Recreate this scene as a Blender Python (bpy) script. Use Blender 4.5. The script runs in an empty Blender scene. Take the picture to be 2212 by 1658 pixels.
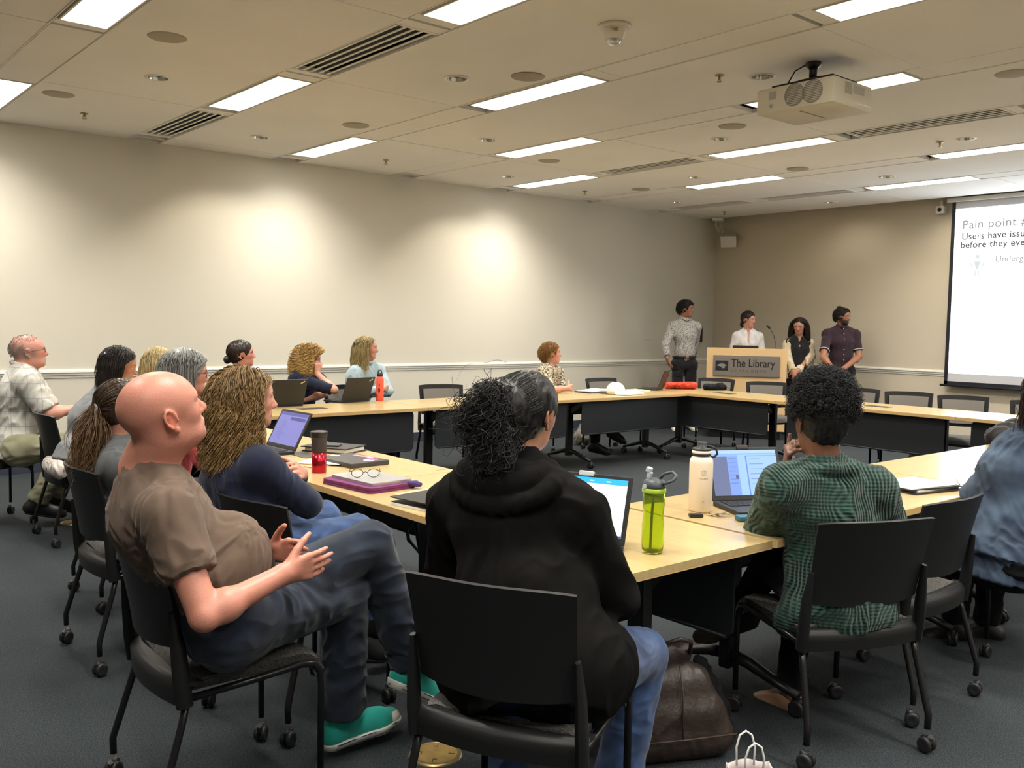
import bpy, bmesh, math, random
import numpy as np
from mathutils import Vector, Matrix
PI = math.pi
random.seed(7)
# ------------------------------------------------------------------ camera, world, exposure
# world: wall_left is the plane y=0, wall_right the plane x=0, the floor z=0, metres
IMW, IMH = 2212, 1658
CAM = np.array([-12.2531, -9.4260, 1.475]); CYAW, CPITCH, CROLL, CF = 0.8688, -0.0657, 0.0184, 1994.95
fw = np.array([math.cos(CPITCH)*math.cos(CYAW), math.cos(CPITCH)*math.sin(CYAW), math.sin(CPITCH)])
_r = np.array([math.sin(CYAW), -math.cos(CYAW), 0.0]); _u = np.cross(_r, fw)
rt = math.cos(CROLL)*_r + math.sin(CROLL)*_u
up = -math.sin(CROLL)*_r + math.cos(CROLL)*_u
scene = bpy.context.scene
cd = bpy.data.cameras.new('camera'); cam = bpy.data.objects.new('camera', cd); scene.collection.objects.link(cam)
cd.sensor_fit = 'HORIZONTAL'; cd.sensor_width = 36.0; cd.lens = CF/IMW*36.0; cd.clip_start = 0.05; cd.clip_end = 60
M = Matrix(((rt[0], up[0], -fw[0], CAM[0]), (rt[1], up[1], -fw[1], CAM[1]), (rt[2], up[2], -fw[2], CAM[2]), (0, 0, 0, 1)))
cam.matrix_world = M
scene.camera = cam
scene.view_settings.view_transform = 'Standard'; scene.view_settings.look = 'None'
scene.view_settings.gamma = 1.0; scene.view_settings.use_curve_mapping = False
scene.view_settings.exposure = 0.40
w = bpy.data.worlds.new('world'); scene.world = w; w.use_nodes = True
w.node_tree.nodes['Background'].inputs[0].default_value = (0.9, 0.86, 0.78, 1)
w.node_tree.nodes['Background'].inputs[1].default_value = 0.16
cy = scene.cycles
cy.max_bounces = 6; cy.diffuse_bounces = 4; cy.glossy_bounces = 3; cy.transmission_bounces = 6; cy.transparent_max_bounces = 6
cy.caustics_reflective = False; cy.caustics_refractive = False
cy.sample_clamp_indirect = 4.0
cy.use_denoising = True
CH = 3.193            # ceiling height
PX, PY = 1.503, 1.524  # ceiling module
def P(px, py, t):
    "point seen at pixel (px,py) of the photograph at depth t metres"
    return CAM + t*(fw + rt*(px-1106)/CF - up*(py-829)/CF)
LIGHT_WARM = (1.0, 0.90, 0.70)
WASH_W, LENS_E, SCREEN_E, TROFFER_W = 30.0, 6.0, 2.6, 31.5
def area(name, loc, size, power, col, rot=(0, 0, 0)):
    l = bpy.data.lights.new(name, 'AREA'); l.shape = 'RECTANGLE'; l.size, l.size_y = size; l.energy = power; l.color = col
    o = bpy.data.objects.new(name, l); o.location = loc; o.rotation_euler = rot; scene.collection.objects.link(o); return o
def spot(name, loc, power, col, ang, blend, target, rad=0.05):
    l = bpy.data.lights.new(name, 'SPOT'); l.energy = power; l.color = col; l.spot_size = ang; l.spot_blend = blend; l.shadow_soft_size = rad
    o = bpy.data.objects.new(name, l); o.location = loc
    o.rotation_euler = (Vector(target)-Vector(loc)).to_track_quat('-Z', 'Y').to_euler(); scene.collection.objects.link(o); return o
# wall-washing lamps in recessed cans along wall_left; along wall_right some hang without a can
for wx in (-11.43, -8.36, -5.29):
    spot('wash_lamp', (wx, -1.03, CH-0.04), WASH_W, (1.0, 0.92, 0.72), math.radians(108), 0.5, (wx+0.20, -1.03+1.06, CH-0.04-2.85), 0.03)
for (wx, wy, wk) in ((-0.77, -2.50, .25), (-0.77, -4.09, .8), (-0.77, -7.1, .8)):
    spot('wash_lamp', (wx, wy, CH-0.04), WASH_W*wk, (1.0, 0.90, 0.70), math.radians(125), 0.8, (0.45, wy, 0.3), 0.06)
# ------------------------------------------------------------------ materials
MATS = {}
def _lin(c):
    return tuple((x/12.92 if x <= 0.04045 else ((x+0.055)/1.055)**2.4) for x in c)
def S(r, g, b): return _lin((r/255., g/255., b/255.))
def mat(name, col, rough=0.6, metal=0.0, spec=0.5, coat=0.0, emit=None, es=0.0, alpha=1.0, trans=0.0, ior=1.45,
        bump=0.0, bscale=200.0, var=0.0, vscale=8.0, sheen=0.0, stretch=(1, 1, 1), subsurf=0.0):
    if name in MATS: return MATS[name]
    m = bpy.data.materials.new(name); m.use_nodes = True; nt = m.node_tree; b = nt.nodes['Principled BSDF']
    b.inputs['Base Color'].default_value = (*col, 1); b.inputs['Roughness'].default_value = rough; b.inputs['Metallic'].default_value = metal
    b.inputs['Specular IOR Level'].default_value = spec; b.inputs['Coat Weight'].default_value = coat; b.inputs['IOR'].default_value = ior
    b.inputs['Transmission Weight'].default_value = trans; b.inputs['Alpha'].default_value = alpha; b.inputs['Sheen Weight'].default_value = sheen
    if emit: b.inputs['Emission Color'].default_value = (*emit, 1); b.inputs['Emission Strength'].default_value = es
    tc = mp = None
    if bump or var:
        tc = nt.nodes.new('ShaderNodeTexCoord'); mp = nt.nodes.new('ShaderNodeMapping'); mp.inputs['Scale'].default_value = stretch
        nt.links.new(tc.outputs['Object'], mp.inputs['Vector'])
    if bump:
        n = nt.nodes.new('ShaderNodeTexNoise'); n.inputs['Scale'].default_value = bscale; n.inputs['Detail'].default_value = 3
        bp = nt.nodes.new('ShaderNodeBump'); bp.inputs['Strength'].default_value = bump; bp.inputs['Distance'].default_value = 0.01
        nt.links.new(mp.outputs[0], n.inputs['Vector']); nt.links.new(n.outputs[0], bp.inputs['Height']); nt.links.new(bp.outputs[0], b.inputs['Normal'])
    if var:
        n = nt.nodes.new('ShaderNodeTexNoise'); n.inputs['Scale'].default_value = vscale; n.inputs['Detail'].default_value = 5
        r = nt.nodes.new('ShaderNodeValToRGB'); r.color_ramp.elements[0].position = 0.3; r.color_ramp.elements[1].position = 0.7
        r.color_ramp.elements[0].color = (*[c*(1-var) for c in col], 1); r.color_ramp.elements[1].color = (*[min(1, c*(1+var)) for c in col], 1)
        nt.links.new(mp.outputs[0], n.inputs['Vector']); nt.links.new(n.outputs[0], r.inputs[0]); nt.links.new(r.outputs[0], b.inputs['Base Color'])
    MATS[name] = m; return m
def node_mat(name):
    m = bpy.data.materials.new(name); m.use_nodes = True; MATS[name] = m
    nt = m.node_tree; b = nt.nodes['Principled BSDF']
    def N(t, **k):
        n = nt.nodes.new(t)
        for a, v in k.items():
            if a.startswith('i_'):
                key = a[2:].replace('_', ' ')
                n.inputs[int(key) if key.isdigit() else key].default_value = v
            else: setattr(n, a, v)
        return n
    def Lk(a, bb): nt.links.new(a, bb)
    return m, nt, b, N, Lk
# ------------------------------------------------------------------ mesh helpers
def link(name, me, m=None, parent=None, smooth=False):
    o = bpy.data.objects.new(name, me); scene.collection.objects.link(o)
    if m is not None:
        for mm in (m if isinstance(m, (list, tuple)) else [m]): me.materials.append(mm)
    if parent is not None: o.parent = parent
    if smooth:
        me.polygons.foreach_set('use_smooth', [True]*len(me.polygons))
    return o
def obj(name, bm, m=None, parent=None, smooth=False, angle=None):
    me = bpy.data.meshes.new(name); bm.normal_update(); bm.to_mesh(me); bm.free()
    o = link(name, me, m, parent, smooth or angle is not None)
    if angle is not None: me.set_sharp_from_angle(angle=math.radians(angle))
    return o
def tag(o, label, cat=None, group=None, kind=None):
    if label: o['label'] = label
    if cat: o['category'] = cat
    if group: o['group'] = group
    if kind: o['kind'] = kind
    return o
def empty(name, loc, rz=0.0, label=None, cat=None, group=None):
    o = bpy.data.objects.new(name, None); o.empty_display_size = 0.1; scene.collection.objects.link(o)
    o.location = loc; o.rotation_euler = (0, 0, rz); tag(o, label, cat, group); return o
def copy_tree(o, parent=None):
    c = o.copy(); scene.collection.objects.link(c)
    if parent is not None: c.parent = parent
    for ch in list(o.children): copy_tree(ch, c)
    return c
def bx(bm, c, s, rot=None, bev=0.0, mi=0):
    r = bmesh.ops.create_cube(bm, size=1.0); vs = r['verts']
    bmesh.ops.scale(bm, vec=s, verts=vs)
    fs = list({f for v in vs for f in v.link_faces})
    if bev > 0:
        es = list({e for v in vs for e in v.link_edges})
        rr = bmesh.ops.bevel(bm, geom=es, offset=bev, segments=2, affect='EDGES', profile=0.6)
        fs = rr['faces']; vs = list({v for f in fs for v in f.verts})
        fs = list({f for v in vs for f in v.link_faces}); vs = list({v for f in fs for v in f.verts})
    if rot is not None: bmesh.ops.rotate(bm, cent=(0, 0, 0), matrix=rot, verts=vs)
    bmesh.ops.translate(bm, vec=c, verts=vs)
    for f in fs: f.material_index = mi
    return vs
def RZ(a): return Matrix.Rotation(a, 3, 'Z')
def RY(a): return Matrix.Rotation(a, 3, 'Y')
def RX(a): return Matrix.Rotation(a, 3, 'X')
def tube(bm, pts, r, seg=8, cap=True, closed=False, mi=0, flat=None):
    "sweep a circle along pts; r float or list; flat=(vec, factor) squeezes the section along vec"
    pts = [Vector(p) for p in pts]; n = len(pts); rs = r if isinstance(r, (list, tuple)) else [r]*n
    rings = []; prev = None
    for i, p in enumerate(pts):
        if closed: t = (pts[(i+1) % n]-pts[i-1])
        else: t = pts[min(i+1, n-1)]-pts[max(i-1, 0)]
        t.normalize()
        if prev is None:
            a = Vector((0, 0, 1)) if abs(t.z) < 0.9 else Vector((1, 0, 0)); nn = t.cross(a).normalized()
        else: nn = (prev - t*prev.dot(t)).normalized()
        prev = nn; b = t.cross(nn); ring = []
        for k in range(seg):
            a = 2*PI*k/seg; q = (nn*math.cos(a)+b*math.sin(a))*rs[i]
            if flat: v = Vector(flat[0]); q = q - v*q.dot(v)*(1-flat[1])
            ring.append(bm.verts.new(p+q))
        rings.append(ring)
    m = n if closed else n-1
    for i in range(m):
        A, B = rings[i], rings[(i+1) % n]
        for k in range(seg):
            f = bm.faces.new((A[k], A[(k+1) % seg], B[(k+1) % seg], B[k])); f.smooth = True; f.material_index = mi
    if cap and not closed:
        f = bm.faces.new(rings[0][::-1]); f.material_index = mi
        f = bm.faces.new(rings[-1]); f.material_index = mi
def lathe(bm, prof, c=(0, 0, 0), seg=24, mi=0, M3=None, cap=True):
    c = Vector(c); rings = []
    for (r, z) in prof:
        ring = []
        for k in range(seg):
            a = 2*PI*k/seg; v = Vector((r*math.cos(a), r*math.sin(a), z))
            if M3 is not None: v = M3 @ v
            ring.append(bm.verts.new(c+v))
        rings.append(ring)
    for A, B in zip(rings, rings[1:]):
        for k in range(seg):
            f = bm.faces.new((A[k], A[(k+1) % seg], B[(k+1) % seg], B[k])); f.smooth = True; f.material_index = mi
    if cap:
        if prof[0][0] > 1e-5: bm.faces.new(rings[0][::-1]).material_index = mi
        if prof[-1][0] > 1e-5: bm.faces.new(rings[-1]).material_index = mi
def prism(bm, pts, z0, z1, mi=0, M4=None):
    "extrude a polygon given as (x,y) from z0 to z1"
    f3 = lambda x, y, z: (M4 @ Vector((x, y, z))) if M4 is not None else Vector((x, y, z))
    a = [bm.verts.new(f3(x, y, z0)) for x, y in pts]; b = [bm.verts.new(f3(x, y, z1)) for x, y in pts]; n = len(pts)
    bm.faces.new(a[::-1]).material_index = mi; bm.faces.new(b).material_index = mi
    for i in range(n): bm.faces.new((a[i], a[(i+1) % n], b[(i+1) % n], b[i])).material_index = mi
def rrect(w, h, r, n=4, cx=0, cy_=0):
    out = []
    for (sx, sy, a0) in ((1, 1, 0), (-1, 1, 90), (-1, -1, 180), (1, -1, 270)):
        for i in range(n+1):
            a = math.radians(a0+90*i/n); out.append((cx+sx*(w/2-r)+r*math.cos(a), cy_+sy*(h/2-r)+r*math.sin(a)))
    return out
def text_mesh(s, size, ext=0.001, font_off=0.0, spacing=1.0):
    cu = bpy.data.curves.new('txt', 'FONT'); cu.body = s; cu.size = size; cu.extrude = ext; cu.offset = font_off; cu.space_character = spacing
    o = bpy.data.objects.new('txt', cu); scene.collection.objects.link(o)
    bpy.context.view_layer.update()
    me = bpy.data.meshes.new_from_object(o.evaluated_get(bpy.context.evaluated_depsgraph_get()))
    bpy.data.objects.remove(o); return me
# ------------------------------------------------------------------ room shell
def wall_paint(name, col):
    return mat(name, col, rough=0.55, spec=0.35, bump=0.08, bscale=350)
M_wall = wall_paint('painted_wall', (0.67, 0.635, 0.55)); M_wall_shade = wall_paint('painted_wall_shade', (0.66, 0.59, 0.47))  # end wall: same paint, with its dimmer light put into the darker beige
M_rail = mat('rail_paint', (0.78, 0.76, 0.68), rough=0.35)
M_base = mat('baseboard_vinyl', (0.035, 0.04, 0.065), rough=0.5)
M_tile = mat('ceiling_tile', (0.885, 0.86, 0.82), rough=0.95, spec=0.1, bump=0.15, bscale=500, var=0.03, vscale=1.2)
M_tgrid = mat('ceiling_gap', (0.045, 0.035, 0.025), rough=0.9)
M_slot = mat('ceiling_slot_dark', (0.02, 0.018, 0.015), rough=0.8)
M_white = mat('white_enamel', (0.80, 0.77, 0.70), rough=0.4)
m, nt, b, N, Lk = node_mat('carpet')
tc = N('ShaderNodeTexCoord'); n1 = N('ShaderNodeTexNoise', i_Scale=300.0, i_Detail=2.0); n2 = N('ShaderNodeTexNoise', i_Scale=1.6, i_Detail=3.0)
n3 = N('ShaderNodeTexNoise', i_Scale=110.0, i_Detail=3.0)
r1 = N('ShaderNodeValToRGB'); r1.color_ramp.elements[0].position = 0.34; r1.color_ramp.elements[1].position = 0.72
r1.color_ramp.elements[0].color = (0.010, 0.013, 0.016, 1); r1.color_ramp.elements[1].color = (0.112, 0.131, 0.146, 1)
mx = N('ShaderNodeMix', data_type='RGBA', blend_type='MULTIPLY'); mx.inputs[0].default_value = 0.35
mx3 = N('ShaderNodeMix', data_type='RGBA', blend_type='MULTIPLY'); mx3.inputs[0].default_value = 0.6
for n in (n1, n2, n3): Lk(tc.outputs['Object'], n.inputs['Vector'])
Lk(n1.outputs[0], r1.inputs[0]); Lk(r1.outputs[0], mx.inputs[6]); Lk(n2.outputs[0], mx.inputs[7])
Lk(mx.outputs[2], mx3.inputs[6]); Lk(n3.outputs[0], mx3.inputs[7]); Lk(mx3.outputs[2], b.inputs['Base Color'])
b.inputs['Roughness'].default_value = 0.95; b.inputs['Specular IOR Level'].default_value = 0.15
bpn = N('ShaderNodeBump', i_Strength=0.6, i_Distance=0.006); Lk(n1.outputs[0], bpn.inputs['Height']); Lk(bpn.outputs[0], b.inputs['Normal'])
M_carpet = m
XB, YB = -16.0, -13.5
def struct(name, bm, m, parent=None, **k):
    o = obj(name, bm, m, parent, **k)
    if parent is None: o['kind'] = 'structure'
    return o
bm = bmesh.new(); bx(bm, (XB/2, YB/2, -0.05), (-XB+0.4, -YB+0.4, 0.1)); struct('floor', bm, M_carpet)
bm = bmesh.new(); bx(bm, (XB/2, 0.06, 1.65), (-XB+0.24, 0.12, 3.5)); struct('wall_left', bm, M_wall)
bm = bmesh.new(); bx(bm, (0.06, YB/2, 1.65), (0.12, -YB, 3.5)); struct('wall_right', bm, M_wall_shade)
bm = bmesh.new(); bx(bm, (XB-0.06, YB/2, 1.65), (0.12, -YB, 3.5)); struct('wall_back', bm, M_wall)
bm = bmesh.new(); bx(bm, (XB/2, YB-0.06, 1.65), (-XB+0.24, 0.12, 3.5)); struct('wall_near', bm, M_wall)
def rail_bm(L, along):
    bm = bmesh.new()
    prof = [(0, .040), (-.012, .040), (-.016, .030), (-.026, .024), (-.028, .010), (-.018, .004), (-.018, -.014), (-.010, -.020), (-.008, -.040), (0, -.044)]
    A = []
    for s in (0.0, -L):
        A.append([bm.verts.new((s, d, z) if along == 'x' else (d, s, z)) for d, z in prof])
    n = len(prof)
    for i in range(n): bm.faces.new((A[0][i], A[0][(i+1) % n], A[1][(i+1) % n], A[1][i]))
    bm.faces.new(A[0][::-1]); bm.faces.new(A[1]); bmesh.ops.recalc_face_normals(bm, faces=bm.faces); return bm
o = struct('trim_1', rail_bm(-XB, 'x'), M_rail); o.location = (0, 0, 0.92)
o = struct('trim_2', rail_bm(-YB, 'y'), M_rail); o.location = (0, 0, 0.92)
bm = bmesh.new(); bx(bm, (XB/2, -0.008, 0.055), (-XB, 0.016, 0.11), bev=0.003); struct('baseboard_left', bm, M_base)
bm = bmesh.new(); bx(bm, (-0.008, YB/2, 0.055), (0.016, -YB, 0.11), bev=0.003); struct('baseboard_right', bm, M_base)
# ceiling: big tiles between narrow service strips, every tile a slab with a dark gap round it
A0, SW, Y0 = -9.256, 0.297, -0.321
def strip_x(i): return A0+i*PX, A0+i*PX+SW
def joint_y(j): return Y0-j*PY
LIGHTS = {(i, k) for i in range(-4, 6) for k in range(0, 8) if (i+k) % 2 == 1} - {(5, 0)}
DIFF = {(0, 0), (0, 2), (3, 1), (3, 3), (5, 0), (5, 1), (-2, 3), (1, 5)}
SLOTS = {}  # (i,k) -> end gaps
bm = bmesh.new(); rnd = random.Random(3); g = 0.004
def slab(x0, x1, y0, y1, dz=0.0):
    if x1-x0 < 0.02 or y0-y1 < 0.02: return
    bx(bm, ((x0+x1)/2, (y0+y1)/2, CH+0.015+dz), (x1-x0-g, y0-y1-g, 0.03))
ys = [0.0]+[joint_y(j) for j in range(0, 9)]+[YB]
for i in range(-5, 7):
    xa = strip_x(i)[1]; xb = min(strip_x(i+1)[0], 0.0)
    if xa >= 0: continue
    xa = max(xa, XB)
    for j in range(len(ys)-1):
        slab(xa, xb, ys[j], ys[j+1], rnd.uniform(-0.002, 0.0035))
GAPE = 0.13
for i in range(-5, 6):
    x0, x1 = strip_x(i)
    slab(x0, x1, 0.0, -0.035, 0.001)
    for k in range(-1, 9):
        ya = joint_y(k) if k >= 0 else -0.20; yb = joint_y(k+1) if k < 8 else YB
        if k < 0:
            if i % 2: slab(x0, x1, ya, yb)
            else: slab(x0, x1, -0.20, -0.225)
            continue
        if (i, k) in LIGHTS or (i, k) in DIFF:
            if rnd.random() < 0.6: slab(x0, x1, ya-0.03, ya-GAPE+0.005, 0.002)
            slab(x0, x1, yb+GAPE-0.005, yb, 0.002)
        else: slab(x0, x1, ya, yb, rnd.uniform(0, 0.003))
c = struct('ceiling', bm, M_tile)
CANPOS = [(-9.85, -2.57), (-8.36, -1.05), (-8.28, -4.06), (-6.75, -2.50), (-5.23, -0.98), (-2.16, -0.98), (-3.70, -2.52), (-5.28, -4.07), (-6.80, -5.58), (-2.27, -4.09), (-3.78, -5.62), (-0.77, -2.50), (-0.77, -5.6), (-11.43, -1.03)]
bmc = bmesh.new()
for (x_, y_) in CANPOS: lathe(bmc, [(0.074, CH-0.05), (0.074, CH+0.08)], (x_, y_, 0), 28)
bmesh.ops.recalc_face_normals(bmc, faces=bmc.faces)
cut = obj('hole_cutter', bmc, M_tile); md = c.modifiers.new('holes', 'BOOLEAN'); md.object = cut; md.operation = 'DIFFERENCE'; md.solver = 'EXACT'
bpy.context.view_layer.update(); _me = bpy.data.meshes.new_from_object(c.evaluated_get(bpy.context.evaluated_depsgraph_get()))
c.modifiers.clear(); c.data = _me; bpy.data.objects.remove(cut)
bm = bmesh.new(); bx(bm, (XB/2, YB/2, CH+0.16), (-XB+0.24, -YB+0.24, 0.04)); bx(bm, (XB/2, YB/2, CH+0.035), (0.001, 0.001, 0.001)); 
struct('ceiling_backing', bm, M_slot, c)
# thin dark T-bars under the tile gaps
bm = bmesh.new()
for i in range(-5, 6):
    for xx in strip_x(i):
        if xx < 0: bx(bm, (xx, YB/2, CH+0.031), (0.012, -YB, 0.004))
for j in range(0, 9):
    for i in range(-5, 6):
        xa = strip_x(i)[1]; xb = min(strip_x(i+1)[0], 0.0)
        if xa < 0: bx(bm, ((xa+xb)/2, joint_y(j), CH+0.031), (xb-xa, 0.012, 0.004))
struct('ceiling_grid', bm, M_tgrid, c)
bm = bmesh.new()   # lath of pale paint framing the strips
for i in range(-5, 6):
    for s, xx in zip((-1, 1), strip_x(i)):
        if xx < -0.05: bx(bm, (xx+s*0.010, YB/2, CH-0.001), (0.007, -YB, 0.004))
struct('ceiling_bead', bm, M_tile, c)
# ------------------------------------------------------------------ ceiling fixtures
M_lens = mat('fluorescent_lens', (0.9, 0.9, 0.85), rough=0.4, emit=(1.0, 0.955, 0.87), es=LENS_E)
M_louver = mat('louver_blade', (0.75, 0.73, 0.68), rough=0.25, metal=0.6)
M_chrome = mat('chrome_reflector', (0.80, 0.76, 0.68), rough=0.16, metal=1.0)
M_grille = mat('speaker_grille', (0.42, 0.37, 0.29), rough=0.8)
PLACE = {}
def light_fixture():
    root = empty('ceiling_light', (0, 0, 0), 0, 'x', 'ceiling light', 'fluorescent troffers in the ceiling strips')
    bm = bmesh.new(); L = PY-2*GAPE; W = SW-0.02
    for s in (-1, 1):
        bx(bm, (s*(W/2-0.006), 0, CH+0.02), (0.012, L, 0.05)); bx(bm, (0, s*(L/2-0.006), CH+0.02), (W, 0.012, 0.05))
    bx(bm, (0, 0, CH+0.055), (W, L, 0.01))
    obj('frame', bm, M_white, root)
    bm = bmesh.new(); bx(bm, (0, 0, CH+0.030), (W-0.03, L-0.03, 0.006)); obj('lens', bm, M_lens, root)
    l = bpy.data.lights.new('tube_lamp', 'AREA'); l.shape = 'RECTANGLE'; l.size, l.size_y = W-0.03, L-0.03; l.energy = TROFFER_W; l.color = (1.0, 0.95, 0.85); l.spread = math.radians(132)
    lo = bpy.data.objects.new('tube_lamp', l); scene.collection.objects.link(lo); lo.parent = root; lo.location = (0, 0, CH+0.0265)
    return root
def louver_for(root):
    bm = bmesh.new(); L = PY-2*GAPE; W = SW-0.05
    for q in range(-7, 8): bx(bm, (0, q*L/15.5, CH+0.014), (W, 0.004, 0.024))
    for s in (-1, 0, 1): bx(bm, (s*W/3.2, 0, CH+0.014), (0.004, L-0.04, 0.024))
    obj('louver', bm, M_louver, root)
def near_of(xy):
    return xy
LLAB = {(-1, 2): 'long bright ceiling light cut off by the top edge at the upper left', (-1, 0): 'bright ceiling light cut off by the left edge of the view',
 (0, 3): 'bright ceiling light at the top, beyond the big slotted vent', (0, 1): 'bright ceiling light between the two slotted vents of the left strip',
 (1, 0): 'ceiling light closest to the long pale wall, left of the middle', (1, 2): 'ceiling light with dim louvered lens left of the projector', (1, 4): 'ceiling light at the top, above the projector',
 (2, 1): 'bright ceiling light below the dim louvered one', (2, 3): 'ceiling light with blades, half hidden behind the projector',
 (3, 0): 'small bright ceiling light nearest the long wall, above the short-haired woman', (3, 2): 'louvered ceiling light right below the projector',
 (4, 1): 'narrow bright ceiling light above the microphone corner', (4, 3): 'bright ceiling light running off the right edge below the thin vent', (5, 2): 'bright ceiling light just in front of the projection screen'}
proto = light_fixture(); first = True
for (i, k) in sorted(LIGHTS, key=lambda t: (t not in LLAB, t)):
    x0, x1 = strip_x(i); loc = ((x0+x1)/2, (joint_y(k)+joint_y(k+1))/2, 0)
    if x0 < XB+0.3 or loc[1] < YB+0.8: continue
    if (i, k) not in LLAB and loc[0] < -13.6: continue
    o = proto if first else copy_tree(proto); first = False; o.location = loc
    o['label'] = LLAB.get((i, k), 'fluorescent ceiling light beyond the frame, over the near part of the room')
    if (i, k) in ((1, 2), (2, 3), (3, 2)): louver_for(o)
def diffuser():
    root = empty('air_vent', (0, 0, 0), 0, 'x', 'ceiling vent', 'slotted air vents in the ceiling strips')
    L = PY-2*GAPE+0.06; W = SW-0.015
    bm = bmesh.new(); bx(bm, (0, 0, CH+0.05), (W, L, 0.01)); obj('plenum', bm, M_slot, root)
    bm = bmesh.new()
    for s in range(5): bx(bm, (-W/2+0.012+s*(W-0.024)/4*0.92, 0, CH+0.004), (0.019, L, 0.004))
    for s in (-1, 1): bx(bm, (0, s*(L/2-0.01), CH+0.004), (W, 0.02, 0.012))
    obj('slats', bm, M_tile, root); return root
dp = diffuser(); first = True
DLAB = {(0, 0): 'slotted air vent touching the long pale wall', (0, 2): 'large slotted air vent at the top, biggest of them all', (3, 1): 'slotted air vent between two lights above the short-haired woman', (3, 3): 'thin slotted air vent at the right, beside the projector',
 (5, 0): 'dark slotted air vent above the corner of the room', (5, 1): 'dark slotted air vent in front of the lit strip near the screen'}
for key in sorted(DIFF, key=lambda t: t not in DLAB):
    i, k = key; x0, x1 = strip_x(i); o = dp if first else copy_tree(dp); first = False
    o.location = ((x0+x1)/2, (joint_y(k)+joint_y(k+1))/2, 0); o['label'] = DLAB.get(key, 'slotted ceiling air vent beyond the frame, over the near part of the room')
def can():
    root = empty('downlight', (0, 0, 0), 0, 'x', 'downlight', 'recessed round downlights')
    bm = bmesh.new(); lathe(bm, [(0.070, -0.004), (0.088, -0.004), (0.090, 0.0), (0.088, 0.004), (0.070, 0.004), (0.070, -0.004)], (0, 0, CH), 28, cap=False); obj('trim_ring', bm, M_white, root)
    bm = bmesh.new(); prof = [(0.070, 0.0), (0.066, 0.02), (0.055, 0.055), (0.03, 0.075), (0.0001, 0.078)]
    seg = 28
    lathe(bm, prof, (0, 0, CH-0.003), seg, cap=False); obj('reflector', bm, M_chrome, root); return root
# the can sits in a shallow cup standing proud of the tile by millimetres so that no hole is needed
def disc_cut(bmh, x, y, r): pass
CANS = {(-9.85, -2.57): 'chrome downlight above the grey-haired woman, second row from the long wall', (-8.36, -1.05): 'chrome downlight nearest the long wall at the left', (-8.28, -4.06): 'chrome downlight left of the first round speaker grille',
 (-6.75, -2.50): 'chrome downlight between the bright lights in the middle of the ceiling', (-5.23, -0.98): 'chrome downlight over the second lit patch of the long wall', (-2.16, -0.98): 'small chrome downlight nearest the room corner, by the long wall', (-3.70, -2.52): 'small chrome downlight in front of the far slotted vent',
 (-5.28, -4.07): 'chrome downlight under the projector beside a round grille', (-6.80, -5.58): 'large chrome downlight touching the projector', (-2.27, -4.09): 'small chrome downlight above the tall afro hair',
 (-3.78, -5.62): 'chrome downlight at the right below the thin vent', (-0.77, -2.50): 'faint chrome downlight nearest the end wall', (-0.77, -5.6): 'chrome downlight over the projection screen', (-11.43, -1.03): 'chrome downlight out of view at the left of the long wall',}
cp = can(); first = True
for (x, y), lab in CANS.items():
    o = cp if first else copy_tree(cp); first = False; o.location = (x, y, 0); o['label'] = lab
GR = {(-10.15, -3.59): 'large round ceiling speaker grille at the upper left', (-10.25, -1.51): 'round ceiling speaker grille near the left edge, by the long wall', (-7.98, -2.17): 'round ceiling speaker grille left of the middle downlight', (-7.95, -4.45): 'round ceiling speaker grille right of a chrome downlight',
      (-5.60, -2.10): 'round ceiling speaker grille below the bright middle light', (-5.64, -4.47): 'round ceiling speaker grille just left under the projector', (-3.41, -1.42): 'small faint ceiling speaker grille near the far lights', (-3.40, -3.67): 'round ceiling speaker grille right of the far downlights', (-5.69, -6.77): 'round ceiling speaker grille at the right edge beside the projector'}
bm = bmesh.new(); lathe(bm, [(0.0001, -0.006), (0.10, -0.006), (0.112, -0.004), (0.118, 0.0)], (0, 0, CH), 36, cap=False)
g0 = obj('speaker_grille', bm, M_grille); first = True
for (x, y), lab in GR.items():
    o = g0 if first else g0.copy()
    if not first: scene.collection.objects.link(o)
    first = False; o.location = (x, y, 0); tag(o, lab, 'ceiling speaker', 'round speaker grilles in the ceiling')
M_brass = mat('brass', (0.45, 0.34, 0.17), rough=0.35, metal=0.8)
def sprinkler():
    bm = bmesh.new()
    lathe(bm, [(0.0001, -0.001), (0.033, -0.001), (0.030, -0.007), (0.014, -0.012), (0.010, -0.012), (0.008, -0.03), (0.003, -0.032)], (0, 0, CH), 16, cap=False)
    for s in (-1, 1): tube(bm, [(s*0.008, 0, CH-0.02), (s*0.014, 0, CH-0.032), (s*0.004, 0, CH-0.044)], 0.002, 6)
    lathe(bm, [(0.0001, -0.044), (0.020, -0.044), (0.020, -0.047), (0.0001, -0.047)], (0, 0, CH), 14, cap=False)
    return obj('sprinkler_head', bm, M_brass)
SPR = {(-9.90, -0.93): 'fire sprinkler head above the white-shirted man', (-6.85, -0.88): 'fire sprinkler head on the middle of the long wall side', (-3.77, -0.78): 'tiny fire sprinkler head near the far small lights', (-7.04, -5.40): 'brass fire sprinkler head left of the projector',
       (-3.80, -5.40): 'fire sprinkler head beside the downlight at the right', (-0.88, -0.81): 'fire sprinkler head in the corner of the room'}
s0 = sprinkler(); first = True
for (x, y), lab in SPR.items():
    o = s0 if first else s0.copy()
    if not first: scene.collection.objects.link(o)
    first = False; o.location = (x, y, 0); tag(o, lab, 'sprinkler', 'fire sprinklers in the ceiling')
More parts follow.
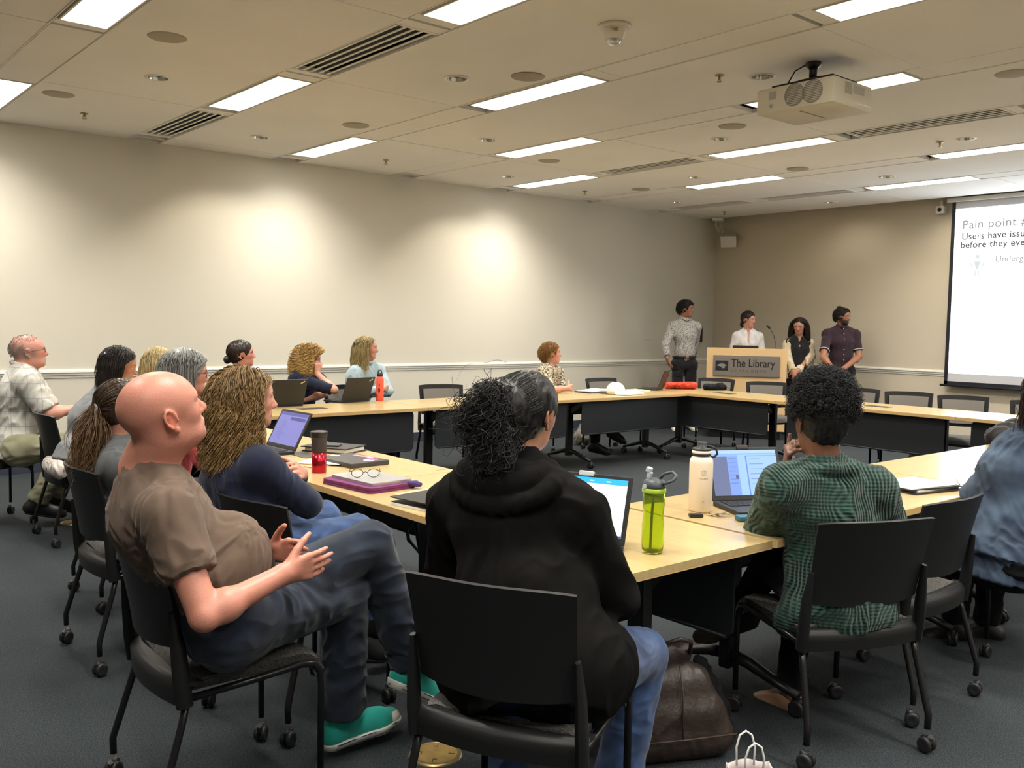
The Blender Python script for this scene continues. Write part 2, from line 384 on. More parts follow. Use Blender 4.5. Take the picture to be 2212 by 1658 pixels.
# smoke detector with its strobe
root = empty('smoke_detector', (-8.32, -5.63, CH), math.radians(50), 'round white fire alarm strobe hanging from the ceiling', 'fire alarm')
bm = bmesh.new(); lathe(bm, [(0.0001, 0), (0.095, 0), (0.095, -0.012), (0.085, -0.020), (0.068, -0.022), (0.056, -0.075), (0.045, -0.082), (0.0001, -0.082)], (0, 0, 0), 32, cap=False); obj('housing', bm, mat('detector_plastic', (0.72, 0.69, 0.62), rough=0.4), root)
bm = bmesh.new(); lathe(bm, [(0.040, -0.078), (0.040, -0.092), (0.028, -0.108), (0.0001, -0.112)], (0, 0, 0), 20, cap=False); obj('strobe_lens', bm, mat('strobe_glass', (0.85, 0.85, 0.82), rough=0.1, trans=0.6), root)
me = text_mesh('FIRE', 0.026, 0.0006); o = link('lettering', me, mat('red_ink', (0.30, 0.06, 0.03)), root)
o.matrix_local = Matrix.Translation((-0.0665, 0.030, -0.050)) @ Matrix.Rotation(-PI/2, 4, 'Z') @ Matrix.Rotation(PI/2+0.15, 4, 'X')
# ------------------------------------------------------------------ tables
m, nt, b, N, Lk = node_mat('maple_laminate')
tc = N('ShaderNodeTexCoord'); mp = N('ShaderNodeMapping'); mp.inputs['Scale'].default_value = (1.5, 22, 22)
n1 = N('ShaderNodeTexNoise', i_Scale=2.2, i_Detail=6.0); r1 = N('ShaderNodeValToRGB')
r1.color_ramp.elements[0].position = 0.3; r1.color_ramp.elements[0].color = (0.44, 0.315, 0.135, 1); r1.color_ramp.elements[1].position = 0.75; r1.color_ramp.elements[1].color = (0.53, 0.40, 0.195, 1)
Lk(tc.outputs['Object'], mp.inputs[0]); Lk(mp.outputs[0], n1.inputs['Vector']); Lk(n1.outputs[0], r1.inputs[0]); Lk(r1.outputs[0], b.inputs['Base Color'])
b.inputs['Roughness'].default_value = 0.32; b.inputs['Coat Weight'].default_value = 0.55; b.inputs['Coat Roughness'].default_value = 0.20
M_maple = m
M_blackm = mat('black_powder_coat', (0.010, 0.010, 0.011), rough=0.38, spec=0.5)
M_panel = mat('modesty_panel_black', (0.014, 0.016, 0.020), rough=0.55, spec=0.4)
M_plas = mat('black_plastic', (0.016, 0.016, 0.018), rough=0.45)
M_edge = mat('maple_edge_band', (0.62, 0.40, 0.17), rough=0.5)
def caster_bm(bm, c, ang, r=0.03):
    R3 = RZ(ang); c = Vector(c)
    for s in (-1, 1):
        lathe(bm, [(0.006, -0.004), (r*0.7, -0.009), (r, -0.005), (r, 0.005), (r*0.7, 0.009), (0.006, 0.004)], c+R3 @ Vector((0, s*0.014, -0.0)), 14, M3=R3 @ RX(PI/2))
    tube(bm, [c+R3 @ Vector((0.0, 0, 0.0)), c+R3 @ Vector((0.006, 0, r*0.7)), c+R3 @ Vector((-0.012+0.03, 0, r+0.004))], [0.012, 0.016, 0.010], 8)
    bx(bm, c+R3 @ Vector((0.0, 0, r*0.55)), (r*1.6, 0.018, r*0.9), R3, bev=0.005)
def make_table(L=1.828, W=0.762, Z=0.73):
    root = empty('conference_table', (0, 0, 0), 0, 'x', 'table', 'maple tables joined into a hollow rectangle')
    bm = bmesh.new(); bx(bm, (0, 0, Z-0.012), (L-0.003, W, 0.024)); 
    obj('tabletop', bm, M_maple, root)
    bm = bmesh.new()
    prism(bm, [(-L/2+0.002, -W/2), (L/2-0.002, -W/2), (L/2-0.002, W/2), (-L/2+0.002, W/2)], Z-0.030, Z-0.0245)
    for s in (-1, 1): bx(bm, (0, s*(W/2+0.001), Z-0.015), (L-0.004, 0.004, 0.028), bev=0.001)
    obj('edge_band', bm, M_edge, root)
    bm = bmesh.new(); pts = rrect(1.60, 0.34, 0.035, 4, 0, 0)
    Mx = Matrix.Translation((0, W/2-0.055, Z-0.03-0.172)) @ Matrix.Rotation(PI/2, 4, 'X')
    prism(bm, pts, -0.004, 0.004, 0, Mx); tube(bm, [(-0.77, W/2-0.055, Z-0.372), (0.77, W/2-0.055, Z-0.372)], 0.008, 6)
    obj('modesty_panel', bm, M_panel, root)
    bm = bmesh.new(); bx(bm, (0, 0, Z+0.0012), (0.24, 0.115, 0.003), bev=0.001); obj('power_cover', bm, mat('power_cover_grey', (0.05, 0.045, 0.045), rough=0.35, metal=0.4), root)
    for s in (-1, 1):
        X = s*(L/2-0.27)
        bm = bmesh.new(); bx(bm, (X, 0, 0.40), (0.075, 0.05, 0.60), bev=0.008); bx(bm, (X, 0.0, Z-0.045), (0.06, 0.56, 0.03), bev=0.004)
        bx(bm, (X, 0.12, Z-0.11), (0.03, 0.2, 0.05), RX(0.5), bev=0.004); lg = obj('leg', bm, M_blackm, root)
        bm = bmesh.new()
        for q in (-1, 1):
            tube(bm, [(X, 0, 0.155), (X, q*0.10, 0.140), (X, q*0.22, 0.105), (X, q*0.325, 0.078)], [0.034, 0.030, 0.024, 0.020], 8, flat=((0, 0, 1), 0.75))
        obj('foot', bm, M_blackm, lg)
        for q in (-1, 1):
            bm = bmesh.new(); caster_bm(bm, (X, q*0.325, 0.033), 0.6*q+s, 0.033); obj('caster', bm, M_plas, lg)
    return root
T0 = make_table()
def table(cx, cy_, rz, L, label, first=[True]):
    if first[0]: o = T0; first[0] = False
    else: o = copy_tree(T0)
    o.location = (cx, cy_, 0); o.rotation_euler = (0, 0, rz); o['label'] = label
    if L: o.scale = (L/1.828, 1, 1)
    return o
YN, XL, YF, XR = -7.20, -9.86, -2.46, -3.72
table(-8.55, YF, PI, 0, 'maple table with two laptops, orange bottle, along the long pale wall')
table(-6.72, YF, PI, 0, 'maple table by the long wall with empty chairs, behind the black curly bun')
table(-4.965, YF, PI, 1.70, 'maple table with white cap, papers and laptop, by the far corner')
table(XR, -3.05, PI/2, 0, 'maple table in front of the lectern')
table(XR, -4.88, PI/2, 0, 'maple table facing the end wall, right behind the afro hair')
table(XR, -6.71, PI/2, 0, 'maple table in front of the projection screen')
table(XL, -6.665, -PI/2, 0, 'maple table with purple laptop sleeve and black binder, corner nearest the photographer')
table(XL, -4.835, -PI/2, 0, 'maple table with red tumbler and closed laptop')
table(XL, -3.005, -PI/2, 0, 'maple table at the left end, behind the open laptop')
table(-8.545, YN, 0, 0, 'maple table with green and cream bottles and a laptop at the near side')
table(-6.715, YN, 0, 0, 'maple table at the right with a dark jacket lying on it')
# ------------------------------------------------------------------ chairs
m, nt, b, N, Lk = node_mat('chair_mesh_fabric')
tc = N('ShaderNodeTexCoord'); v = N('ShaderNodeTexVoronoi', i_Scale=150.0); r = N('ShaderNodeValToRGB')
r.color_ramp.elements[0].color = (0.12, 0.115, 0.105, 1); r.color_ramp.elements[1].color = (0.04, 0.038, 0.036, 1); r.color_ramp.elements[1].position = 0.7
bpn = N('ShaderNodeBump', i_Strength=0.5, i_Distance=0.003); bpn.invert = True
Lk(tc.outputs['Object'], v.inputs['Vector']); Lk(v.outputs['Distance'], r.inputs[0]); Lk(r.outputs[0], b.inputs['Base Color']); Lk(v.outputs['Distance'], bpn.inputs['Height']); Lk(bpn.outputs[0], b.inputs['Normal'])
b.inputs['Roughness'].default_value = 0.9
M_mesh = m
M_backmesh = mat('chair_back_mesh', (0.19, 0.175, 0.155), rough=0.85, bump=0.3, bscale=300)
M_shell = mat('chair_shell_plastic', (0.010, 0.010, 0.011), rough=0.45, spec=0.35)
M_frame = mat('chair_frame_black', (0.008, 0.008, 0.009), rough=0.28)
def sheet(bm, f, nu, nv, th, mi=0):
    "closed sheet of thickness th along the local normal; f(u,v)->Vector, u,v in 0..1"
    P_ = [[Vector(f(i/nu, j/nv)) for j in range(nv+1)] for i in range(nu+1)]
    def nrm(i, j):
        a = P_[min(i+1, nu)][j]-P_[max(i-1, 0)][j]; b_ = P_[i][min(j+1, nv)]-P_[i][max(j-1, 0)]; return a.cross(b_).normalized()
    A = [[bm.verts.new(P_[i][j]+nrm(i, j)*th/2) for j in range(nv+1)] for i in range(nu+1)]
    B = [[bm.verts.new(P_[i][j]-nrm(i, j)*th/2) for j in range(nv+1)] for i in range(nu+1)]
    for i in range(nu):
        for j in range(nv):
            for G, rev in ((A, 0), (B, 1)):
                q = [G[i][j], G[i+1][j], G[i+1][j+1], G[i][j+1]]
                fc = bm.faces.new(q[::-1] if rev else q); fc.smooth = True; fc.material_index = mi
    for i in range(nu):
        for j, s in ((0, 1), (nv, -1)):
            q = [A[i][j], B[i][j], B[i+1][j], A[i+1][j]]; bm.faces.new(q if s > 0 else q[::-1]).material_index = mi
    for j in range(nv):
        for i, s in ((0, -1), (nu, 1)):
            q = [A[i][j], B[i][j], B[i][j+1], A[i][j+1]]; bm.faces.new(q if s > 0 else q[::-1]).material_index = mi
def make_chair():
    root = empty('stacking_chair', (0, 0, 0), 0, 'x', 'chair')
    bm = bmesh.new()
    def sf(u, v):   # u: back to front, v: left to right
        x = -0.215+0.475*u; y = (v-0.5)*0.455*(1-0.06*(1-u)); dip = 0.018*(1-(2*v-1)**2)
        z = 0.452-dip+0.012*u
        if u > 0.80: q = (u-0.80)/0.20; z -= 0.055*q*q; x -= 0.02*q*q
        e = abs(2*v-1); z -= 0.018*max(0, (e-0.86)/0.14)**2
        return (x, y, z)
    sheet(bm, sf, 14, 12, 0.038); obj('seat', bm, M_mesh, root, angle=50)
    bm = bmesh.new()
    def trim(u, v):  # rear plastic ledge, bowed backwards
        y = (u-0.5)*0.50; e = (2*u-1)**2; x0 = -0.272+0.045*e
        pr = [(x0+0.058, 0.447), (x0+0.012, 0.452), (x0-0.004, 0.435), (x0, 0.385)]
        a = v*3; i = min(int(a), 2); q = a-i
        return (pr[i][0]*(1-q)+pr[i+1][0]*q, y, pr[i][1]*(1-q)+pr[i+1][1]*q)
    sheet(bm, trim, 14, 9, 0.012); obj('seat_trim', bm, M_shell, root, angle=50)
    bm = bmesh.new()
    def bk(u, v):   # backrest shell; u across, v up
        yy = 2*u-1; wd = 0.215+0.018*v; z = 0.535+0.305*v; 
        x = -0.292-0.055*v**1.3+0.052*yy*yy+0.012*(1-v)
        z -= 0.022*(yy*yy)*(1-v)*-1.0*0.6
        z += -0.008*yy**4*v
        return (x, yy*wd, z)
    sheet(bm, bk, 16, 10, 0.011)
    for s in (-1, 1):
        tube(bm, [(-0.225, s*0.236, 0.385), (-0.236, s*0.236, 0.46), (-0.246, s*0.234, 0.56), (-0.262, s*0.229, 0.66)], [0.027, 0.028, 0.024, 0.012], 8, flat=((0, 1, 0), 0.62))
    obj('backrest', bm, M_shell, root, angle=50)
    bm = bmesh.new()
    def bp_(u, v):
        q = bk(0.09+0.82*u, 0.10+0.76*v); return (q[0]+0.018, q[1], q[2])
    sheet(bm, bp_, 10, 8, 0.014); obj('back_cushion', bm, M_backmesh, root, angle=50)
    k = 0
    for s in (-1, 1):
        bm = bmesh.new()
        tube(bm, [(-0.22, s*0.222, 0.40), (0.0, s*0.226, 0.414), (0.17, s*0.228, 0.428), (0.215, s*0.228, 0.422), (0.238, s*0.228, 0.395), (0.242, s*0.228, 0.35), (0.242, s*0.228, 0.085)], 0.0115, 8)
        lg = obj('leg', bm, M_frame, root); k += 1
        bm = bmesh.new(); caster_bm(bm, (0.242, s*0.228, 0.030), k*1.3, 0.028); obj('caster', bm, M_plas, lg)
        bm = bmesh.new()
        tube(bm, [(-0.215, s*0.226, 0.40), (-0.235, s*0.232, 0.33), (-0.292, s*0.243, 0.16), (-0.300, s*0.246, 0.135), (-0.298, s*0.246, 0.085)], 0.0125, 8)
        lg = obj('leg', bm, M_frame, root); k += 1
        bm = bmesh.new(); caster_bm(bm, (-0.298, s*0.246, 0.030), k*1.7, 0.028); obj('caster', bm, M_plas, lg)
    root.scale = (0.90, 1, 1)
    return root
C0 = make_chair()
def chair(x, y, deg, label, group=None, first=[True]):
    if first[0]: o = C0; first[0] = False
    else: o = copy_tree(C0)
    o.location = (x, y, 0); o.rotation_euler = (0, 0, math.radians(deg)); o['label'] = label
    if group: o['group'] = group
    return o
CHAIRS = [
 (-11.10, -6.69, -2, 'black chair carrying the bald man in the brown T-shirt'),
 (-10.60, -7.56, 26, 'black chair seen from behind, under the woman in the black hoodie'),
 (-9.21, -7.63, 67, 'black chair under the person in the green sweater'),
 (-8.67, -7.58, 88, 'empty black chair pushed in between green sweater and denim jacket'),
 (-7.62, -7.72, 128, 'black chair under the person in the denim jacket'),
 (-10.60, -6.28, 10, 'black chair under the woman in the navy cardigan'),
 (-10.87, -5.28, 0, 'black chair under the ponytailed person in grey, left of the bald man'),
 (-10.62, -4.45, 0, 'black chair under the grey-haired woman in coral'),
 (-10.45, -2.92, 0, 'black chair under the dark-haired woman in the grey top'),
 (-10.90, -2.12, 6, 'black chair under the man in the white plaid shirt'),
 (-9.75, -1.90, -60, 'chair under the pale-blonde woman, mostly hidden'),
 (-8.92, -1.78, -70, 'chair under the woman with the dark low bun'),
 (-8.25, -1.80, -70, 'chair under the curly-haired woman'),
 (-7.65, -1.72, -70, 'chair under the long-haired woman in pale blue'),
 (-6.84, -2.05, 250, 'empty grey-backed chair behind the middle table of the long wall'),
 (-6.10, -2.06, 262, 'empty grey-backed chair half hidden by the black curly bun'),
 (-5.42, -1.66, -60, 'chair under the short-haired woman in the speckled top'),
 (-4.35, -1.95, 262, 'empty grey-backed chair behind the white cap'),
 (-3.18, -2.42, 200, 'empty chair behind the red jacket, in front of the lectern'),
 (-3.13, -3.22, 220, 'empty grey-backed chair standing in front of the lectern'),
 (-3.18, -4.30, 200, 'empty chair half hidden behind the afro hair, near the man in maroon'),
 (-3.17, -4.90, 206, 'empty grey-backed chair between the afro hair and the projection screen'),
 (-3.18, -5.48, 210, 'empty grey-backed chair under the left edge of the projection screen'),
 (-3.18, -6.12, 200, 'empty grey-backed chair at the right edge under the screen'),
]
for c_ in CHAIRS: chair(*c_)
# ------------------------------------------------------------------ projection screen, lectern, projector and wall things
root = empty('projection_screen', (-0.10, -5.4, 0), 0, 'wide pull-down projection screen with a white slide, in a black border', 'projection screen')
m, nt, b, N, Lk = node_mat('projected_slide')
b.inputs['Base Color'].default_value = (.8, .8, .8, 1); b.inputs['Emission Color'].default_value = (0.84, 0.92, 1.0, 1); b.inputs['Emission Strength'].default_value = SCREEN_E  # slide, text and icon glow themselves in place of the projector's light
M_slide = m
M_sfab = mat('screen_fabric', (.62, .62, .66), rough=.8); M_sblack = mat('screen_border_black', (.012, .013, .022), rough=.6)
SYL, SYR = 1.56, -1.60   # local y of the two edges
bm = bmesh.new(); bx(bm, (0, (SYL+SYR)/2, 1.96), (.004, SYL-SYR-.01, 2.36)); obj('fabric', bm, M_sfab, root)
bm = bmesh.new(); bx(bm, (-.004, SYL-.022, 1.96), (.004, .044, 2.40)); bx(bm, (-.004, SYR+.022, 1.96), (.004, .044, 2.40)); bx(bm, (-.004, (SYL+SYR)/2, .80), (.004, SYL-SYR, .05)); obj('border', bm, M_sblack, root)
bm = bmesh.new(); bx(bm, (-.004, (SYL+SYR)/2, 1.99), (.004, SYL-SYR-.10, 2.12)); obj('slide', bm, M_slide, root)
bm = bmesh.new(); tube(bm, [(0, SYL+.05, .770), (0, SYR-.05, .770)], .016, 10); obj('weight_bar', bm, M_sblack, root)
bm = bmesh.new(); bx(bm, (0.0, (SYL+SYR)/2, 3.165), (.12, SYL-SYR+.1, .05), bev=.005); obj('housing', bm, M_white, root)
M_ink = mat('slide_text_pale', (.05, .05, .05), emit=(.75, .78, .78), es=.30, rough=.8); M_ink2 = mat('slide_text_bold', (.03, .03, .03), emit=(.60, .64, .64), es=.06, rough=.8)
def wall_text(s, size, y, z, m_, off=0.0, sp=1.0):
    me = text_mesh(s, size, .0004, off, sp); o = link('slide_text', me, m_, root); o.matrix_local = Matrix.Translation((-.0075, y, z)) @ Matrix.Rotation(-PI/2, 4, 'Z') @ Matrix.Rotation(PI/2, 4, 'X'); return o
wall_text('Pain point #2', .155, 1.42, 2.79, M_ink, .0015, 1.05); wall_text('Users have issues', .115, 1.42, 2.655, M_ink2, .0022, 1.06); wall_text('before they even h', .115, 1.43, 2.545, M_ink2, .0022, 1.06); wall_text('Undergr', .105, .99, 2.355, M_ink, .0015, 1.05)
bm = bmesh.new(); lathe(bm, [(.0001, 0), (.026, 0), (.026, .002), (.0001, .002)], (0, 0, .16), 14, M3=RY(PI/2), cap=False); prism(bm, [(-.04, .10), (.04, .10), (.014, 0), (-.014, 0)], 0, .002, 0, Matrix.Rotation(PI/2, 4, 'Z') @ Matrix.Rotation(PI/2, 4, 'X'))
for s in (-1, 1): bx(bm, (0, s*.07, .05), (.002, .014, .07), RX(-s*.3)); bx(bm, (0, s*.02, -.05), (.002, .016, .07))
o = obj('slide_icon', bm, mat('slide_icon_pale', (.05, .05, .05), emit=(.70, .78, .74), es=.72), root); o.location = (-.0075, 1.21, 2.27)
# small camera box at the screen end
root = empty('wall_camera', (-.02, -3.68, 3.06), 0, 'small white camera box at the top corner of the projection screen', 'camera')
bm = bmesh.new(); bx(bm, (-.05, 0, 0), (.09, .11, .10), bev=.008); bx(bm, (-.03, 0, .08), (.03, .03, .09)); obj('housing', bm, M_white, root)
bm = bmesh.new(); lathe(bm, [(.026, -.004), (.026, .01), (.018, .014), (.0001, .010)], (-.095, 0, 0), 16, M3=RY(-PI/2)); obj('lens', bm, M_shell, root)
# lectern
M_lect = mat('lectern_maple', (.66, .45, .23), rough=.42, var=.06, vscale=3, stretch=(1, 1, .12))
ang = math.atan2(-.84, .58)
root = empty('lectern', (-1.985, -2.085, 0), ang, 'maple lectern with a grey library sign, standing before the room corner', 'lectern')   # local x runs along the front, -y faces the room
W2 = .515
bm = bmesh.new(); bx(bm, (0, .30, .055), (.92, .56, .11)); obj('plinth', bm, M_blackm, root)
bm = bmesh.new(); bx(bm, (0, .01, .655), (2*W2, .025, 1.09), bev=.003); obj('front_panel', bm, M_lect, root)
for s in (-1, 1):
    bm = bmesh.new(); bx(bm, (s*(W2-.012), .31, .635), (.024, .58, 1.05), bev=.002); obj('side_panel', bm, M_lect, root)
bm = bmesh.new(); bx(bm, (0, .32, .975), (2*W2-.05, .56, .024), bev=.002); bx(bm, (0, .32, .62), (2*W2-.05, .52, .02)); obj('shelf', bm, M_lect, root)
bm = bmesh.new(); bx(bm, (0, -.010, .965), (.86, .014, .275), bev=.002); sg = obj('sign_plate', bm, mat('brushed_steel', (.30, .27, .245), rough=.38, metal=.75, bump=.2, bscale=20, stretch=(.3, 1, 40)), root)
def on_sign(me, m_, x, z, nm='sign_lettering'):
    o = link(nm, me, m_, sg); o.matrix_local = Matrix.Translation((x, -.0185, z)) @ Matrix.Rotation(PI/2, 4, 'X'); return o
M_signink = mat('sign_black', (.012, .012, .013), rough=.5); M_signgrey = mat('sign_grey', (.11, .09, .075), rough=.5)
def serif_text(s, size):
    "block letters with small slab feet so that they read as a serif face"
    me = text_mesh(s, size, .0012, size*.006, 1.0)
    for v in me.vertices: v.co.x *= .80
    return me
on_sign(serif_text('The Library', .148), M_signink, -.195, .955)
on_sign(text_mesh('UC SAN DIEGO', .050, .0008, 0, 1.38), M_signgrey, -.195, .885)
bm = bmesh.new(); bx(bm, (-.315, -.0185, .965), (.165, .003, .130)); lg_ = obj('logo', bm, M_signink, sg)
bm = bmesh.new()
for (zz, wd, sh) in ((.995, .05, 0), (.98, .095, .0), (.965, .125, 0), (.950, .085, .008), (.935, .045, .02)): prism(bm, [(-.315-wd/2+sh, zz-.006), (-.315+wd/2+sh, zz-.002), (-.315+wd/2-.015+sh, zz+.006), (-.315-wd/2+.012+sh, zz+.003)], .0205, .0215, 0, Matrix.Rotation(PI/2, 4, 'X'))
obj('logo_mark', bm, mat('logo_silver', (.42, .42, .40), rough=.4, metal=.3), lg_)
bm = bmesh.new()   # serif feet and heads of the tall letters
for x, z_ in ((-.155, .957), (-.092, .957), (-.050, .957), (.066, .957), (.126, .957)): bx(bm, (x, -.0195, z_), (.026, .0015, .005))
obj('sign_serifs', bm, M_signink, sg)
cl, sl = math.cos(ang), math.sin(ang)
def lect(x, y, z): return (-1.985+x*cl-y*sl, -2.085+x*sl+y*cl, z)
root = empty('microphone', lect(.36, .16, .988), ang, 'thin gooseneck microphone rising from the lectern', 'microphone')
bm = bmesh.new(); lathe(bm, [(.03, 0), (.03, .008), (.01, .014)], (0, 0, 0), 16); obj('base', bm, M_shell, root)
bm = bmesh.new(); tube(bm, [(0, 0, .01), (0, .0, .30), (-.02, .005, .38), (-.06, .02, .46), (-.085, .04, .49)], .0045, 6); obj('gooseneck', bm, M_shell, root)
bm = bmesh.new(); tube(bm, [(-.075, .036, .482), (-.10, .05, .508), (-.115, .056, .518)], [.012, .017, .012], 10); obj('windscreen', bm, mat('foam_black', (.02, .02, .02), rough=1), root)
# wall phone, wall plate, corner loudspeaker, ceiling junction
root = empty('wall_phone', (-.42, 0, 1.36), 0, 'black wall telephone with a hanging cord beside the standing man', 'telephone')
bm = bmesh.new(); bx(bm, (0, -.035, 0), (.14, .06, .26), bev=.01); obj('body', bm, M_plas, root)
bm = bmesh.new(); tube(bm, [(-.03, -.08, .11), (-.03, -.10, .08), (-.03, -.095, 0), (-.03, -.10, -.08), (-.03, -.08, -.11)], [.024, .018, .014, .018, .024], 8); obj('handset', bm, M_plas, root)
bm = bmesh.new(); tube(bm, [(-.03, -.07, -.12), (-.05, -.06, -.24), (-.08, -.06, -.33), (-.13, -.05, -.36), (-.16, -.04, -.30)], .006, 6); obj('cord', bm, M_plas, root)
root = empty('wall_plate', (-1.585, 0, 1.335), 0, 'square cover plate on the long wall left of the standing man', 'cover plate')
bm = bmesh.new(); bx(bm, (0, -.004, 0), (.20, .008, .14), bev=.003); obj('plate', bm, mat('plate_paint', (.66, .63, .54), rough=.4), root)
bm = bmesh.new(); 
for s in (-1, 1): lathe(bm, [(.004, 0), (.004, .002), (.0001, .003)], (s*.085, -.009, 0), 8, M3=RX(PI/2))
obj('screw', bm, M_chrome, root)
root = empty('wall_speaker', (-.07, -.34, 2.84), math.radians(205), 'small white loudspeaker box high in the room corner', 'loudspeaker')
bm = bmesh.new(); prism(bm, [(-.08, -.09), (.08, -.12), (.08, .12), (-.08, .09)], -.09, .09); o = obj('cabinet', bm, M_white, root); o.rotation_euler = (0, .35, 0); o.location = (.10, 0, 0)
bm = bmesh.new(); bx(bm, (.0, 0, .0), (.12, .03, .03)); obj('bracket', bm, M_shell, root)
root = empty('ceiling_box', (-.30, -.26, CH), 0, 'white junction box with loose cables in the ceiling corner', 'junction box')
bm = bmesh.new(); bx(bm, (0, 0, -.03), (.24, .16, .05), RZ(.5), bev=.008); obj('box', bm, M_white, root)
for k_, (dx, dy) in enumerate(((-.06, 0), (0, .03), (.06, -.02))):
    bm = bmesh.new(); tube(bm, [(dx, dy, -.05), (dx-.01, dy, -.13), (dx+.03, dy-.01, -.20-.02*k_), (dx+.09, dy, -.22), (dx+.10, dy+.02, -.14)], .006, 6); obj('cable', bm, M_white, root)
# projector hanging from the ceiling
M_proj = mat('projector_shell', (.74, .70, .60), rough=.38, coat=.2); M_pgr = mat('projector_grille', (.28, .27, .25), rough=.5)
root = empty('projector', (-6.85, -6.0, 2.865), 0, 'white video projector hanging from the ceiling on a black mount', 'projector')
PW, PD, PHt = .56, .46, .165   # y, x, z
F_ = bmesh.new(); bx(F_, (.02, 0, PHt/2), (PD, PW, PHt), bev=.022); obj('body', F_, M_proj, root, angle=40)
bm = bmesh.new()
for cy_ in (-.135, -.005):
    for i in range(13):
        z_ = -.062+i*.0104; wd = 2*math.sqrt(max(.0001, .066**2-z_**2)); bx(bm, (-.2115, cy_, .088+z_), (.004, wd, .0045))
    lathe(bm, [(.068, 0), (.071, .002), (.068, .003)], (-.2105, cy_, .088), 28, M3=RY(-PI/2), cap=False)
obj('fan_grille', bm, M_pgr, root)
bm = bmesh.new(); bx(bm, (-.2115, .155, .11), (.003, .055, .05)); lathe(bm, [(.013, 0), (.012, .003), (.0001, .003)], (-.2105, .165, .045), 14, M3=RY(-PI/2)); obj('connector_panel', bm, mat('panel_grey', (.45, .44, .41), rough=.5), root)
bm = bmesh.new(); 
for i in range(9): bx(bm, (-.08+i*.009, -.2815, .11), (.004, .003, .07))
bx(bm, (.08, -.2815, .115), (.13, .002, .05)); obj('side_vents', bm, mat('label_grey', (.52, .50, .46), rough=.5), root)
bm = bmesh.new(); bx(bm, (.02, .0, -.0005), (.30, .012, .003)); obj('hatch_line', bm, M_pgr, root)
bm = bmesh.new(); lathe(bm, [(.05, 0), (.05, .04), (.042, .045), (.040, .03), (.0001, .022)], (.245, .06, .085), 24, M3=RY(PI/2)); obj('lens', bm, M_shell, root)
bm = bmesh.new(); bx(bm, (0.02, 0, PHt+.020), (.30, .44, .020), bev=.004); bx(bm, (.02, 0, PHt+.045), (.12, .16, .03), bev=.004); bx(bm, (-.10, -.10, PHt+.008), (.03, .03, .02)); bx(bm, (.14, .10, PHt+.008), (.03, .03, .02))
tube(bm, [(0, 0, PHt+.05), (0, 0, CH-2.865)], .025, 12); lathe(bm, [(.05, 0), (.05, -.02), (.03, -.04)], (0, 0, CH-2.865), 16, cap=False); obj('mount', bm, M_blackm, root)
bm = bmesh.new(); tube(bm, [(-.02, .02, CH-2.87), (-.05, .10, PHt+.12), (-.04, .16, PHt+.05), (0, .18, PHt+.03)], .005, 6); obj('cable', bm, M_plas, root)
# ------------------------------------------------------------------ laptops
M_tp = mat('laptop_graphite', (.018, .018, .019), rough=.5); M_key = mat('laptop_keys', (.010, .010, .011), rough=.6); M_bez = mat('laptop_bezel', (.012, .012, .013), rough=.45)
def ui_mat(name, base, blocks, es=1.6):
    "screen picture made of rectangles in the generated coordinates of the display"
    m, nt, b, N, Lk = node_mat(name); tc = N('ShaderNodeTexCoord'); sx = N('ShaderNodeSeparateXYZ'); Lk(tc.outputs['Generated'], sx.inputs[0]); cur = None
    for (x0, x1, y0, y1, col) in blocks:
        ops = []
        for ax, lo_, hi_ in (('X', x0, x1), ('Y', y0, y1)):
            a = N('ShaderNodeMath', operation='GREATER_THAN'); a.inputs[1].default_value = lo_; Lk(sx.outputs[ax], a.inputs[0]); c_ = N('ShaderNodeMath', operation='LESS_THAN'); c_.inputs[1].default_value = hi_; Lk(sx.outputs[ax], c_.inputs[0]); ops += [a, c_]
        p = ops[0]
        for q in ops[1:]:
            mm = N('ShaderNodeMath', operation='MULTIPLY'); Lk(p.outputs[0], mm.inputs[0]); Lk(q.outputs[0], mm.inputs[1]); p = mm
        mx = N('ShaderNodeMix', data_type='RGBA'); Lk(p.outputs[0], mx.inputs[0]); mx.inputs[7].default_value = (*col, 1)
        if cur is None: mx.inputs[6].default_value = (*base, 1)
        else: Lk(cur.outputs[2], mx.inputs[6])
        cur = mx
    Lk(cur.outputs[2], b.inputs['Emission Color']); b.inputs['Emission Strength'].default_value = es; b.inputs['Base Color'].default_value = (.02, .02, .02, 1); b.inputs['Roughness'].default_value = .3
    return m
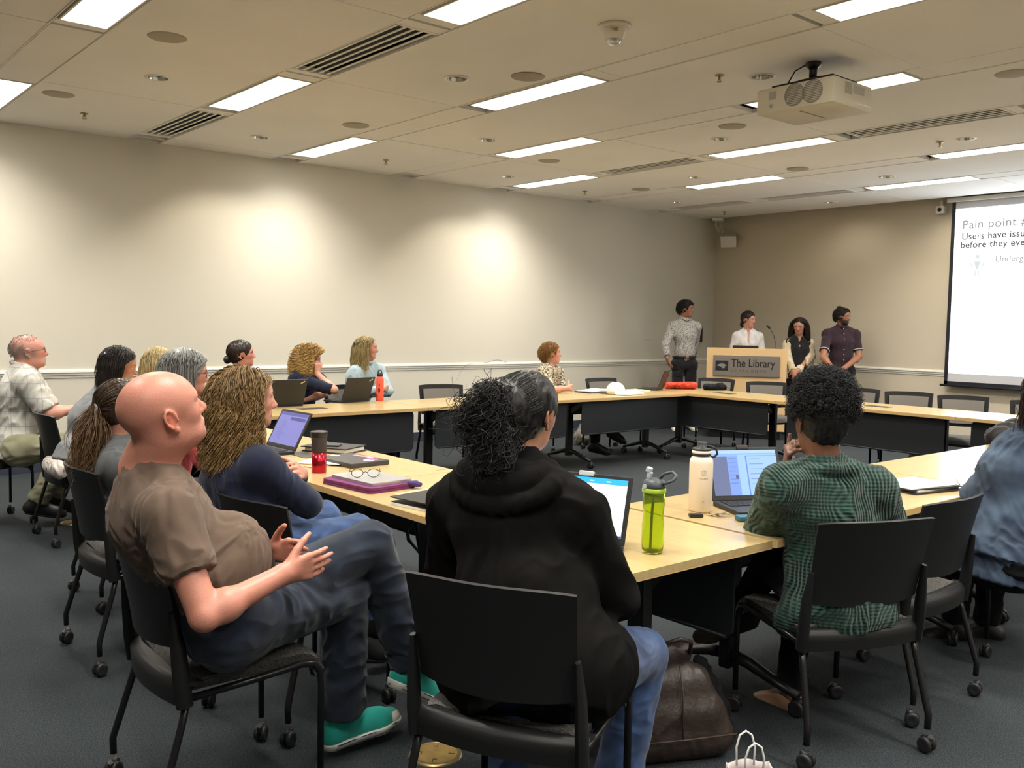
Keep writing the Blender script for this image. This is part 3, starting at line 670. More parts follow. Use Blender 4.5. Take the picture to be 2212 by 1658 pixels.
def laptop(x, y, z, deg, label, open_=105, W=.335, D=.235, disp=None, mark=None, sticker=None, camera=None):
    "origin: centre of the hinge line; deg: heading the user looks to; the base reaches back to the user"
    root = empty('laptop', (x, y, z), math.radians(deg), label, 'laptop')
    bm = bmesh.new(); bx(bm, (-D/2, 0, .009), (D, W, .018), bev=.003); obj('base', bm, M_tp, root)
    bm = bmesh.new()
    for r_ in range(5):
        for c_ in range(13): bx(bm, (-.035-r_*.0185, (c_-6)*.0225, .019), (.016, .0195, .003))
    bx(bm, (-D+.045, 0, .0185), (.05, .095, .002)); obj('keyboard', bm, M_key, root)
    a = math.radians(open_); L = D*.98; up_ = Vector((-math.cos(a), 0, math.sin(a))); c0 = Vector((.003, 0, .016)); n = Vector((-math.sin(a), 0, -math.cos(a)))  # towards the user
    Rm = Matrix((( -n.x, 0, up_.x), (0, 1, 0), (-n.z, 0, up_.z)))   # local x away from user, z up the lid
    bm = bmesh.new(); bx(bm, c0+up_*L/2, (.009, W, L), Rm, bev=.003); lid = obj('lid', bm, M_tp, root)
    bm = bmesh.new(); vs = bx(bm, (0, 0, 0), (W-.03, L-.035, .0008)); 
    d_ = obj('display', bm, disp or M_bez, lid); d_.matrix_local = Matrix.Translation(c0+up_*(L/2+.004)+n*.0052) @ Matrix(((0, up_.x, n.x), (-1, 0, 0), (0, up_.z, n.z))).to_4x4()
    if mark: 
        bm = bmesh.new(); bx(bm, c0+up_*(L-.028)-n*.005+Vector((0, W/2-.045, 0)), (.001, .042, .010), Rm @ RX(.5)); obj('lid_mark', bm, mark, lid)
    if camera is not None:
        bm = bmesh.new(); bx(bm, c0+up_*(L-.002)+n*.004, (.016, .055, .018), Rm, bev=.004); obj('webcam_cover', bm, camera, lid)
    return root
M_mark = mat('silver_mark', (.55, .55, .52), rough=.3, metal=.6)
WHT, BLU = (.86, .92, .97), (.02, .36, .80)
d1 = ui_mat('screen_document', WHT, [(0, 1, .90, 1, BLU), (0, 1, 0, .045, (.03, .07, .22)), (.55, .60, .94, .955, WHT), (.75, .80, .94, .955, WHT)], 1.35)
bl = [(0, 1, 0, 1, (.22, .40, .86)), (0, 1, .93, 1, (.36, .55, .95)), (0, .24, 0, .86, (.10, .13, .26)), (.24, .40, 0, .86, (.17, .30, .70)), (.40, 1, 0, .90, (.30, .50, .93)), (.52, .54, 0, .86, (.10, .22, .62)), (.52, 1, .86, .875, (.10, .22, .62)), (.345, .385, .36, .44, (.05, .06, .18))]
for i in range(7): bl.append((.255, .37, .80-.09*i, .815-.09*i, (.09, .16, .5)))
for i in range(6): bl.append((.57, .74+.05*(i % 3), .79-.11*i, .80-.11*i, (.08, .12, .38)))
d2 = ui_mat('screen_web_mail', (.3, .5, .95), bl, 1.0)
bl = [(0, 1, .9, 1, (.10, .10, .32)), (.42, .96, .76, .86, (.07, .07, .26))]
for i in range(10): bl.append((.08, .30+.05*(i % 4), .70-.06*i, .712-.06*i, (.12, .12, .36)))
d3 = ui_mat('screen_lilac_page', (.20, .20, .50), bl, 1.0)
Z = .7305
laptop(-10.085, -7.22, Z, 22, 'open laptop with a white page and blue bar, in front of the hoodie woman', 108, disp=d1, camera=mat('pale_sticker', (.5, .5, .5), rough=.5))
laptop(-8.985, -7.13, Z, 63, 'open laptop with a blue web page in front of the green sweater', 112, disp=d2, camera=mat('dark_cover', (.04, .02, .02), rough=.4))
laptop(-9.90, -4.62, Z, 2, 'open laptop with a lilac screen on the left table, beside the navy cardigan', 118, disp=d3)
laptop(-8.66, -2.20, Z, -86, 'open dark laptop seen from behind, left of the curly-haired woman', 108, mark=M_mark)
laptop(-7.93, -2.10, Z, -78, 'open dark laptop seen from behind, beside the orange bottle', 112, mark=M_mark)
laptop(-3.99, -2.33, Z, -62, 'open dark laptop near the room corner, beside the red jacket', 112, mark=M_mark)
laptop(*lect(-.02, .16, .988), math.degrees(ang)-90, 'laptop inside the lectern, showing only its dark upper edge', 92)
# closed laptop with stickers
root = empty('closed_laptop', (-9.785, -5.22, Z), math.radians(4), 'closed black laptop with pink stickers lying by the red tumbler', 'laptop')
bm = bmesh.new(); bx(bm, (0, 0, .012), (.235, .335, .024), bev=.004); obj('body', bm, mat('laptop_dark_grey', (.045, .045, .045), rough=.45), root)
for (sx_, sy_, w_s, h_s, cc, rz_) in ((.06, -.10, .05, .07, (.55, .12, .30), .3), (.08, .04, .035, .10, (.60, .20, .26), .1), (.02, -.12, .05, .05, (.6, .5, .55), -.3), (-.02, .13, .04, .05, (.62, .60, .60), .5), (.09, -.03, .03, .05, (.4, .4, .5), 0)):
    bm = bmesh.new(); prism(bm, rrect(w_s, h_s, .01, 3), .0243, .0248); o = obj('sticker', bm, mat('sticker_%d' % int(cc[0]*100+cc[2]*10), cc, rough=.5), root); o.location = (sx_, sy_, 0); o.rotation_euler = (0, 0, rz_)
# purple sleeve, silver laptop, spectacles
root = empty('laptop_sleeve', (-10.065, -5.845, Z), math.radians(6), 'purple padded laptop sleeve on the near left table', 'laptop sleeve')
M_pur = cloth_pur = mat('purple_neoprene', (.14, .022, .10), rough=.85, bump=.2, bscale=400)
bm = bmesh.new(); prism(bm, rrect(.265, .37, .03, 5), .000, .010); prism(bm, rrect(.262, .367, .03, 5), .012, .024); obj('cover', bm, M_pur, root)
bm = bmesh.new(); prism(bm, rrect(.258, .363, .03, 5), .009, .013); obj('zipper', bm, mat('zip_brown', (.16, .10, .06), rough=.5, metal=.3), root)
bm = bmesh.new(); tube(bm, [(.09, -.17, .020), (.11, -.205, .022), (.12, -.225, .018)], [.016, .019, .012], 8, flat=((0, 0, 1), .8)); obj('strap', bm, mat('violet_strap', (.055, .03, .15), rough=.8), root)
root = empty('silver_laptop', (-10.045, -5.835, Z+.0245), math.radians(4), 'closed silver laptop resting on the purple sleeve', 'laptop')
bm = bmesh.new(); prism(bm, rrect(.225, .32, .012, 4), 0, .006); prism(bm, rrect(.225, .32, .012, 4), .0068, .013); obj('body', bm, mat('aluminium', (.55, .55, .56), rough=.35, metal=.7), root)
root = empty('eyeglasses', (-10.085, -5.85, Z+.0380), math.radians(150), 'dark-rimmed spectacles lying open on the silver laptop', 'glasses')
M_spec = mat('dark_tortoise', (.03, .025, .02), rough=.3)
for s in (-1, 1):
    bm = bmesh.new(); tube(bm, [(s*.036+.026*math.cos(a), -.006*abs(math.cos(a)), .020+.019*math.sin(a)) for a in np.linspace(0, 2*PI, 19)[:-1]], .0017, 6, closed=True); obj('rim', bm, M_spec, root)
    bm = bmesh.new(); tube(bm, [(s*.062, 0, .028), (s*.070, -.01, .028), (s*.073, -.06, .022), (s*.070, -.11, .008), (s*.066, -.135, .022)], .0018, 6); obj('temple', bm, M_spec, root)
bm = bmesh.new(); tube(bm, [(-.011, 0, .022), (0, .004, .027), (.011, 0, .022)], .0017, 6); obj('bridge', bm, M_spec, root)
# binders, folders and papers
M_pap = mat('paper_white', (.78, .77, .72), rough=.8); M_bind = mat('binder_vinyl', (.022, .022, .024), rough=.42); M_tan = mat('manila', (.60, .42, .24), rough=.8)
def stack(name, label, cat, x, y, z, deg, layers, group=None):
    root = empty(name, (x, y, z), math.radians(deg), label, cat, group); h = 0
    for (nm, w_s, d_s, t_, m_, dx, dy, rz_) in layers:
        bm = bmesh.new(); prism(bm, rrect(w_s, d_s, .006, 2), h+.0003, h+t_); o = obj(nm, bm, m_, root); o.location = (dx, dy, 0); o.rotation_euler = (0, 0, rz_); h += t_
    return root
stack('binder', 'black ring binder lying open-edged beside the hoodie woman', 'binder', -10.075, -6.405, Z, 8, [('pages', .23, .29, .010, M_pap, -.01, 0, .05), ('cover', .25, .31, .003, M_bind, 0, 0, 0), ('rings', .04, .26, .016, M_bind, .08, 0, 0), ('cover', .255, .315, .004, M_bind, .0, 0, .02)])
stack('folder', 'black folder with white paper on top, right of the green sweater', 'folder', -7.985, -7.36, Z, -12, [('cover', .33, .25, .008, M_bind, 0, 0, 0), ('pages', .30, .22, .008, M_pap, .01, 0, .03), ('cover', .335, .25, .006, M_bind, 0, .01, -.04), ('paper', .32, .235, .003, M_pap, -.01, .015, .02)])
root = stack('envelope_stack', 'brown envelopes between red tumbler and navy cardigan', 'envelopes', -9.985, -5.13, Z, 12, [('envelope', .17, .26, .004, M_tan, 0, 0, 0), ('envelope', .16, .25, .004, mat('kraft', (.42, .26, .13), rough=.8), .01, .03, .25), ('paper', .14, .22, .002, M_pap, .05, -.05, .5)])
stack('planner', 'thick black planner with loose papers behind the red tumbler', 'planner', -9.64, -4.78, Z, 25, [('cover', .22, .30, .006, M_bind, 0, 0, 0), ('pages', .20, .27, .018, M_pap, 0, 0, .03), ('cover', .215, .30, .006, M_bind, 0, .01, .05), ('phone', .08, .15, .008, M_bind, -.03, .03, .4)])
stack('papers', 'white papers on a black folder before the short-haired woman', 'papers', -4.93, -2.22, Z, 4, [('folder', .46, .24, .012, M_bind, 0, 0, 0), ('paper', .42, .22, .010, M_pap, 0, .01, .06), ('paper', .25, .2, .006, M_pap, .03, .02, .4)])
stack('papers', 'white papers lying between the cap and the far laptop', 'papers', -4.42, -2.30, Z, -10, [('paper', .34, .23, .008, M_pap, 0, 0, .1), ('paper', .28, .21, .004, mat('paper_cream', (.70, .62, .36), rough=.8), .03, -.01, .3)])
bm = bmesh.new(); prism(bm, rrect(.27, .10, .004, 2), 0, .0012); o = obj('paper_slip', bm, M_tan); o.location = (-9.95, -6.12, Z); o.rotation_euler = (0, 0, .15); tag(o, 'tan paper slip sticking out by the purple sleeve', 'paper')
bm = bmesh.new(); tube(bm, [(-.07, 0, .004), (.07, 0, .004)], .004, 8); o = obj('pen', bm, M_mark); o.location = (-7.80, -7.47, Z+.024); o.rotation_euler = (0, 0, .5); tag(o, 'thin silver pen lying on the right-hand folder edge', 'pen')
# ------------------------------------------------------------------ bottles
root = empty('tumbler', (-10.075, -5.40, Z), 0, 'metallic red travel tumbler with a black grip', 'tumbler')
bm = bmesh.new(); lathe(bm, [(.033, 0), (.036, .003), (.036, .100)], (0, 0, 0), 32); obj('steel_body', bm, mat('metallic_red', (.45, .02, .035), rough=.22, metal=.85), root)
bm = bmesh.new(); lathe(bm, [(.0362, .100), (.0375, .104), (.0365, .150), (.0385, .168), (.0385, .171)], (0, 0, 0), 32); obj('grip', bm, mat('grip_rubber', (.045, .036, .034), rough=.7), root)
bm = bmesh.new(); lathe(bm, [(.0375, .1712), (.039, .174), (.0415, .196), (.041, .202), (.036, .200), (.0001, .197)], (0, 0, 0), 32); obj('lid', bm, mat('lid_dark', (.03, .022, .022), rough=.35), root)
root = empty('orange_bottle', (-7.64, -2.06, Z), 0, 'coral-orange water bottle with a black cap on the far table', 'bottle')
bm = bmesh.new(); lathe(bm, [(.034, 0), (.036, .004), (.036, .200), (.026, .222), (.024, .226)], (0, 0, 0), 24); obj('body', bm, mat('coral_enamel', (.78, .10, .06), rough=.4), root)
bm = bmesh.new(); lathe(bm, [(.026, .226), (.028, .23), (.028, .256), (.018, .262)], (0, 0, 0), 20); tube(bm, [(-.02, 0, .26), (-.015, 0, .285), (.015, 0, .285), (.02, 0, .26)], .005, 6); obj('cap', bm, M_plas, root)
bm = bmesh.new(); 
for (a0, z0, ww, hh) in ((-2.3, .10, .5, .05), (-2.9, .05, .45, .035), (-2.25, .145, .3, .02)):
    A_ = [[bm.verts.new((.0365*math.cos(a0+ww*i/6-ww/2), .0365*math.sin(a0+ww*i/6-ww/2), z0+(hh*.5*math.sqrt(max(.04, 1-(i/3-1)**2)))*s)) for i in range(7)] for s in (-1, 1)]
    for i in range(6): bm.faces.new((A_[0][i], A_[0][i+1], A_[1][i+1], A_[1][i]))
obj('sticker', bm, mat('black_print', (.02, .02, .02)), root)
root = empty('cream_bottle', (-9.265, -7.09, Z), math.radians(232), 'cream insulated bottle with a black cap, left of the blue-screen laptop', 'bottle')
bm = bmesh.new(); lathe(bm, [(.044, 0), (.047, .004), (.0475, .195), (.046, .207), (.040, .218), (.034, .222), (.034, .224)], (0, 0, 0), 36); obj('body', bm, mat('cream_powder_coat', (.80, .70, .58), rough=.5), root)
bm = bmesh.new(); lathe(bm, [(.036, .224), (.037, .226), (.037, .232), (.036, .234)], (0, 0, 0), 30); lathe(bm, [(.038, .246), (.0385, .250), (.036, .256), (.020, .258), (.020, .276), (.017, .280)], (0, 0, 0), 30)
tube(bm, [(0, .020, .262), (0, .035, .262), (0, .058, .252), (0, .064, .232), (0, .050, .218), (0, .036, .222)], .005, 6); obj('cap', bm, M_plas, root)
bm = bmesh.new(); lathe(bm, [(.0375, .234), (.039, .236), (.039, .2455), (.0375, .246)], (0, 0, 0), 30); obj('cap_band', bm, mat('white_band', (.75, .72, .68), rough=.4), root)
def bent_text(s, size, r, z, m_, par, col=0.0):
    me = text_mesh(s, size, .0003); xs = [v.co.x for v in me.vertices]; w0 = (min(xs)+max(xs))/2
    for v in me.vertices:
        a = (v.co.x-w0)/r; rr_ = r+v.co.z; v.co = Vector((rr_*math.cos(a), rr_*math.sin(a), z+v.co.y))
    return link('lettering', me, m_, par)
M_print = mat('grey_print', (.42, .34, .28), rough=.6)
bent_text('TAKEYA', .0095, .0478, .134, M_print, root); bent_text('32', .011, .0478, .040, M_print, root)
bm = bmesh.new(); 
tube(bm, [(.0478*math.cos(.24*math.cos(a)), .0478*math.sin(.24*math.cos(a)), .160+.0115*math.sin(a)) for a in np.linspace(0, 2*PI, 21)[:-1]], .0007, 4, closed=True)
for s in (-.08, 0, .08): tube(bm, [(.0478*math.cos(s), .0478*math.sin(s), .151), (.0478*math.cos(s*1.4+.03), .0478*math.sin(s*1.4+.03), .169)], .0007, 4)
obj('emblem', bm, M_print, root)
root = empty('green_bottle', (-9.955, -7.44, Z), math.radians(10), 'transparent lime-green sports bottle with a grey flip lid', 'bottle')
M_lime = mat('lime_plastic', (.80, 1.0, .12), rough=.06, trans=.88, ior=1.2, spec=.5)
bm = bmesh.new(); prof = [(.030, 0), (.034, .004), (.0365, .03), (.0365, .09), (.033, .125), (.0365, .165), (.0370, .200), (.034, .206), (.030, .206)]
lathe(bm, prof+[(.027, .204), (.0335, .197), (.0345, .163), (.031, .125), (.0345, .088), (.0345, .03), (.030, .008), (.0001, .006)], (0, 0, 0), 36, cap=False)
bmesh.ops.contextual_create(bm, geom=[e for e in bm.edges if e.is_boundary]); obj('body', bm, M_lime, root)
bm = bmesh.new(); tube(bm, [(.006, .012, .01), (.004, .008, .12), (0, 0, .205)], .0045, 8); obj('straw', bm, mat('green_straw', (.05, .42, .02), rough=.5), root)
bm = bmesh.new(); lathe(bm, [(.0385, .200), (.0392, .203), (.0392, .212), (.0375, .216)], (0, 0, 0), 32); obj('collar_ring', bm, mat('lime_ring', (.40, .62, .06), rough=.4), root)
M_gr = mat('slate_plastic', (.055, .065, .075), rough=.4)
bm = bmesh.new(); lathe(bm, [(.0380, .216), (.0385, .222), (.034, .238), (.022, .246), (.0001, .248)], (0, 0, 0), 32)
tube(bm, [(.005, -.010, .240), (.012, -.030, .262), (.016, -.058, .272), (.010, -.076, .262), (-.004, -.074, .248), (-.008, -.050, .236), (-.006, -.030, .232)], .0055, 7); obj('lid', bm, M_gr, root)
bm = bmesh.new(); bx(bm, (0, .018, .255), (.016, .014, .022), RX(.3), bev=.003); bx(bm, (0, .020, .272), (.018, .018, .018), RX(.3), bev=.004); lathe(bm, [(.008, 0), (.008, .004)], (-.034, .014, .222), 12, M3=RY(-PI/2)); obj('spout', bm, mat('pale_spout', (.55, .58, .62), rough=.3), root)
# small things by the laptop
root = empty('key_ring', (-9.315, -7.205, Z), .4, 'bunch of brass keys on the table beside the cream bottle', 'keys')
M_keyb = mat('key_brass', (.45, .33, .15), rough=.35, metal=.9)
for i, a in enumerate((0, .7, 1.3, -.5, -1.1)):
    bm = bmesh.new(); R3 = RZ(a); q = lambda x, y, z: R3 @ Vector((x, y, z)); lathe(bm, [(.0001, 0), (.011, 0), (.011, .002), (.0001, .002)], q(.018, 0, .001+.0022*i), 12, cap=False); bx(bm, q(.042, 0, .002+.0022*i), (.034, .006, .002), R3); bx(bm, q(.050, .003, .002+.0022*i), (.012, .004, .002), R3); obj('key', bm, M_keyb, root)
bm = bmesh.new(); tube(bm, [(.012*math.cos(a), .012*math.sin(a), .006+.003*math.sin(a)) for a in np.linspace(0, 2*PI, 17)[:-1]], .0011, 5, closed=True); obj('ring', bm, M_mark, root)
bm = bmesh.new(); bx(bm, (0, 0, .0075), (.055, .030, .015), bev=.006); o = obj('car_fob', bm, M_plas, None, angle=50); o.location = (-9.385, -7.165, Z); o.rotation_euler = (0, 0, -.6); tag(o, 'small black key fob left of the brass keys', 'key fob')
bm = bmesh.new(); bx(bm, (0, 0, .010), (.075, .050, .020), bev=.007); o = obj('blue_pouch', bm, mat('teal_blue_case', (.03, .14, .22), rough=.5), None, angle=50); o.location = (-9.275, -7.32, Z); o.rotation_euler = (0, 0, -.5); tag(o, 'small teal-blue case under the green sweater elbow', 'case')
bm = bmesh.new(); bx(bm, (0, 0, .012), (.06, .035, .024), bev=.010); o = obj('computer_mouse', bm, mat('mouse_grey', (.35, .30, .25), rough=.4), None, angle=50); o.location = (-3.52, -2.40, Z); tag(o, 'small grey mouse beside the red jacket on the far table', 'mouse')
# ------------------------------------------------------------------ organic shapes: a distance field meshed by surface nets
V = lambda *a: np.array(a, dtype=np.float64)
def nz(v): v = np.asarray(v, float); return v/ max(1e-9, np.linalg.norm(v))
class Field:
    def __init__(s, lo, hi, h):
        s.h = h; s.lo = np.array(lo, float); s.n = np.ceil((np.array(hi, float)-s.lo)/h).astype(int)+1
        s.f = np.full(tuple(s.n), 1.0, dtype=np.float32)
        s.ax = [(s.lo[i]+h*np.arange(s.n[i])).astype(np.float32) for i in range(3)]
    def _blk(s, lo, hi):
        a = np.clip(np.floor((np.array(lo)-s.lo)/s.h).astype(int), 0, s.n); b = np.clip(np.ceil((np.array(hi)-s.lo)/s.h).astype(int)+1, 0, s.n)
        if np.any(b-a < 1): return None
        sl = tuple(slice(a[i], b[i]) for i in range(3))
        X = s.ax[0][sl[0]][:, None, None]; Y = s.ax[1][sl[1]][None, :, None]; Z = s.ax[2][sl[2]][None, None, :]
        return sl, X, Y, Z
    def _put(s, sl, d, k, sub, inter=False):
        A = s.f[sl]
        if sub:
            d = -d
            if k > 0: q = np.maximum(k-np.abs(A-d), 0)/k; s.f[sl] = np.maximum(A, d)+q*q*k*0.25
            else: s.f[sl] = np.maximum(A, d)
        else:
            if k > 0: q = np.maximum(k-np.abs(A-d), 0)/k; s.f[sl] = np.minimum(A, d)-q*q*k*0.25
            else: s.f[sl] = np.minimum(A, d)
    def cap(s, a, b, ra, rb, k=0.02, side=None, sc=1.0, cutb=False, cuta=False, sub=False):
        a = np.asarray(a, float); b = np.asarray(b, float); m = max(ra, rb)*max(1, sc)+k+3*s.h
        B = s._blk(np.minimum(a, b)-m, np.maximum(a, b)+m)
        if B is None: return s
        sl, X, Y, Z = B; ba = b-a; L2 = max(1e-9, ba @ ba)
        px, py, pz = X-a[0], Y-a[1], Z-a[2]
        t = (px*ba[0]+py*ba[1]+pz*ba[2])/L2; tc = np.clip(t, 0, 1)
        qx, qy, qz = px-tc*ba[0], py-tc*ba[1], pz-tc*ba[2]
        if side is not None and sc != 1.0:
            v = nz(side); c = (qx*v[0]+qy*v[1]+qz*v[2])*(1/sc-1); qx = qx+v[0]*c; qy = qy+v[1]*c; qz = qz+v[2]*c
        d = np.sqrt(qx*qx+qy*qy+qz*qz)-(ra+(rb-ra)*tc)
        L = math.sqrt(L2)
        if cutb: d = np.maximum(d, (t-1)*L)
        if cuta: d = np.maximum(d, -t*L)
        s._put(sl, d.astype(np.float32), k, sub); return s
    def ell(s, c, r, R=None, k=0.02, sub=False):
        c = np.asarray(c, float); r = np.asarray(r, float); R = np.eye(3) if R is None else np.asarray(R)
        ext = np.sqrt((R**2) @ (r**2))+k+3*s.h
        B = s._blk(c-ext, c+ext)
        if B is None: return s
        sl, X, Y, Z = B; px, py, pz = X-c[0], Y-c[1], Z-c[2]
        u = [(px*R[0, i]+py*R[1, i]+pz*R[2, i])/r[i] for i in range(3)]
        k0 = np.sqrt(u[0]**2+u[1]**2+u[2]**2)+1e-6; k1 = np.sqrt(sum((u[i]/r[i])**2 for i in range(3)))+1e-6
        s._put(sl, (k0*(k0-1)/k1).astype(np.float32), k, sub); return s
    def plane(s, p, n):  # cut away the side n points to
        n = nz(n); X = s.ax[0][:, None, None]-p[0]; Y = s.ax[1][None, :, None]-p[1]; Z = s.ax[2][None, None, :]-p[2]
        s.f = np.maximum(s.f, (X*n[0]+Y*n[1]+Z*n[2]).astype(np.float32)); return s
    def mesh(s, smooth=2):
        f = s.f; ins = f < 0
        c = ins[:-1, :-1, :-1]; any_ = c.copy(); all_ = c.copy()
        for dx in (0, 1):
            for dy in (0, 1):
                for dz in (0, 1):
                    q = ins[dx:f.shape[0]-1+dx, dy:f.shape[1]-1+dy, dz:f.shape[2]-1+dz]; any_ |= q; all_ &= q
        act = any_ & ~all_; idx = np.argwhere(act); n = len(idx)
        ids = np.full(act.shape, -1, dtype=np.int32); ids[act] = np.arange(n)
        val = {}
        for dx in (0, 1):
            for dy in (0, 1):
                for dz in (0, 1): val[dx, dy, dz] = f[idx[:, 0]+dx, idx[:, 1]+dy, idx[:, 2]+dz]
        acc = np.zeros((n, 3)); cnt = np.zeros(n)
        cs = list(val)
        for a in cs:
            for ax in range(3):
                if a[ax]: continue
                b_ = list(a); b_[ax] = 1; b_ = tuple(b_); va, vb = val[a], val[b_]; mk = (va < 0) != (vb < 0)
                t = np.where(mk, va/np.where(mk, va-vb, 1), 0)
                for j in range(3): acc[:, j] += np.where(mk, a[j]+(t if j == ax else 0), 0)
                cnt += mk
        Vv = (idx+acc/cnt[:, None])*s.h+s.lo
        quads = []
        for ax in range(3):
            o1, o2 = [(1, 2), (2, 0), (0, 1)][ax]
            A = [slice(None)]*3; Bs = [slice(None)]*3; A[ax] = slice(0, -1); Bs[ax] = slice(1, None)
            ia, ib = ins[tuple(A)], ins[tuple(Bs)]; e = np.argwhere(ia != ib)
            ok = (e[:, o1] > 0) & (e[:, o2] > 0) & (e[:, o1] < s.n[o1]-1) & (e[:, o2] < s.n[o2]-1); e = e[ok]
            fl = ia[e[:, 0], e[:, 1], e[:, 2]]
            def g_(d1, d2):
                q = e.copy(); q[:, o1] += d1; q[:, o2] += d2; return ids[q[:, 0], q[:, 1], q[:, 2]]
            q = np.stack([g_(-1, -1), g_(0, -1), g_(0, 0), g_(-1, 0)], 1); q[~fl] = q[~fl][:, ::-1]; quads.append(q)
        Q = np.concatenate(quads); Q = Q[(Q >= 0).all(1)]
        for _ in range(smooth): Vv = lap(Vv, Q, 0.5)
        return Vv, Q
def lap(Vv, Q, a):
    n = len(Vv); E = np.concatenate([Q[:, [0, 1]], Q[:, [1, 2]], Q[:, [2, 3]], Q[:, [3, 0]]]); i = np.concatenate([E[:, 0], E[:, 1]]); j = np.concatenate([E[:, 1], E[:, 0]])
    cn = np.maximum(1, np.bincount(i, minlength=n)); return np.stack([Vv[:, c]*(1-a)+a*np.bincount(i, Vv[j, c], minlength=n)/cn for c in range(3)], 1)
def normals(Vv, Q):
    fn = np.cross(Vv[Q[:, 2]]-Vv[Q[:, 0]], Vv[Q[:, 3]]-Vv[Q[:, 1]]); n = len(Vv)
    N_ = np.stack([sum(np.bincount(Q[:, k], fn[:, c], minlength=n) for k in range(4)) for c in range(3)], 1)
    return N_/np.maximum(1e-9, np.linalg.norm(N_, axis=1))[:, None]
def wav(p, sc, seed, octs=2, dirs=7):
    r = np.random.RandomState(seed); out = np.zeros(len(p)); amp = 1.0; tot = 0
    for o in range(octs):
        for _ in range(dirs):
            d = r.normal(size=3); d /= np.linalg.norm(d); out += amp*np.sin(p @ (d*2*PI/sc)*r.uniform(0.7, 1.3)+r.uniform(0, 6.3))
        tot += amp*math.sqrt(dirs); amp *= 0.5; sc *= 0.5
    return out/tot
def folds(Vv, Q, amp, sc, seed, axis=(0, 0, 1), stretch=2.2, mask=None):
    "cloth creases: ridged waves drawn out along an axis, pushed along the normals"
    if amp <= 0: return Vv
    N_ = normals(Vv, Q); a = nz(axis); p = Vv - np.outer(Vv @ a, a)*(1-1/stretch)
    wp = p+0.35*sc*np.stack([wav(p, sc*2, seed+k, 1) for k in range(3)], 1)
    f = 1-np.abs(wav(wp, sc, seed+5, 2))*1.6
    d = amp*np.clip(f, -0.8, 1)*(1 if mask is None else mask)
    return Vv+N_*d[:, None]
def to_obj(name, Vv, Q, m, parent, tint=None, smooth=True):
    me = bpy.data.meshes.new(name); n = len(Vv); k = Q.shape[1]
    me.vertices.add(n); me.vertices.foreach_set('co', Vv.astype(np.float32).ravel())
    me.loops.add(Q.size); me.loops.foreach_set('vertex_index', Q.astype(np.int32).ravel())
    me.polygons.add(len(Q)); me.polygons.foreach_set('loop_start', np.arange(0, Q.size, k, dtype=np.int32)); me.polygons.foreach_set('loop_total', np.full(len(Q), k, dtype=np.int32))
    if smooth: me.polygons.foreach_set('use_smooth', np.ones(len(Q), dtype=bool))
    me.update(); me.validate()
    if tint is not None:
        ca = me.color_attributes.new('tint', 'FLOAT_COLOR', 'POINT'); c4 = np.concatenate([tint, np.ones((n, 1))], 1).astype(np.float32); ca.data.foreach_set('color', c4.ravel())
    return link(name, me, m, parent)
# ------------------------------------------------------------------ skin, cloth and hair materials
def skin_mat(name, rough=0.41, bumpk=0.16):
    if name in MATS: return MATS[name]
    m, nt, b, N, Lk = node_mat(name)
    at = N('ShaderNodeAttribute'); at.attribute_name = 'tint'; tc = N('ShaderNodeTexCoord')
    n1 = N('ShaderNodeTexNoise', i_Scale=45.0, i_Detail=4.0); mx = N('ShaderNodeMix', data_type='RGBA', blend_type='MULTIPLY'); mx.inputs[0].default_value = 0.16
    n2 = N('ShaderNodeTexNoise', i_Scale=220.0, i_Detail=3.0); bp = N('ShaderNodeBump', i_Strength=bumpk, i_Distance=0.004)
    Lk(tc.outputs['Object'], n1.inputs['Vector']); Lk(tc.outputs['Object'], n2.inputs['Vector'])
    Lk(at.outputs['Color'], mx.inputs[6]); Lk(n1.outputs[1], mx.inputs[7]); Lk(mx.outputs[2], b.inputs['Base Color'])
    Lk(n2.outputs[0], bp.inputs['Height']); Lk(bp.outputs[0], b.inputs['Normal'])
    b.inputs['Roughness'].default_value = rough; b.inputs['Specular IOR Level'].default_value = 0.4
    b.inputs['Subsurface Weight'].default_value = 0.0
    return m
M_skin = skin_mat('skin')
def cloth(name, col, rough=0.88, weave=900, bump=0.15, var=0.12, sheen=0.15, spec=0.25):
    if name in MATS: return MATS[name]
    m, nt, b, N, Lk = node_mat(name)
    tc = N('ShaderNodeTexCoord'); n1 = N('ShaderNodeTexNoise', i_Scale=float(weave), i_Detail=2.0); n2 = N('ShaderNodeTexNoise', i_Scale=14.0, i_Detail=4.0)
    r = N('ShaderNodeValToRGB'); r.color_ramp.elements[0].position = 0.3; r.color_ramp.elements[1].position = 0.7
    r.color_ramp.elements[0].color = (*[c*(1-var) for c in col], 1); r.color_ramp.elements[1].color = (*[min(1, c*(1+var)) for c in col], 1)
    bp = N('ShaderNodeBump', i_Strength=bump, i_Distance=0.004)
    for n in (n1, n2): Lk(tc.outputs['Object'], n.inputs['Vector'])
    Lk(n2.outputs[0], r.inputs[0]); Lk(r.outputs[0], b.inputs['Base Color']); Lk(n1.outputs[0], bp.inputs['Height']); Lk(bp.outputs[0], b.inputs['Normal'])
    b.inputs['Roughness'].default_value = rough; b.inputs['Sheen Weight'].default_value = sheen; b.inputs['Specular IOR Level'].default_value = spec
    return m
def hair_mat(name, dark, light, rough=0.45, scale=(60, 60, 6)):
    if name in MATS: return MATS[name]
    m, nt, b, N, Lk = node_mat(name)
    at = N('ShaderNodeAttribute'); at.attribute_name = 'tint'; Lk(at.outputs['Color'], b.inputs['Base Color'])
    b.inputs['Roughness'].default_value = rough; b.inputs['Specular IOR Level'].default_value = 0.28; m['dark'] = dark; m['light'] = light
    return m
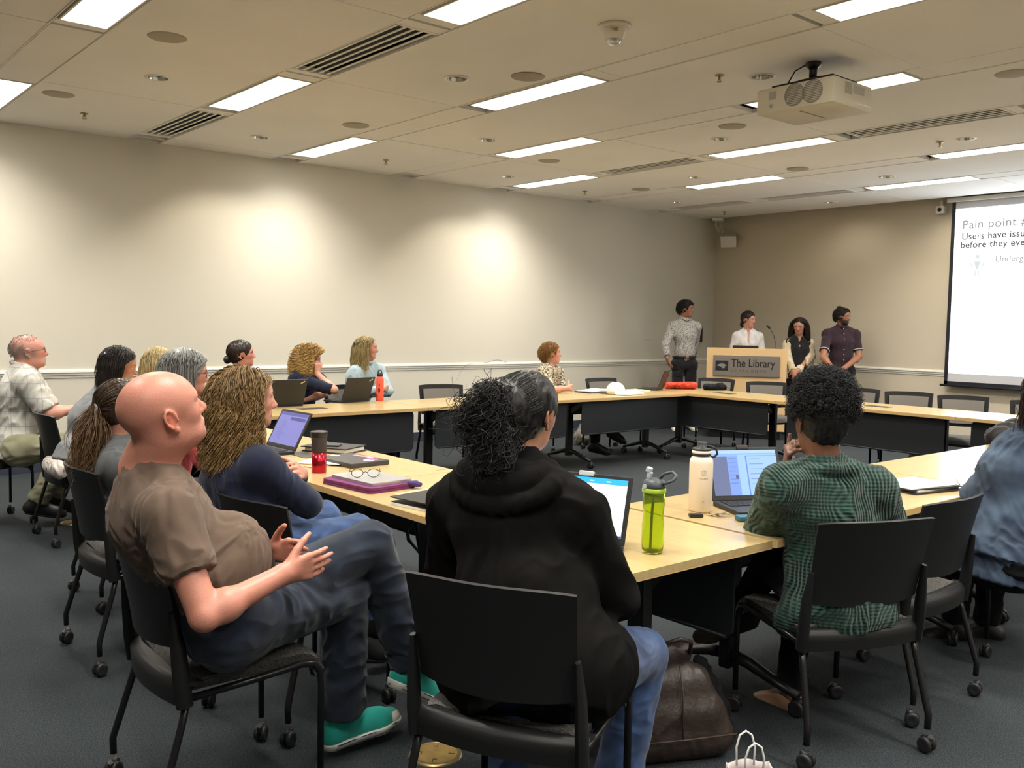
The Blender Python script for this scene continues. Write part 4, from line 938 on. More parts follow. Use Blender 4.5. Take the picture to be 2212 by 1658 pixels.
# ------------------------------------------------------------------ body
class Fig:
    """a person: joints in world metres, the field in a local frame turned by yaw (x forward, y left, z up)"""
    def __init__(s, label, org, yaw, group=None):
        s.o = np.array([org[0], org[1], 0.0]); s.yaw = math.radians(yaw); c, n = math.cos(s.yaw), math.sin(s.yaw)
        s.R = np.array([[c, n, 0], [-n, c, 0], [0, 0, 1.0]])    # world -> local
        s.root = empty('person', tuple(s.o), s.yaw, label, 'person', group); s.sw = 1.0
    def W(s, p): return s.R @ (np.asarray(p, float)-s.o)
    def px(s, x, y, t): return s.W(P(x, y, t))
    def D(s, deg_yaw, deg_pitch=0):
        a = math.radians(deg_yaw)-s.yaw; q = math.radians(deg_pitch); return np.array([math.cos(q)*math.cos(a), math.cos(q)*math.sin(a), math.sin(q)])
def frame(f, u):
    f = nz(f); l = nz(np.cross(u, f)); return np.stack([f, l, np.cross(f, l)], 1)   # columns forward, left, up
def head_frame(fwd, tilt=0.0):
    R = frame(fwd, (0, 0, 1)); a = math.radians(tilt); c, n = math.cos(a), math.sin(a)
    return R @ np.array([[1, 0, 0], [0, c, -n], [0, n, c]])
def add_head(F, c, R, s=1.0, neck=None, neckr=0.055, jaw=1.0, male=False, mouth=True, wide=1.0):
    T = lambda x, y, z: c+R @ (np.array([x, y*wide, z])*s)
    e = lambda p, r, k=0.02, sub=False: F.ell(T(*p), np.array([r[0], r[1]*wide, r[2]])*s, R, k*s, sub)
    cp = lambda a, b, ra, rb, k=0.01, sub=False: F.cap(T(*a), T(*b), ra*s, rb*s, k*s, sub=sub)
    e((-.012, 0, .032), (.100, .078, .086), 0.0)
    e((.030, 0, .020), (.066, .066, .066), .03)
    e((.038, 0, -.040), (.050, .054, .068), .03)
    e((.030, 0, -.076), (.050, .046*jaw, .030), .03)
    e((.070, 0, -.092), (.017, .020*jaw, .016), .02)
    for y in (-1, 1):
        e((.052, y*.036, -.020), (.026, .020, .022), .02)
        e((.080, y*.024, .021), (.014, .026, .008), .012)
        e((.096, y*.031, .004), (.014, .017, .011), .012, True)
        e((.0745, y*.031, .003), (.0125, .0125, .0125), .002)
        e((.078, y*.031, .011), (.012, .018, .006), .005)
        e((.077, y*.031, -.008), (.012, .015, .004), .006)
        e((.094, y*.010, -.034), (.009, .008, .007), .008)
        # ear
        e((-.013, y*.077, -.003), (.015, .006, .027), .006)
        rim = [(-.012+.0165*math.cos(a_)-.004*math.sin(a_), y*(.084-.004*math.cos(a_)), -.003+.0265*math.sin(a_)) for a_ in np.linspace(-.35, 4.1, 9)]
        for p_, q_ in zip(rim, rim[1:]): cp(p_, q_, .0042, .0042, .003)
        e((-.006, y*.088, -.005), (.0075, .008, .013), .003, True)
        e((-.006, y*.078, -.034), (.008, .006, .009), .006)
    cp((.084, 0, .012), (.108, 0, -.026), .008, .010, .014)
    e((.105, 0, -.031), (.011, .010, .008), .008)
    if mouth:
        e((.085, 0, -.058), (.010, .023, .009), .012)
        cp((.092, -.018, -.0605), (.092, .018, -.0605), .0022, .0022, .004, True)
        e((.089, 0, -.0555), (.008, .019, .0045), .003); e((.087, 0, -.0665), (.009, .016, .0055), .003)
    if male: e((.062, 0, .026), (.030, .052, .012), .015)
    if neck is not None:
        nk = np.asarray(neck, float)
        F.cap(T(-.022, 0, -.050), nk, neckr*s, neckr*1.12*s, .03)
        F.cap(T(.020, 0, -.085), nk+(R[:, 0]*0.012), .030*s, neckr*0.7*s, .03)
def skin_tint(Vv, col, c, R, s=1.0, lips=(0.45, 0.16, 0.13), beard=None, beardk=0.7, brow=(0.05, 0.03, 0.02), flush=0.25, iris=(0.05, 0.03, 0.02), scalp=None, gotee=None, blush_col=(0.75, 0.25, 0.18)):
    q = ((Vv-c) @ R)/s; col = np.array(col, float)*np.array([1.0, .85, .83]); t = np.tile(col, (len(Vv), 1)); x, y, z = q.T; head = (np.abs(y) < .1) & (z > -.125) & (z < .14) & (np.abs(x) < .14)
    def blend(mask, c2, k):
        m_ = np.clip(mask*k, 0, 1)[:, None]; t[:] = t*(1-m_)+np.array(c2)*m_
    g = lambda cx, cy_, cz, rx, ry, rz: np.clip(1.6-1.6*np.sqrt(((x-cx)/rx)**2+((np.abs(y)-cy_)/ry)**2+((z-cz)/rz)**2), 0, 1)*head
    fl = col*np.array([1.05, 0.62, 0.55])
    blend(g(.075, .035, -.022, .04, .035, .03), fl, flush); blend(g(.11, 0, -.032, .025, .02, .02), fl, flush); blend(g(-.01, .088, -.005, .03, .02, .04), fl, flush*1.2)
    if scalp is not None: blend(np.clip(((-x*0.55-z+.035)/.02), 0, 1)*np.clip((z+.05)/.02, 0, 1)*np.clip((.045-x)/.02, 0, 1)*head, scalp, 0.55)
    if beard is not None:
        bm_ = np.clip((-.040-z+np.abs(x-.09)*0.0)/.012, 0, 1)*np.clip((x-.0)/.02, 0, 1)*np.clip((z+.125)/.01, 0, 1)
        bm_ = np.maximum(bm_, np.clip((-.005-z)/.015, 0, 1)*np.clip((.035-np.abs(x-.012))/.012, 0, 1)*np.clip((np.abs(y)-.045)/.01, 0, 1))*head
        lipm = g(.09, 0, -.061, .022, .024, .009) > 0.2
        blend(np.where(lipm, 0, bm_), beard, beardk)
    if gotee is not None:
        blend(np.where(g(.09, 0, -.061, .022, .022, .007) > 0.3, 0, np.clip(2*g(.09, 0, -.066, .035, .034, .036), 0, 1)), gotee, 0.8)
    blend(np.clip(3*g(.095, 0, -.0605, .02, .020, .0095), 0, 1), lips, 0.75)
    blend(np.clip(3*g(.088, .030, .0235, .03, .020, .0045), 0, 1), brow, 0.85)
    ew = g(.085, .031, .002, .012, .0125, .0052) > 0.25; t[ew] = (0.62, 0.58, 0.54)
    ei = g(.087, .031, .002, .012, .0056, .0056) > 0.25; t[ei] = iris
    li = g(.086, .031, .0085, .014, .0155, .0022) > 0.3; t[li] = np.array(brow)*1.2
    return t
def add_hand(F, w, d, pn, sd, s=1.0, curl=(0.35, 0.35, 0.3), spread=0.03, thumb=0.5, bends=None, k=0.004):
    "w wrist, d direction of the palm, pn the way the palm faces, sd towards the thumb"
    d = nz(d); pn = nz(np.asarray(pn)-d*(np.asarray(pn) @ d)); sd0 = np.cross(pn, d); sd = sd0 if sd0 @ np.asarray(sd, float) > 0 else -sd0
    F.cap(w, w+d*.028*s, .026*s, .027*s, .02, side=pn, sc=0.72)
    for q in (-1.5, -.5, .5, 1.5):
        F.cap(w+d*.022*s+sd*q*.011*s, w+d*.086*s+sd*q*.0195*s-d*abs(q-0.3)*.004*s, .0135*s, .0115*s, .012, side=pn, sc=0.95)
    F.ell(w+d*.035*s+sd*.020*s+pn*.010*s, (.018*s, .018*s, .016*s), None, .012)
    Ls = (.074, .083, .078, .062)   # index .. little
    for i, q in enumerate((1.5, .5, -.5, -1.5)):
        p = w+d*.084*s+sd*q*.0195*s-d*abs(q-0.3)*.005*s; dd = nz(d+sd*q*spread); bn = bends[i] if bends is not None else curl
        for j, fr in enumerate((.46, .30, .24)):
            a = bn[j]; nrm = nz(pn-dd*(pn @ dd)); dd = nz(dd*math.cos(a)+nrm*math.sin(a)); nx = p+dd*Ls[i]*fr*s
            F.cap(p, nx, (.0094-.0009*j)*s, (.0088-.0010*j)*s, k); p = nx
    p = w+d*.026*s+sd*.024*s+pn*.006*s; dd = nz(d*0.75+sd*0.75+pn*thumb*0.8)
    for j, (fl, r0, r1) in enumerate(((.040, .0145, .0115), (.033, .0110, .0098), (.027, .0098, .0078))):
        nx = p+dd*fl*s; F.cap(p, nx, r0*s, r1*s, k*2 if j == 0 else k); p = nx; dd = nz(dd+d*0.30+pn*thumb*0.35)
def bounds(pts, m):
    a = np.array(pts); return a.min(0)-m, a.max(0)+m
# ------------------------------------------------------------------ hair strands
SKC, SKR = np.array([-.012, 0, .032]), np.array([.100, .078, .086])
def scalp_roots(n, seed, front=0.62, low=-0.75, ear=0.12):
    r = np.random.RandomState(seed); u = r.normal(size=(n*3, 3)); u /= np.linalg.norm(u, axis=1)[:, None]
    x, y, z = u.T; ok = (z > low) & ~((x > front-0.35*np.clip(z-0.4, 0, 1)*-1) & (z < 0.55)) & ~((x > ear) & (z < 0.22)) & ~((x > -0.25) & (z < -0.35)) & ~((x > 0.80))
    return u[ok][:n]
def tubes(Pl, rad, seg=3):
    "Pl (n,k,3) polylines -> verts, quads; rad (n,k)"
    n, k, _ = Pl.shape; T = np.gradient(Pl, axis=1); T /= np.maximum(1e-9, np.linalg.norm(T, axis=2))[..., None]
    ref = np.where(np.abs(T[..., 2:3]) < 0.9, np.array([0, 0, 1.0]), np.array([1.0, 0, 0])); A = np.cross(T, ref); A /= np.maximum(1e-9, np.linalg.norm(A, axis=2))[..., None]; B = np.cross(T, A)
    vs = np.stack([Pl+(A*math.cos(2*PI*j/seg)+B*math.sin(2*PI*j/seg))*rad[..., None] for j in range(seg)], 2)
    i = np.arange(n)[:, None, None]; j = np.arange(k-1)[None, :, None]; q = np.arange(seg)[None, None, :]; q2 = (q+1) % seg
    id_ = lambda j_, q_: (i*k+j_)*seg+q_
    Q = np.stack([id_(j, q), id_(j, q2), id_(j+1, q2), id_(j+1, q)], -1).reshape(-1, 4)
    return vs.reshape(-1, 3), Q
def hair(fig, c, R, s, style, n, L, dark, light, seed=1, thick=0.015, rad=0.0011, wave=0.0, wfreq=6.0, rough=0.45, cap=True, coll=(), front=0.50, part=0.0, h=0.006, flow_back=0.4, ext=None, vol=None, streak=0.0, capoff=0.006, wide=1.0, low=-0.75, name='hair', grey=None):
    r = np.random.RandomState(seed); allV, allQ, allT = [], [], []; off = 0
    dark, light = np.array(dark), np.array(light)
    toW = lambda p: c+(p*s*np.array([1, wide, 1])) @ R.T
    if cap:
        e = capoff; F = Field(*bounds([c], 0.20*s+0.1), h)
        F.ell(toW(SKC), (SKR+e)*s*np.array([1, wide, 1]), R, 0.0); F.ell(toW(np.array([-.045, 0, -.018 if style != 'short' else .0])), (np.array([.058, .064, .062 if style != 'short' else .050])+e*0.6)*s, R, .02)
        if style in ('long', 'bob', 'curly'):
            ln = L*0.55 if style != 'bob' else L*0.5
            F.cap(toW(np.array([-.045, 0, .0])), toW(np.array([-.06, 0, -ln])), .058*s, .045*s, .03, side=R[:, 1], sc=1.25)
        if vol is not None:
            for (pc, rr) in vol: F.ell(toW(np.array(pc)), np.array(rr)*s, R, .015)
        F.ell(toW(np.array([.098, 0, -.035])), np.array([.066, .078, .098])*s, R, .008, sub=True)
        F.ell(toW(np.array([.02, .085, -.03])), np.array([.035, .020, .055])*s, R, .006, sub=True) if style in ('short', 'bun', 'tail', 'afro') else None
        F.ell(toW(np.array([.02, -.085, -.03])), np.array([.035, .020, .055])*s, R, .006, sub=True) if style in ('short', 'bun', 'tail', 'afro') else None
        Vv, Q = F.mesh(1); Vv = Vv+normals(Vv, Q)*(wav((Vv-c) @ R*np.array([1, 1, .35]), .02, seed, 2)*0.0022)[:, None]
        allV.append(Vv); allQ.append(Q); cv = wav(((Vv-c) @ R)*np.array([1, 1, .3]), .018, seed+3, 2)[:, None]; allT.append(np.clip(dark*0.9+(light-dark)*np.clip(.25+.25*cv, 0, 1), 0, 1)); off += len(Vv)
    g = R.T @ np.array([0, 0, -1.0])
    u = scalp_roots(n, seed+1, front, low=low); n = len(u); base = SKC+u*(SKR+0.001); k = 12
    u0 = u.copy()
    if style in ('bun', 'tail'):
        bc = np.array(ext); ub = nz((bc-SKC)/SKR); t = np.linspace(0, 1, k)[None, :, None]
        om = np.arccos(np.clip(u @ ub, -0.97, 1))[:, None, None]; so = np.sin(om)+1e-6
        w_ = (np.sin((1-t)*om)*u[:, None, :]+np.sin(t*om)*ub)/so; w_ /= np.linalg.norm(w_, axis=2)[..., None]
        lay = (capoff+0.001+thick*r.rand(n, 1, 1))*np.sin(t*PI*0.55)
        Pl = SKC+w_*(SKR+lay)
        Pl += (r.normal(size=(n, 1, 3))*0.003)*t
    else:
        if style == 'afro':
            vc, vr = np.array(ext[0]), np.array(ext[1])
            if r.rand() < 2:
                uu = r.normal(size=(n, 3)); uu /= np.linalg.norm(uu, axis=1)[:, None]; uu[:, 2] = np.where(uu[:, 2] < -0.55, -uu[:, 2], uu[:, 2]); uu /= np.linalg.norm(uu, axis=1)[:, None]
            st_ = vc+uu*vr*(0.86+0.05*r.rand(n, 1)); d = uu; k = 14
            tt = np.linspace(0, 1, k)[None, :, None]; ln = (L*(0.5+0.8*r.rand(n, 1, 1)))
            A_ = np.cross(d, r.normal(size=(n, 3))); A_ /= np.linalg.norm(A_, axis=1)[:, None]; B_ = np.cross(d, A_); ph = r.rand(n, 1, 1)*6.28; cr = 0.0045+0.003*r.rand(n, 1, 1)
            Pl = st_[:, None, :]+d[:, None, :]*tt*ln+cr*(A_[:, None, :]*np.cos(tt*13+ph)+B_[:, None, :]*np.sin(tt*13+ph))
        else:
            p = base.copy(); out = u/ SKR; out /= np.linalg.norm(out, axis=1)[:, None]
            lat = np.sign(u[:, 1:2]-part); comb = np.concatenate([np.full((n, 1), -flow_back), lat*1.0, np.full((n, 1), 0.1)], 1)
            d = out*0.35+comb*(0.9 if style != 'short' else 0.5)+r.normal(size=(n, 3))*0.12; d /= np.linalg.norm(d, axis=1)[:, None]
            Ls = L*(0.75+0.35*r.rand(n)); 
            if style in ('long', 'bob', 'curly'): # same hem level: strands from the crown are longer
                Ls = Ls*0.72*(0.8+0.3*r.rand(n))+0.10*np.clip(u[:, 2], -.6, 1)*0.9+0.05
            st = (Ls/(k-1))[:, None]; offs = thick*(0.15+0.85*r.rand(n, 1)); pts = [p.copy()]
            for j in range(k-1):
                d = d*0.62+g*(0.42 if style != 'short' else 0.22)+r.normal(size=(n, 3))*0.03; d /= np.linalg.norm(d, axis=1)[:, None]; pn = p+d*st
                for (cc, rr) in ((SKC, SKR), (np.array([.03, 0, -.035]), np.array([.062, .064, .085])), (np.array([-.03, 0, -.11]), np.array([.055, .058, .09])))+tuple(coll):
                    rr_ = rr+offs; q = (pn-cc)/rr_; mg = np.linalg.norm(q, axis=1)[:, None]; pn = np.where(mg < 1, cc+q/np.maximum(mg, 1e-6)*rr_, pn)
                if style != 'short': xm = .026+np.clip(pn[:, 2]-.035, 0, 1)*1.6+.012*offs[:, 0]/max(thick, 1e-4); pn[:, 0] = np.minimum(pn[:, 0], xm)
                d = pn-p; d /= np.maximum(1e-6, np.linalg.norm(d, axis=1))[:, None]; p = pn; pts.append(p.copy())
            Pl = np.stack(pts, 1)
        if wave > 0 and style != 'afro':
            cl = np.floor(u0*5.0); hs = np.abs(np.sin(cl @ np.array([12.9898, 78.233, 37.719]))*43758.5) % 1.0
            tt = np.linspace(0, 1, k)[None, :]; ph = hs[:, None]*6.28*3+r.rand(n, 1)*0.6
            if k < 20 and wfreq > 7:
                k2 = 30; xi = np.linspace(0, k-1, k2); i0 = np.minimum(xi.astype(int), k-2); fr = (xi-i0)[None, :, None]; Pl = Pl[:, i0]*(1-fr)+Pl[:, i0+1]*fr; k = k2; tt = np.linspace(0, 1, k)[None, :]
            am = wave*np.clip((tt-.12)*2.0, 0, 1)
            T = np.gradient(Pl, axis=1); T /= np.maximum(1e-9, np.linalg.norm(T, axis=2))[..., None]; o_ = Pl-SKC; A_ = np.cross(T, o_); A_ /= np.maximum(1e-9, np.linalg.norm(A_, axis=2))[..., None]; B_ = np.cross(T, A_)
            Pl = Pl+A_*(am*np.sin(wfreq*tt*2*PI/2+ph))[..., None]+B_*(am*np.cos(wfreq*tt*2*PI/2+ph))[..., None]*-1.0+B_*0
    n, k = Pl.shape[:2]
    if streak > 0 and style in ('bun', 'tail'): pass
    rd = rad*s*(1-0.55*np.linspace(0, 1, k)[None, :]**2)*(0.7+0.6*r.rand(n, 1))
    Vs, Qs = tubes(toW(Pl), rd)
    mixv = np.clip(r.rand(n)*0.8+0.1*wav(u0[:n]*1.0 if len(u0) >= n else r.rand(n, 3), .5, seed, 1), 0, 1)
    tl = np.linspace(0, 1, k)[None, :]
    mm = np.clip(mixv[:, None]*(0.55)+0.45*tl, 0, 1)
    col = dark[None, None]+(light-dark)[None, None]*mm[..., None]
    if grey is not None: gm = (r.rand(n) < grey)[:, None, None]; col = np.where(gm, np.array([.13, .13, .135]), col)
    T3 = np.repeat(col[:, :, None, :], 3, 2).reshape(-1, 3)
    allV.append(Vs); allQ.append(Qs+off); allT.append(T3)
    m = hair_mat('hair_fibre_%d' % int(rough*100), list(dark), list(light), rough)
    return to_obj(name, np.concatenate(allV), np.concatenate(allQ), m, fig.root, np.concatenate(allT))
def free_strands(fig, name, starts, ends, n, spread, L_w, rad, dark, light, seed=1, curl=0.0, cf=5, sag=0.0, rough=0.45, k=16, parent=None):
    "tails and loose locks: bundles from starts to ends (local frame), with curl"
    r = np.random.RandomState(seed); a = np.array(starts); b = np.array(ends); i = r.randint(0, len(a), n); t = np.linspace(0, 1, k)[None, :, None]
    s0 = a[i]+r.normal(size=(n, 3))*spread[0]; s1 = b[i]+r.normal(size=(n, 3))*spread[1]
    Pl = s0[:, None]*(1-t)+s1[:, None]*t; bl = r.normal(size=(n, 1, 3))*L_w*np.sin(t*PI); bl[..., 2] += sag*np.sin(t[..., 0]*PI); Pl = Pl+bl
    A_ = r.normal(size=(n, 1, 3)); A_ /= np.linalg.norm(A_, axis=2)[..., None]; d = nz(b.mean(0)-a.mean(0)); A_ = A_-d*(A_ @ d)[..., None]; B_ = np.cross(np.broadcast_to(d, A_.shape), A_); ph = r.rand(n, 1, 1)*6.28
    Pl = Pl+curl*(A_*np.cos(cf*t*6.28+ph)+B_*np.sin(cf*t*6.28+ph))*np.clip(t*3, 0, 1)
    rd = rad*(1-0.6*np.linspace(0, 1, k)[None]**2)*(0.7+0.6*r.rand(n, 1)); Vs, Qs = tubes(Pl, rd)
    mm = np.clip(r.rand(n, 1)*0.6+0.4*np.linspace(0, 1, k)[None], 0, 1); col = np.array(dark)+(np.array(light)-np.array(dark))*mm[..., None]
    m = hair_mat('hair_fibre_%d' % int(rough*100), list(dark), list(light), rough)
    return to_obj(name, Vs, Qs, m, parent or fig.root, np.repeat(col[:, :, None, :], 3, 2).reshape(-1, 3))
# ------------------------------------------------------------------ body and clothes
def torso_prims(F, J, g=1.0, inf=0.0, sw=1.0, hipk=.098, belly=0.0, bust=0.0, lowpel=True, neckfill=True):
    lf = nz(J['shL']-J['shR']); pel, wa, ch, nk = J['pel'], J['waist'], J['chest'], J['neck']; upv = nz(nk-pel); f = nz(np.cross(lf, upv))
    if lowpel: F.cap(J['hipL']-upv*0.01, J['hipR']-upv*0.01, hipk*g+inf, hipk*g+inf, .03)
    F.cap(pel, wa, .112*g+inf, .102*g+inf, .04, side=lf, sc=1.28)
    F.cap(wa, ch, .102*g+inf, .116*g+inf, .04, side=lf, sc=1.32)
    F.cap(ch, ch+(nk-ch)*0.55, .112*g+inf, .085*g+inf, .04, side=lf, sc=1.45)
    F.cap(J['shL'], J['shR'], .054*g+inf, .054*g+inf, .05)
    tr = nk+upv*0.005
    for q in ('shL', 'shR'): F.cap(tr, J[q]+upv*0.004, .048*g+inf, .045*g+inf, .03)
    if belly: F.ell(wa+f*(.045+.05*belly)-upv*.02, V(.10, .13, .12)*(0.75+0.35*belly)*g+inf, np.stack([f, lf, upv], 1), .05)
    if bust:
        for q in (-1, 1): F.ell(ch+f*(.085*g)+lf*q*.07*g-upv*.03, V(.055, .06, .065)*bust*g+inf, np.stack([f, lf, upv], 1), .04)
    return lf, upv, f
def limb2(F, a, b, c_, ra, rb, rc, inf=0.0, upto=2.0, k=0.02, kj=0.01, cut=True):
    "upper and lower segment; upto 0..1 ends within the upper, 1..2 within the lower"
    if upto <= 1: e = a+(b-a)*upto; F.cap(a, e, ra+inf, ra+(rb-ra)*upto+inf, k, cutb=cut); return e, nz(b-a)
    F.cap(a, b, ra+inf, rb+inf, k); u_ = upto-1; e = b+(c_-b)*u_; F.cap(b, e, rb+inf, rb+(rc-rb)*u_+inf, kj, cutb=cut); return e, nz(c_-b)
def default_pose(fig, J):
    z = V(0, 0, 1)
    J.setdefault('waist', J['pel']+(J['neck']-J['pel'])*0.33); J.setdefault('chest', J['pel']+(J['neck']-J['pel'])*0.68)
    return J
def make_person(label, org, yaw, J, h=0.007, skin=(0.62, 0.36, 0.25), g=1.0, hs=1.0, hd=None, male=False, top=None, bottom=None, tint=None, hand=None, shoes=None, belly=0, bust=0, neckr=0.052, jaw=1.0, legs=True, group=None, arm=1.0, wide=1.0, fig=None, armr=None, extra_top=None, extra_skin=None, collar=None, bot_extra=None, legr=1.0, skip=()):
    fig = fig or Fig(label, org, yaw, group)
    J = {k: (np.asarray(v, float)) for k, v in J.items()}; J = default_pose(fig, J)
    hc, R = J['head'], hd
    ar = (.046*arm, .037*arm, .026*arm)
    pts = [v for k, v in J.items()]; lo, hi = bounds(pts, 0.19)
    F = Field(lo, hi, h)
    add_head(F, hc, R, hs, J['neck'], neckr, jaw, male, wide=wide)
    torso_prims(F, J, g*0.93, -0.004, belly=belly, bust=0)
    for q in 'LR':
        limb2(F, J['sh'+q], J['el'+q], J['wr'+q], *ar, cut=False, k=.03)
        F.ell(J['el'+q]+(J['wr'+q]-J['el'+q])*.25, V(.042, .042, .042)*arm, None, .02)
        if legs: limb2(F, J['hip'+q], J['kn'+q], J['an'+q], .080*g*legr, .052*legr, .036*legr, cut=False, k=.03)
        if hand and q in hand: add_hand(F, J['wr'+q], k=min(.004, h*.7), **hand[q])
    if extra_skin: extra_skin(F, J)
    Vv, Q = F.mesh(2)
    tt = skin_tint(Vv, skin, hc, R, hs, **(tint or {}))
    body = to_obj('body', Vv, Q, M_skin, fig.root, tt)
    if top:
        F = Field(lo, hi, h); inf = top.get('inf', .009)
        lf, upv, f = torso_prims(F, J, g, inf, belly=belly, bust=bust, hipk=.098 if top.get('lap') else .080)
        for q in 'LR':
            e, ax = limb2(F, J['sh'+q], J['el'+q], J['wr'+q], ar[0]+top.get('loose', .006), ar[1]+top.get('loose', .006), ar[2]+.006, inf, top.get('sleeve', 1.93), k=.035)
        hem = top.get('hem', 0.07)
        if hem: F.cap(J['pel'], J['pel']-nz(J['neck']-J['pel'])*hem, .118*g+inf+.004, .122*g+inf+.006, .03, side=lf, sc=1.28, cutb=True)
        if top.get('lap') : 
            for q in 'LR': F.cap(J['hip'+q], J['hip'+q]+(J['kn'+q]-J['hip'+q])*top['lap'], .094*g+inf, .085*g+inf, .03, cutb=True)
        if extra_top: extra_top(F, J, lf, upv, f)
        # neck opening
        F.cap(J['neck']+upv*.045+f*.02, J['neck']+upv*.12+f*.02, neckr*1.12, neckr*1.3, 0.01, sub=True)
        if top.get('vneck'): F.cap(J['neck']+upv*.05+f*.055, J['chest']+f*.135*g+upv*(.06-.1*top['vneck']), .034, .008, 0.006, sub=True)
        Vv, Q = F.mesh(1); Vv = folds(Vv, Q, top.get('fold', .004), top.get('fsc', .10), top.get('seed', 3), axis=top.get('fax', (0, 0, 1))); Vv = lap(Vv, Q, .4)
        me_n = top.get('name', 'shirt'); tp = to_obj(me_n, Vv, Q, top['mat'], fig.root)
        if collar:
            F = Field(*bounds([J['neck']], .16), max(.004, h*.7)); r0 = collar.get('r0', neckr*1.15)
            ringp = [J['neck']+upv*(.028+collar.get('dz', 0)-.022*math.cos(a))+(f*math.cos(a)*1.15+lf*math.sin(a))*r0+f*collar.get('df', .012) for a in np.linspace(0, 2*PI, 15)]
            for a_, b_ in zip(ringp, ringp[1:]): F.cap(a_, b_, collar.get('r', .008), collar.get('r', .008), .01, side=upv, sc=collar.get('tall', 1.0))
            Vv, Q = F.mesh(1); to_obj('collar', Vv, Q, collar.get('mat', top['mat']), fig.root)
    if bottom and legs:
        F = Field(lo, hi, h); inf = bottom.get('inf', .010); lf = nz(J['shL']-J['shR']); upv = nz(J['neck']-J['pel'])
        F.cap(J['hipL'], J['hipR'], .102*g+inf, .102*g+inf, .03); F.cap(J['pel']-upv*.02, J['pel']+upv*.06, .112*g+inf, .104*g+inf, .03, side=lf, sc=1.28, cutb=True)
        for q in 'LR': limb2(F, J['hip'+q], J['kn'+q], J['an'+q], .086*g*legr, .060*legr, bottom.get('cuff', .046)*legr, inf, bottom.get('len', 1.95), k=.03, kj=.02)
        if bot_extra: bot_extra(F, J)
        Vv, Q = F.mesh(1); Vv = folds(Vv, Q, bottom.get('fold', .005), bottom.get('fsc', .11), 11, axis=bottom.get('fax', (1, 0, .2))); Vv = lap(Vv, Q, .4)
        to_obj(bottom.get('name', 'trousers'), Vv, Q, bottom['mat'], fig.root)
    if shoes and legs:
        for q in 'LR':
            if q in skip: continue
            shoe(fig, J['an'+q], J['toe'+q], shoes, h=max(.005, h*.9))
    return fig, J, R
def shoe(fig, an, toe, m, h=0.006, sole=True, name='shoe', boot=0.0):
    f = toe-an; f0 = nz(f); upv = nz(V(0, 0, 1)-f0*f0[2]); f = nz(np.asarray([f0[0], f0[1], f0[2]])); l = nz(np.cross(upv, f)); upv = np.cross(f, l)
    heel = an-upv*.055-f*.035; ball = heel+f*.165; tip = heel+f*.245
    F = Field(*bounds([heel, tip, an+upv*.05], .08), h)
    F.cap(heel+upv*.012, ball+upv*.004, .036, .042, 0.0, side=l, sc=.92); F.cap(ball, tip-f*.03-upv*.002, .042, .030, .02, side=l, sc=1.05)
    F.cap(heel+upv*.02, an+upv*(.01+boot), .038, .042, .03, cutb=True); F.cap(an, ball+upv*.01, .040, .030, .03)
    F.plane(heel-upv*.022, -upv)
    Vv, Q = F.mesh(1); o = to_obj(name, Vv, Q, m, fig.root)
    if sole:
        F = Field(*bounds([heel, tip], .08), h)
        F.cap(heel+upv*.004, ball+upv*.004, .038, .046, 0.0); F.cap(ball+upv*.004, tip-f*.03+upv*.004, .046, .034, .02); F.plane(heel-upv*.036, -upv); F.plane(heel-upv*.020, upv)
        Vv, Q = F.mesh(1); to_obj('sole', Vv, Q, MATS.get(sole if isinstance(sole, str) else 'shoe_sole') or mat('shoe_sole', (0.02, 0.02, 0.02), rough=.7), o)
    return o
def glasses(fig, c, R, s, m=None, rimless=False, wide=1.0):
    m = m or mat('spectacle_frame', (0.05, 0.02, 0.015), rough=.3); bm = bmesh.new(); T = lambda x, y, z: Vector(c+R @ (np.array([x, y*wide, z])*s))
    for q in (-1, 1):
        tube(bm, [T(.100-.006*abs(math.cos(a)), q*.031+.023*math.cos(a), .002+.017*math.sin(a)) for a in np.linspace(0, 2*PI, 15)[:-1]], .0016*s, 5, closed=True)
        tube(bm, [T(.094, q*.054, .006), T(.085, q*.076, .008), T(.04, q*.083, .006), T(-.01, q*.084, .004), T(-.03, q*.082, -.012)], .0017*s, 5)
    tube(bm, [T(.102, -.009, .004), T(.106, 0, .007), T(.102, .009, .004)], .0015*s, 5)
    return obj('glasses', bm, m, fig.root)
def seated(fig, head, lean=None, hipx=None, seat=0.47, shw=.175, knee=.44, kz=.51, spread=.11, el=None, wr=None, feet=.38, g=1.0, headoff=(-.02, 0, -.135)):
    "joint set of a seated person; fig origin is the seat centre"
    J = {}; hx = -.06 if hipx is None else hipx; J['head'] = np.array(head); J['neck'] = J['head']+np.array(headoff)
    J['pel'] = V(hx, 0, seat+.115); up_ = nz(J['neck']-J['pel'])
    for q, sg in (('L', 1), ('R', -1)):
        J['sh'+q] = J['neck']-up_*.075+V(0.005, sg*shw, 0); J['hip'+q] = V(hx+.02, sg*.088, seat+.085); J['kn'+q] = V(hx+knee, sg*spread, kz); J['an'+q] = V(hx+feet, sg*spread, .095); J['toe'+q] = J['an'+q]+V(.15, sg*.03, -.03)
        J['el'+q] = J['sh'+q]+V(.10, sg*.04, -.25); J['wr'+q] = J['el'+q]+V(.21, -sg*.06, .05)
    return J
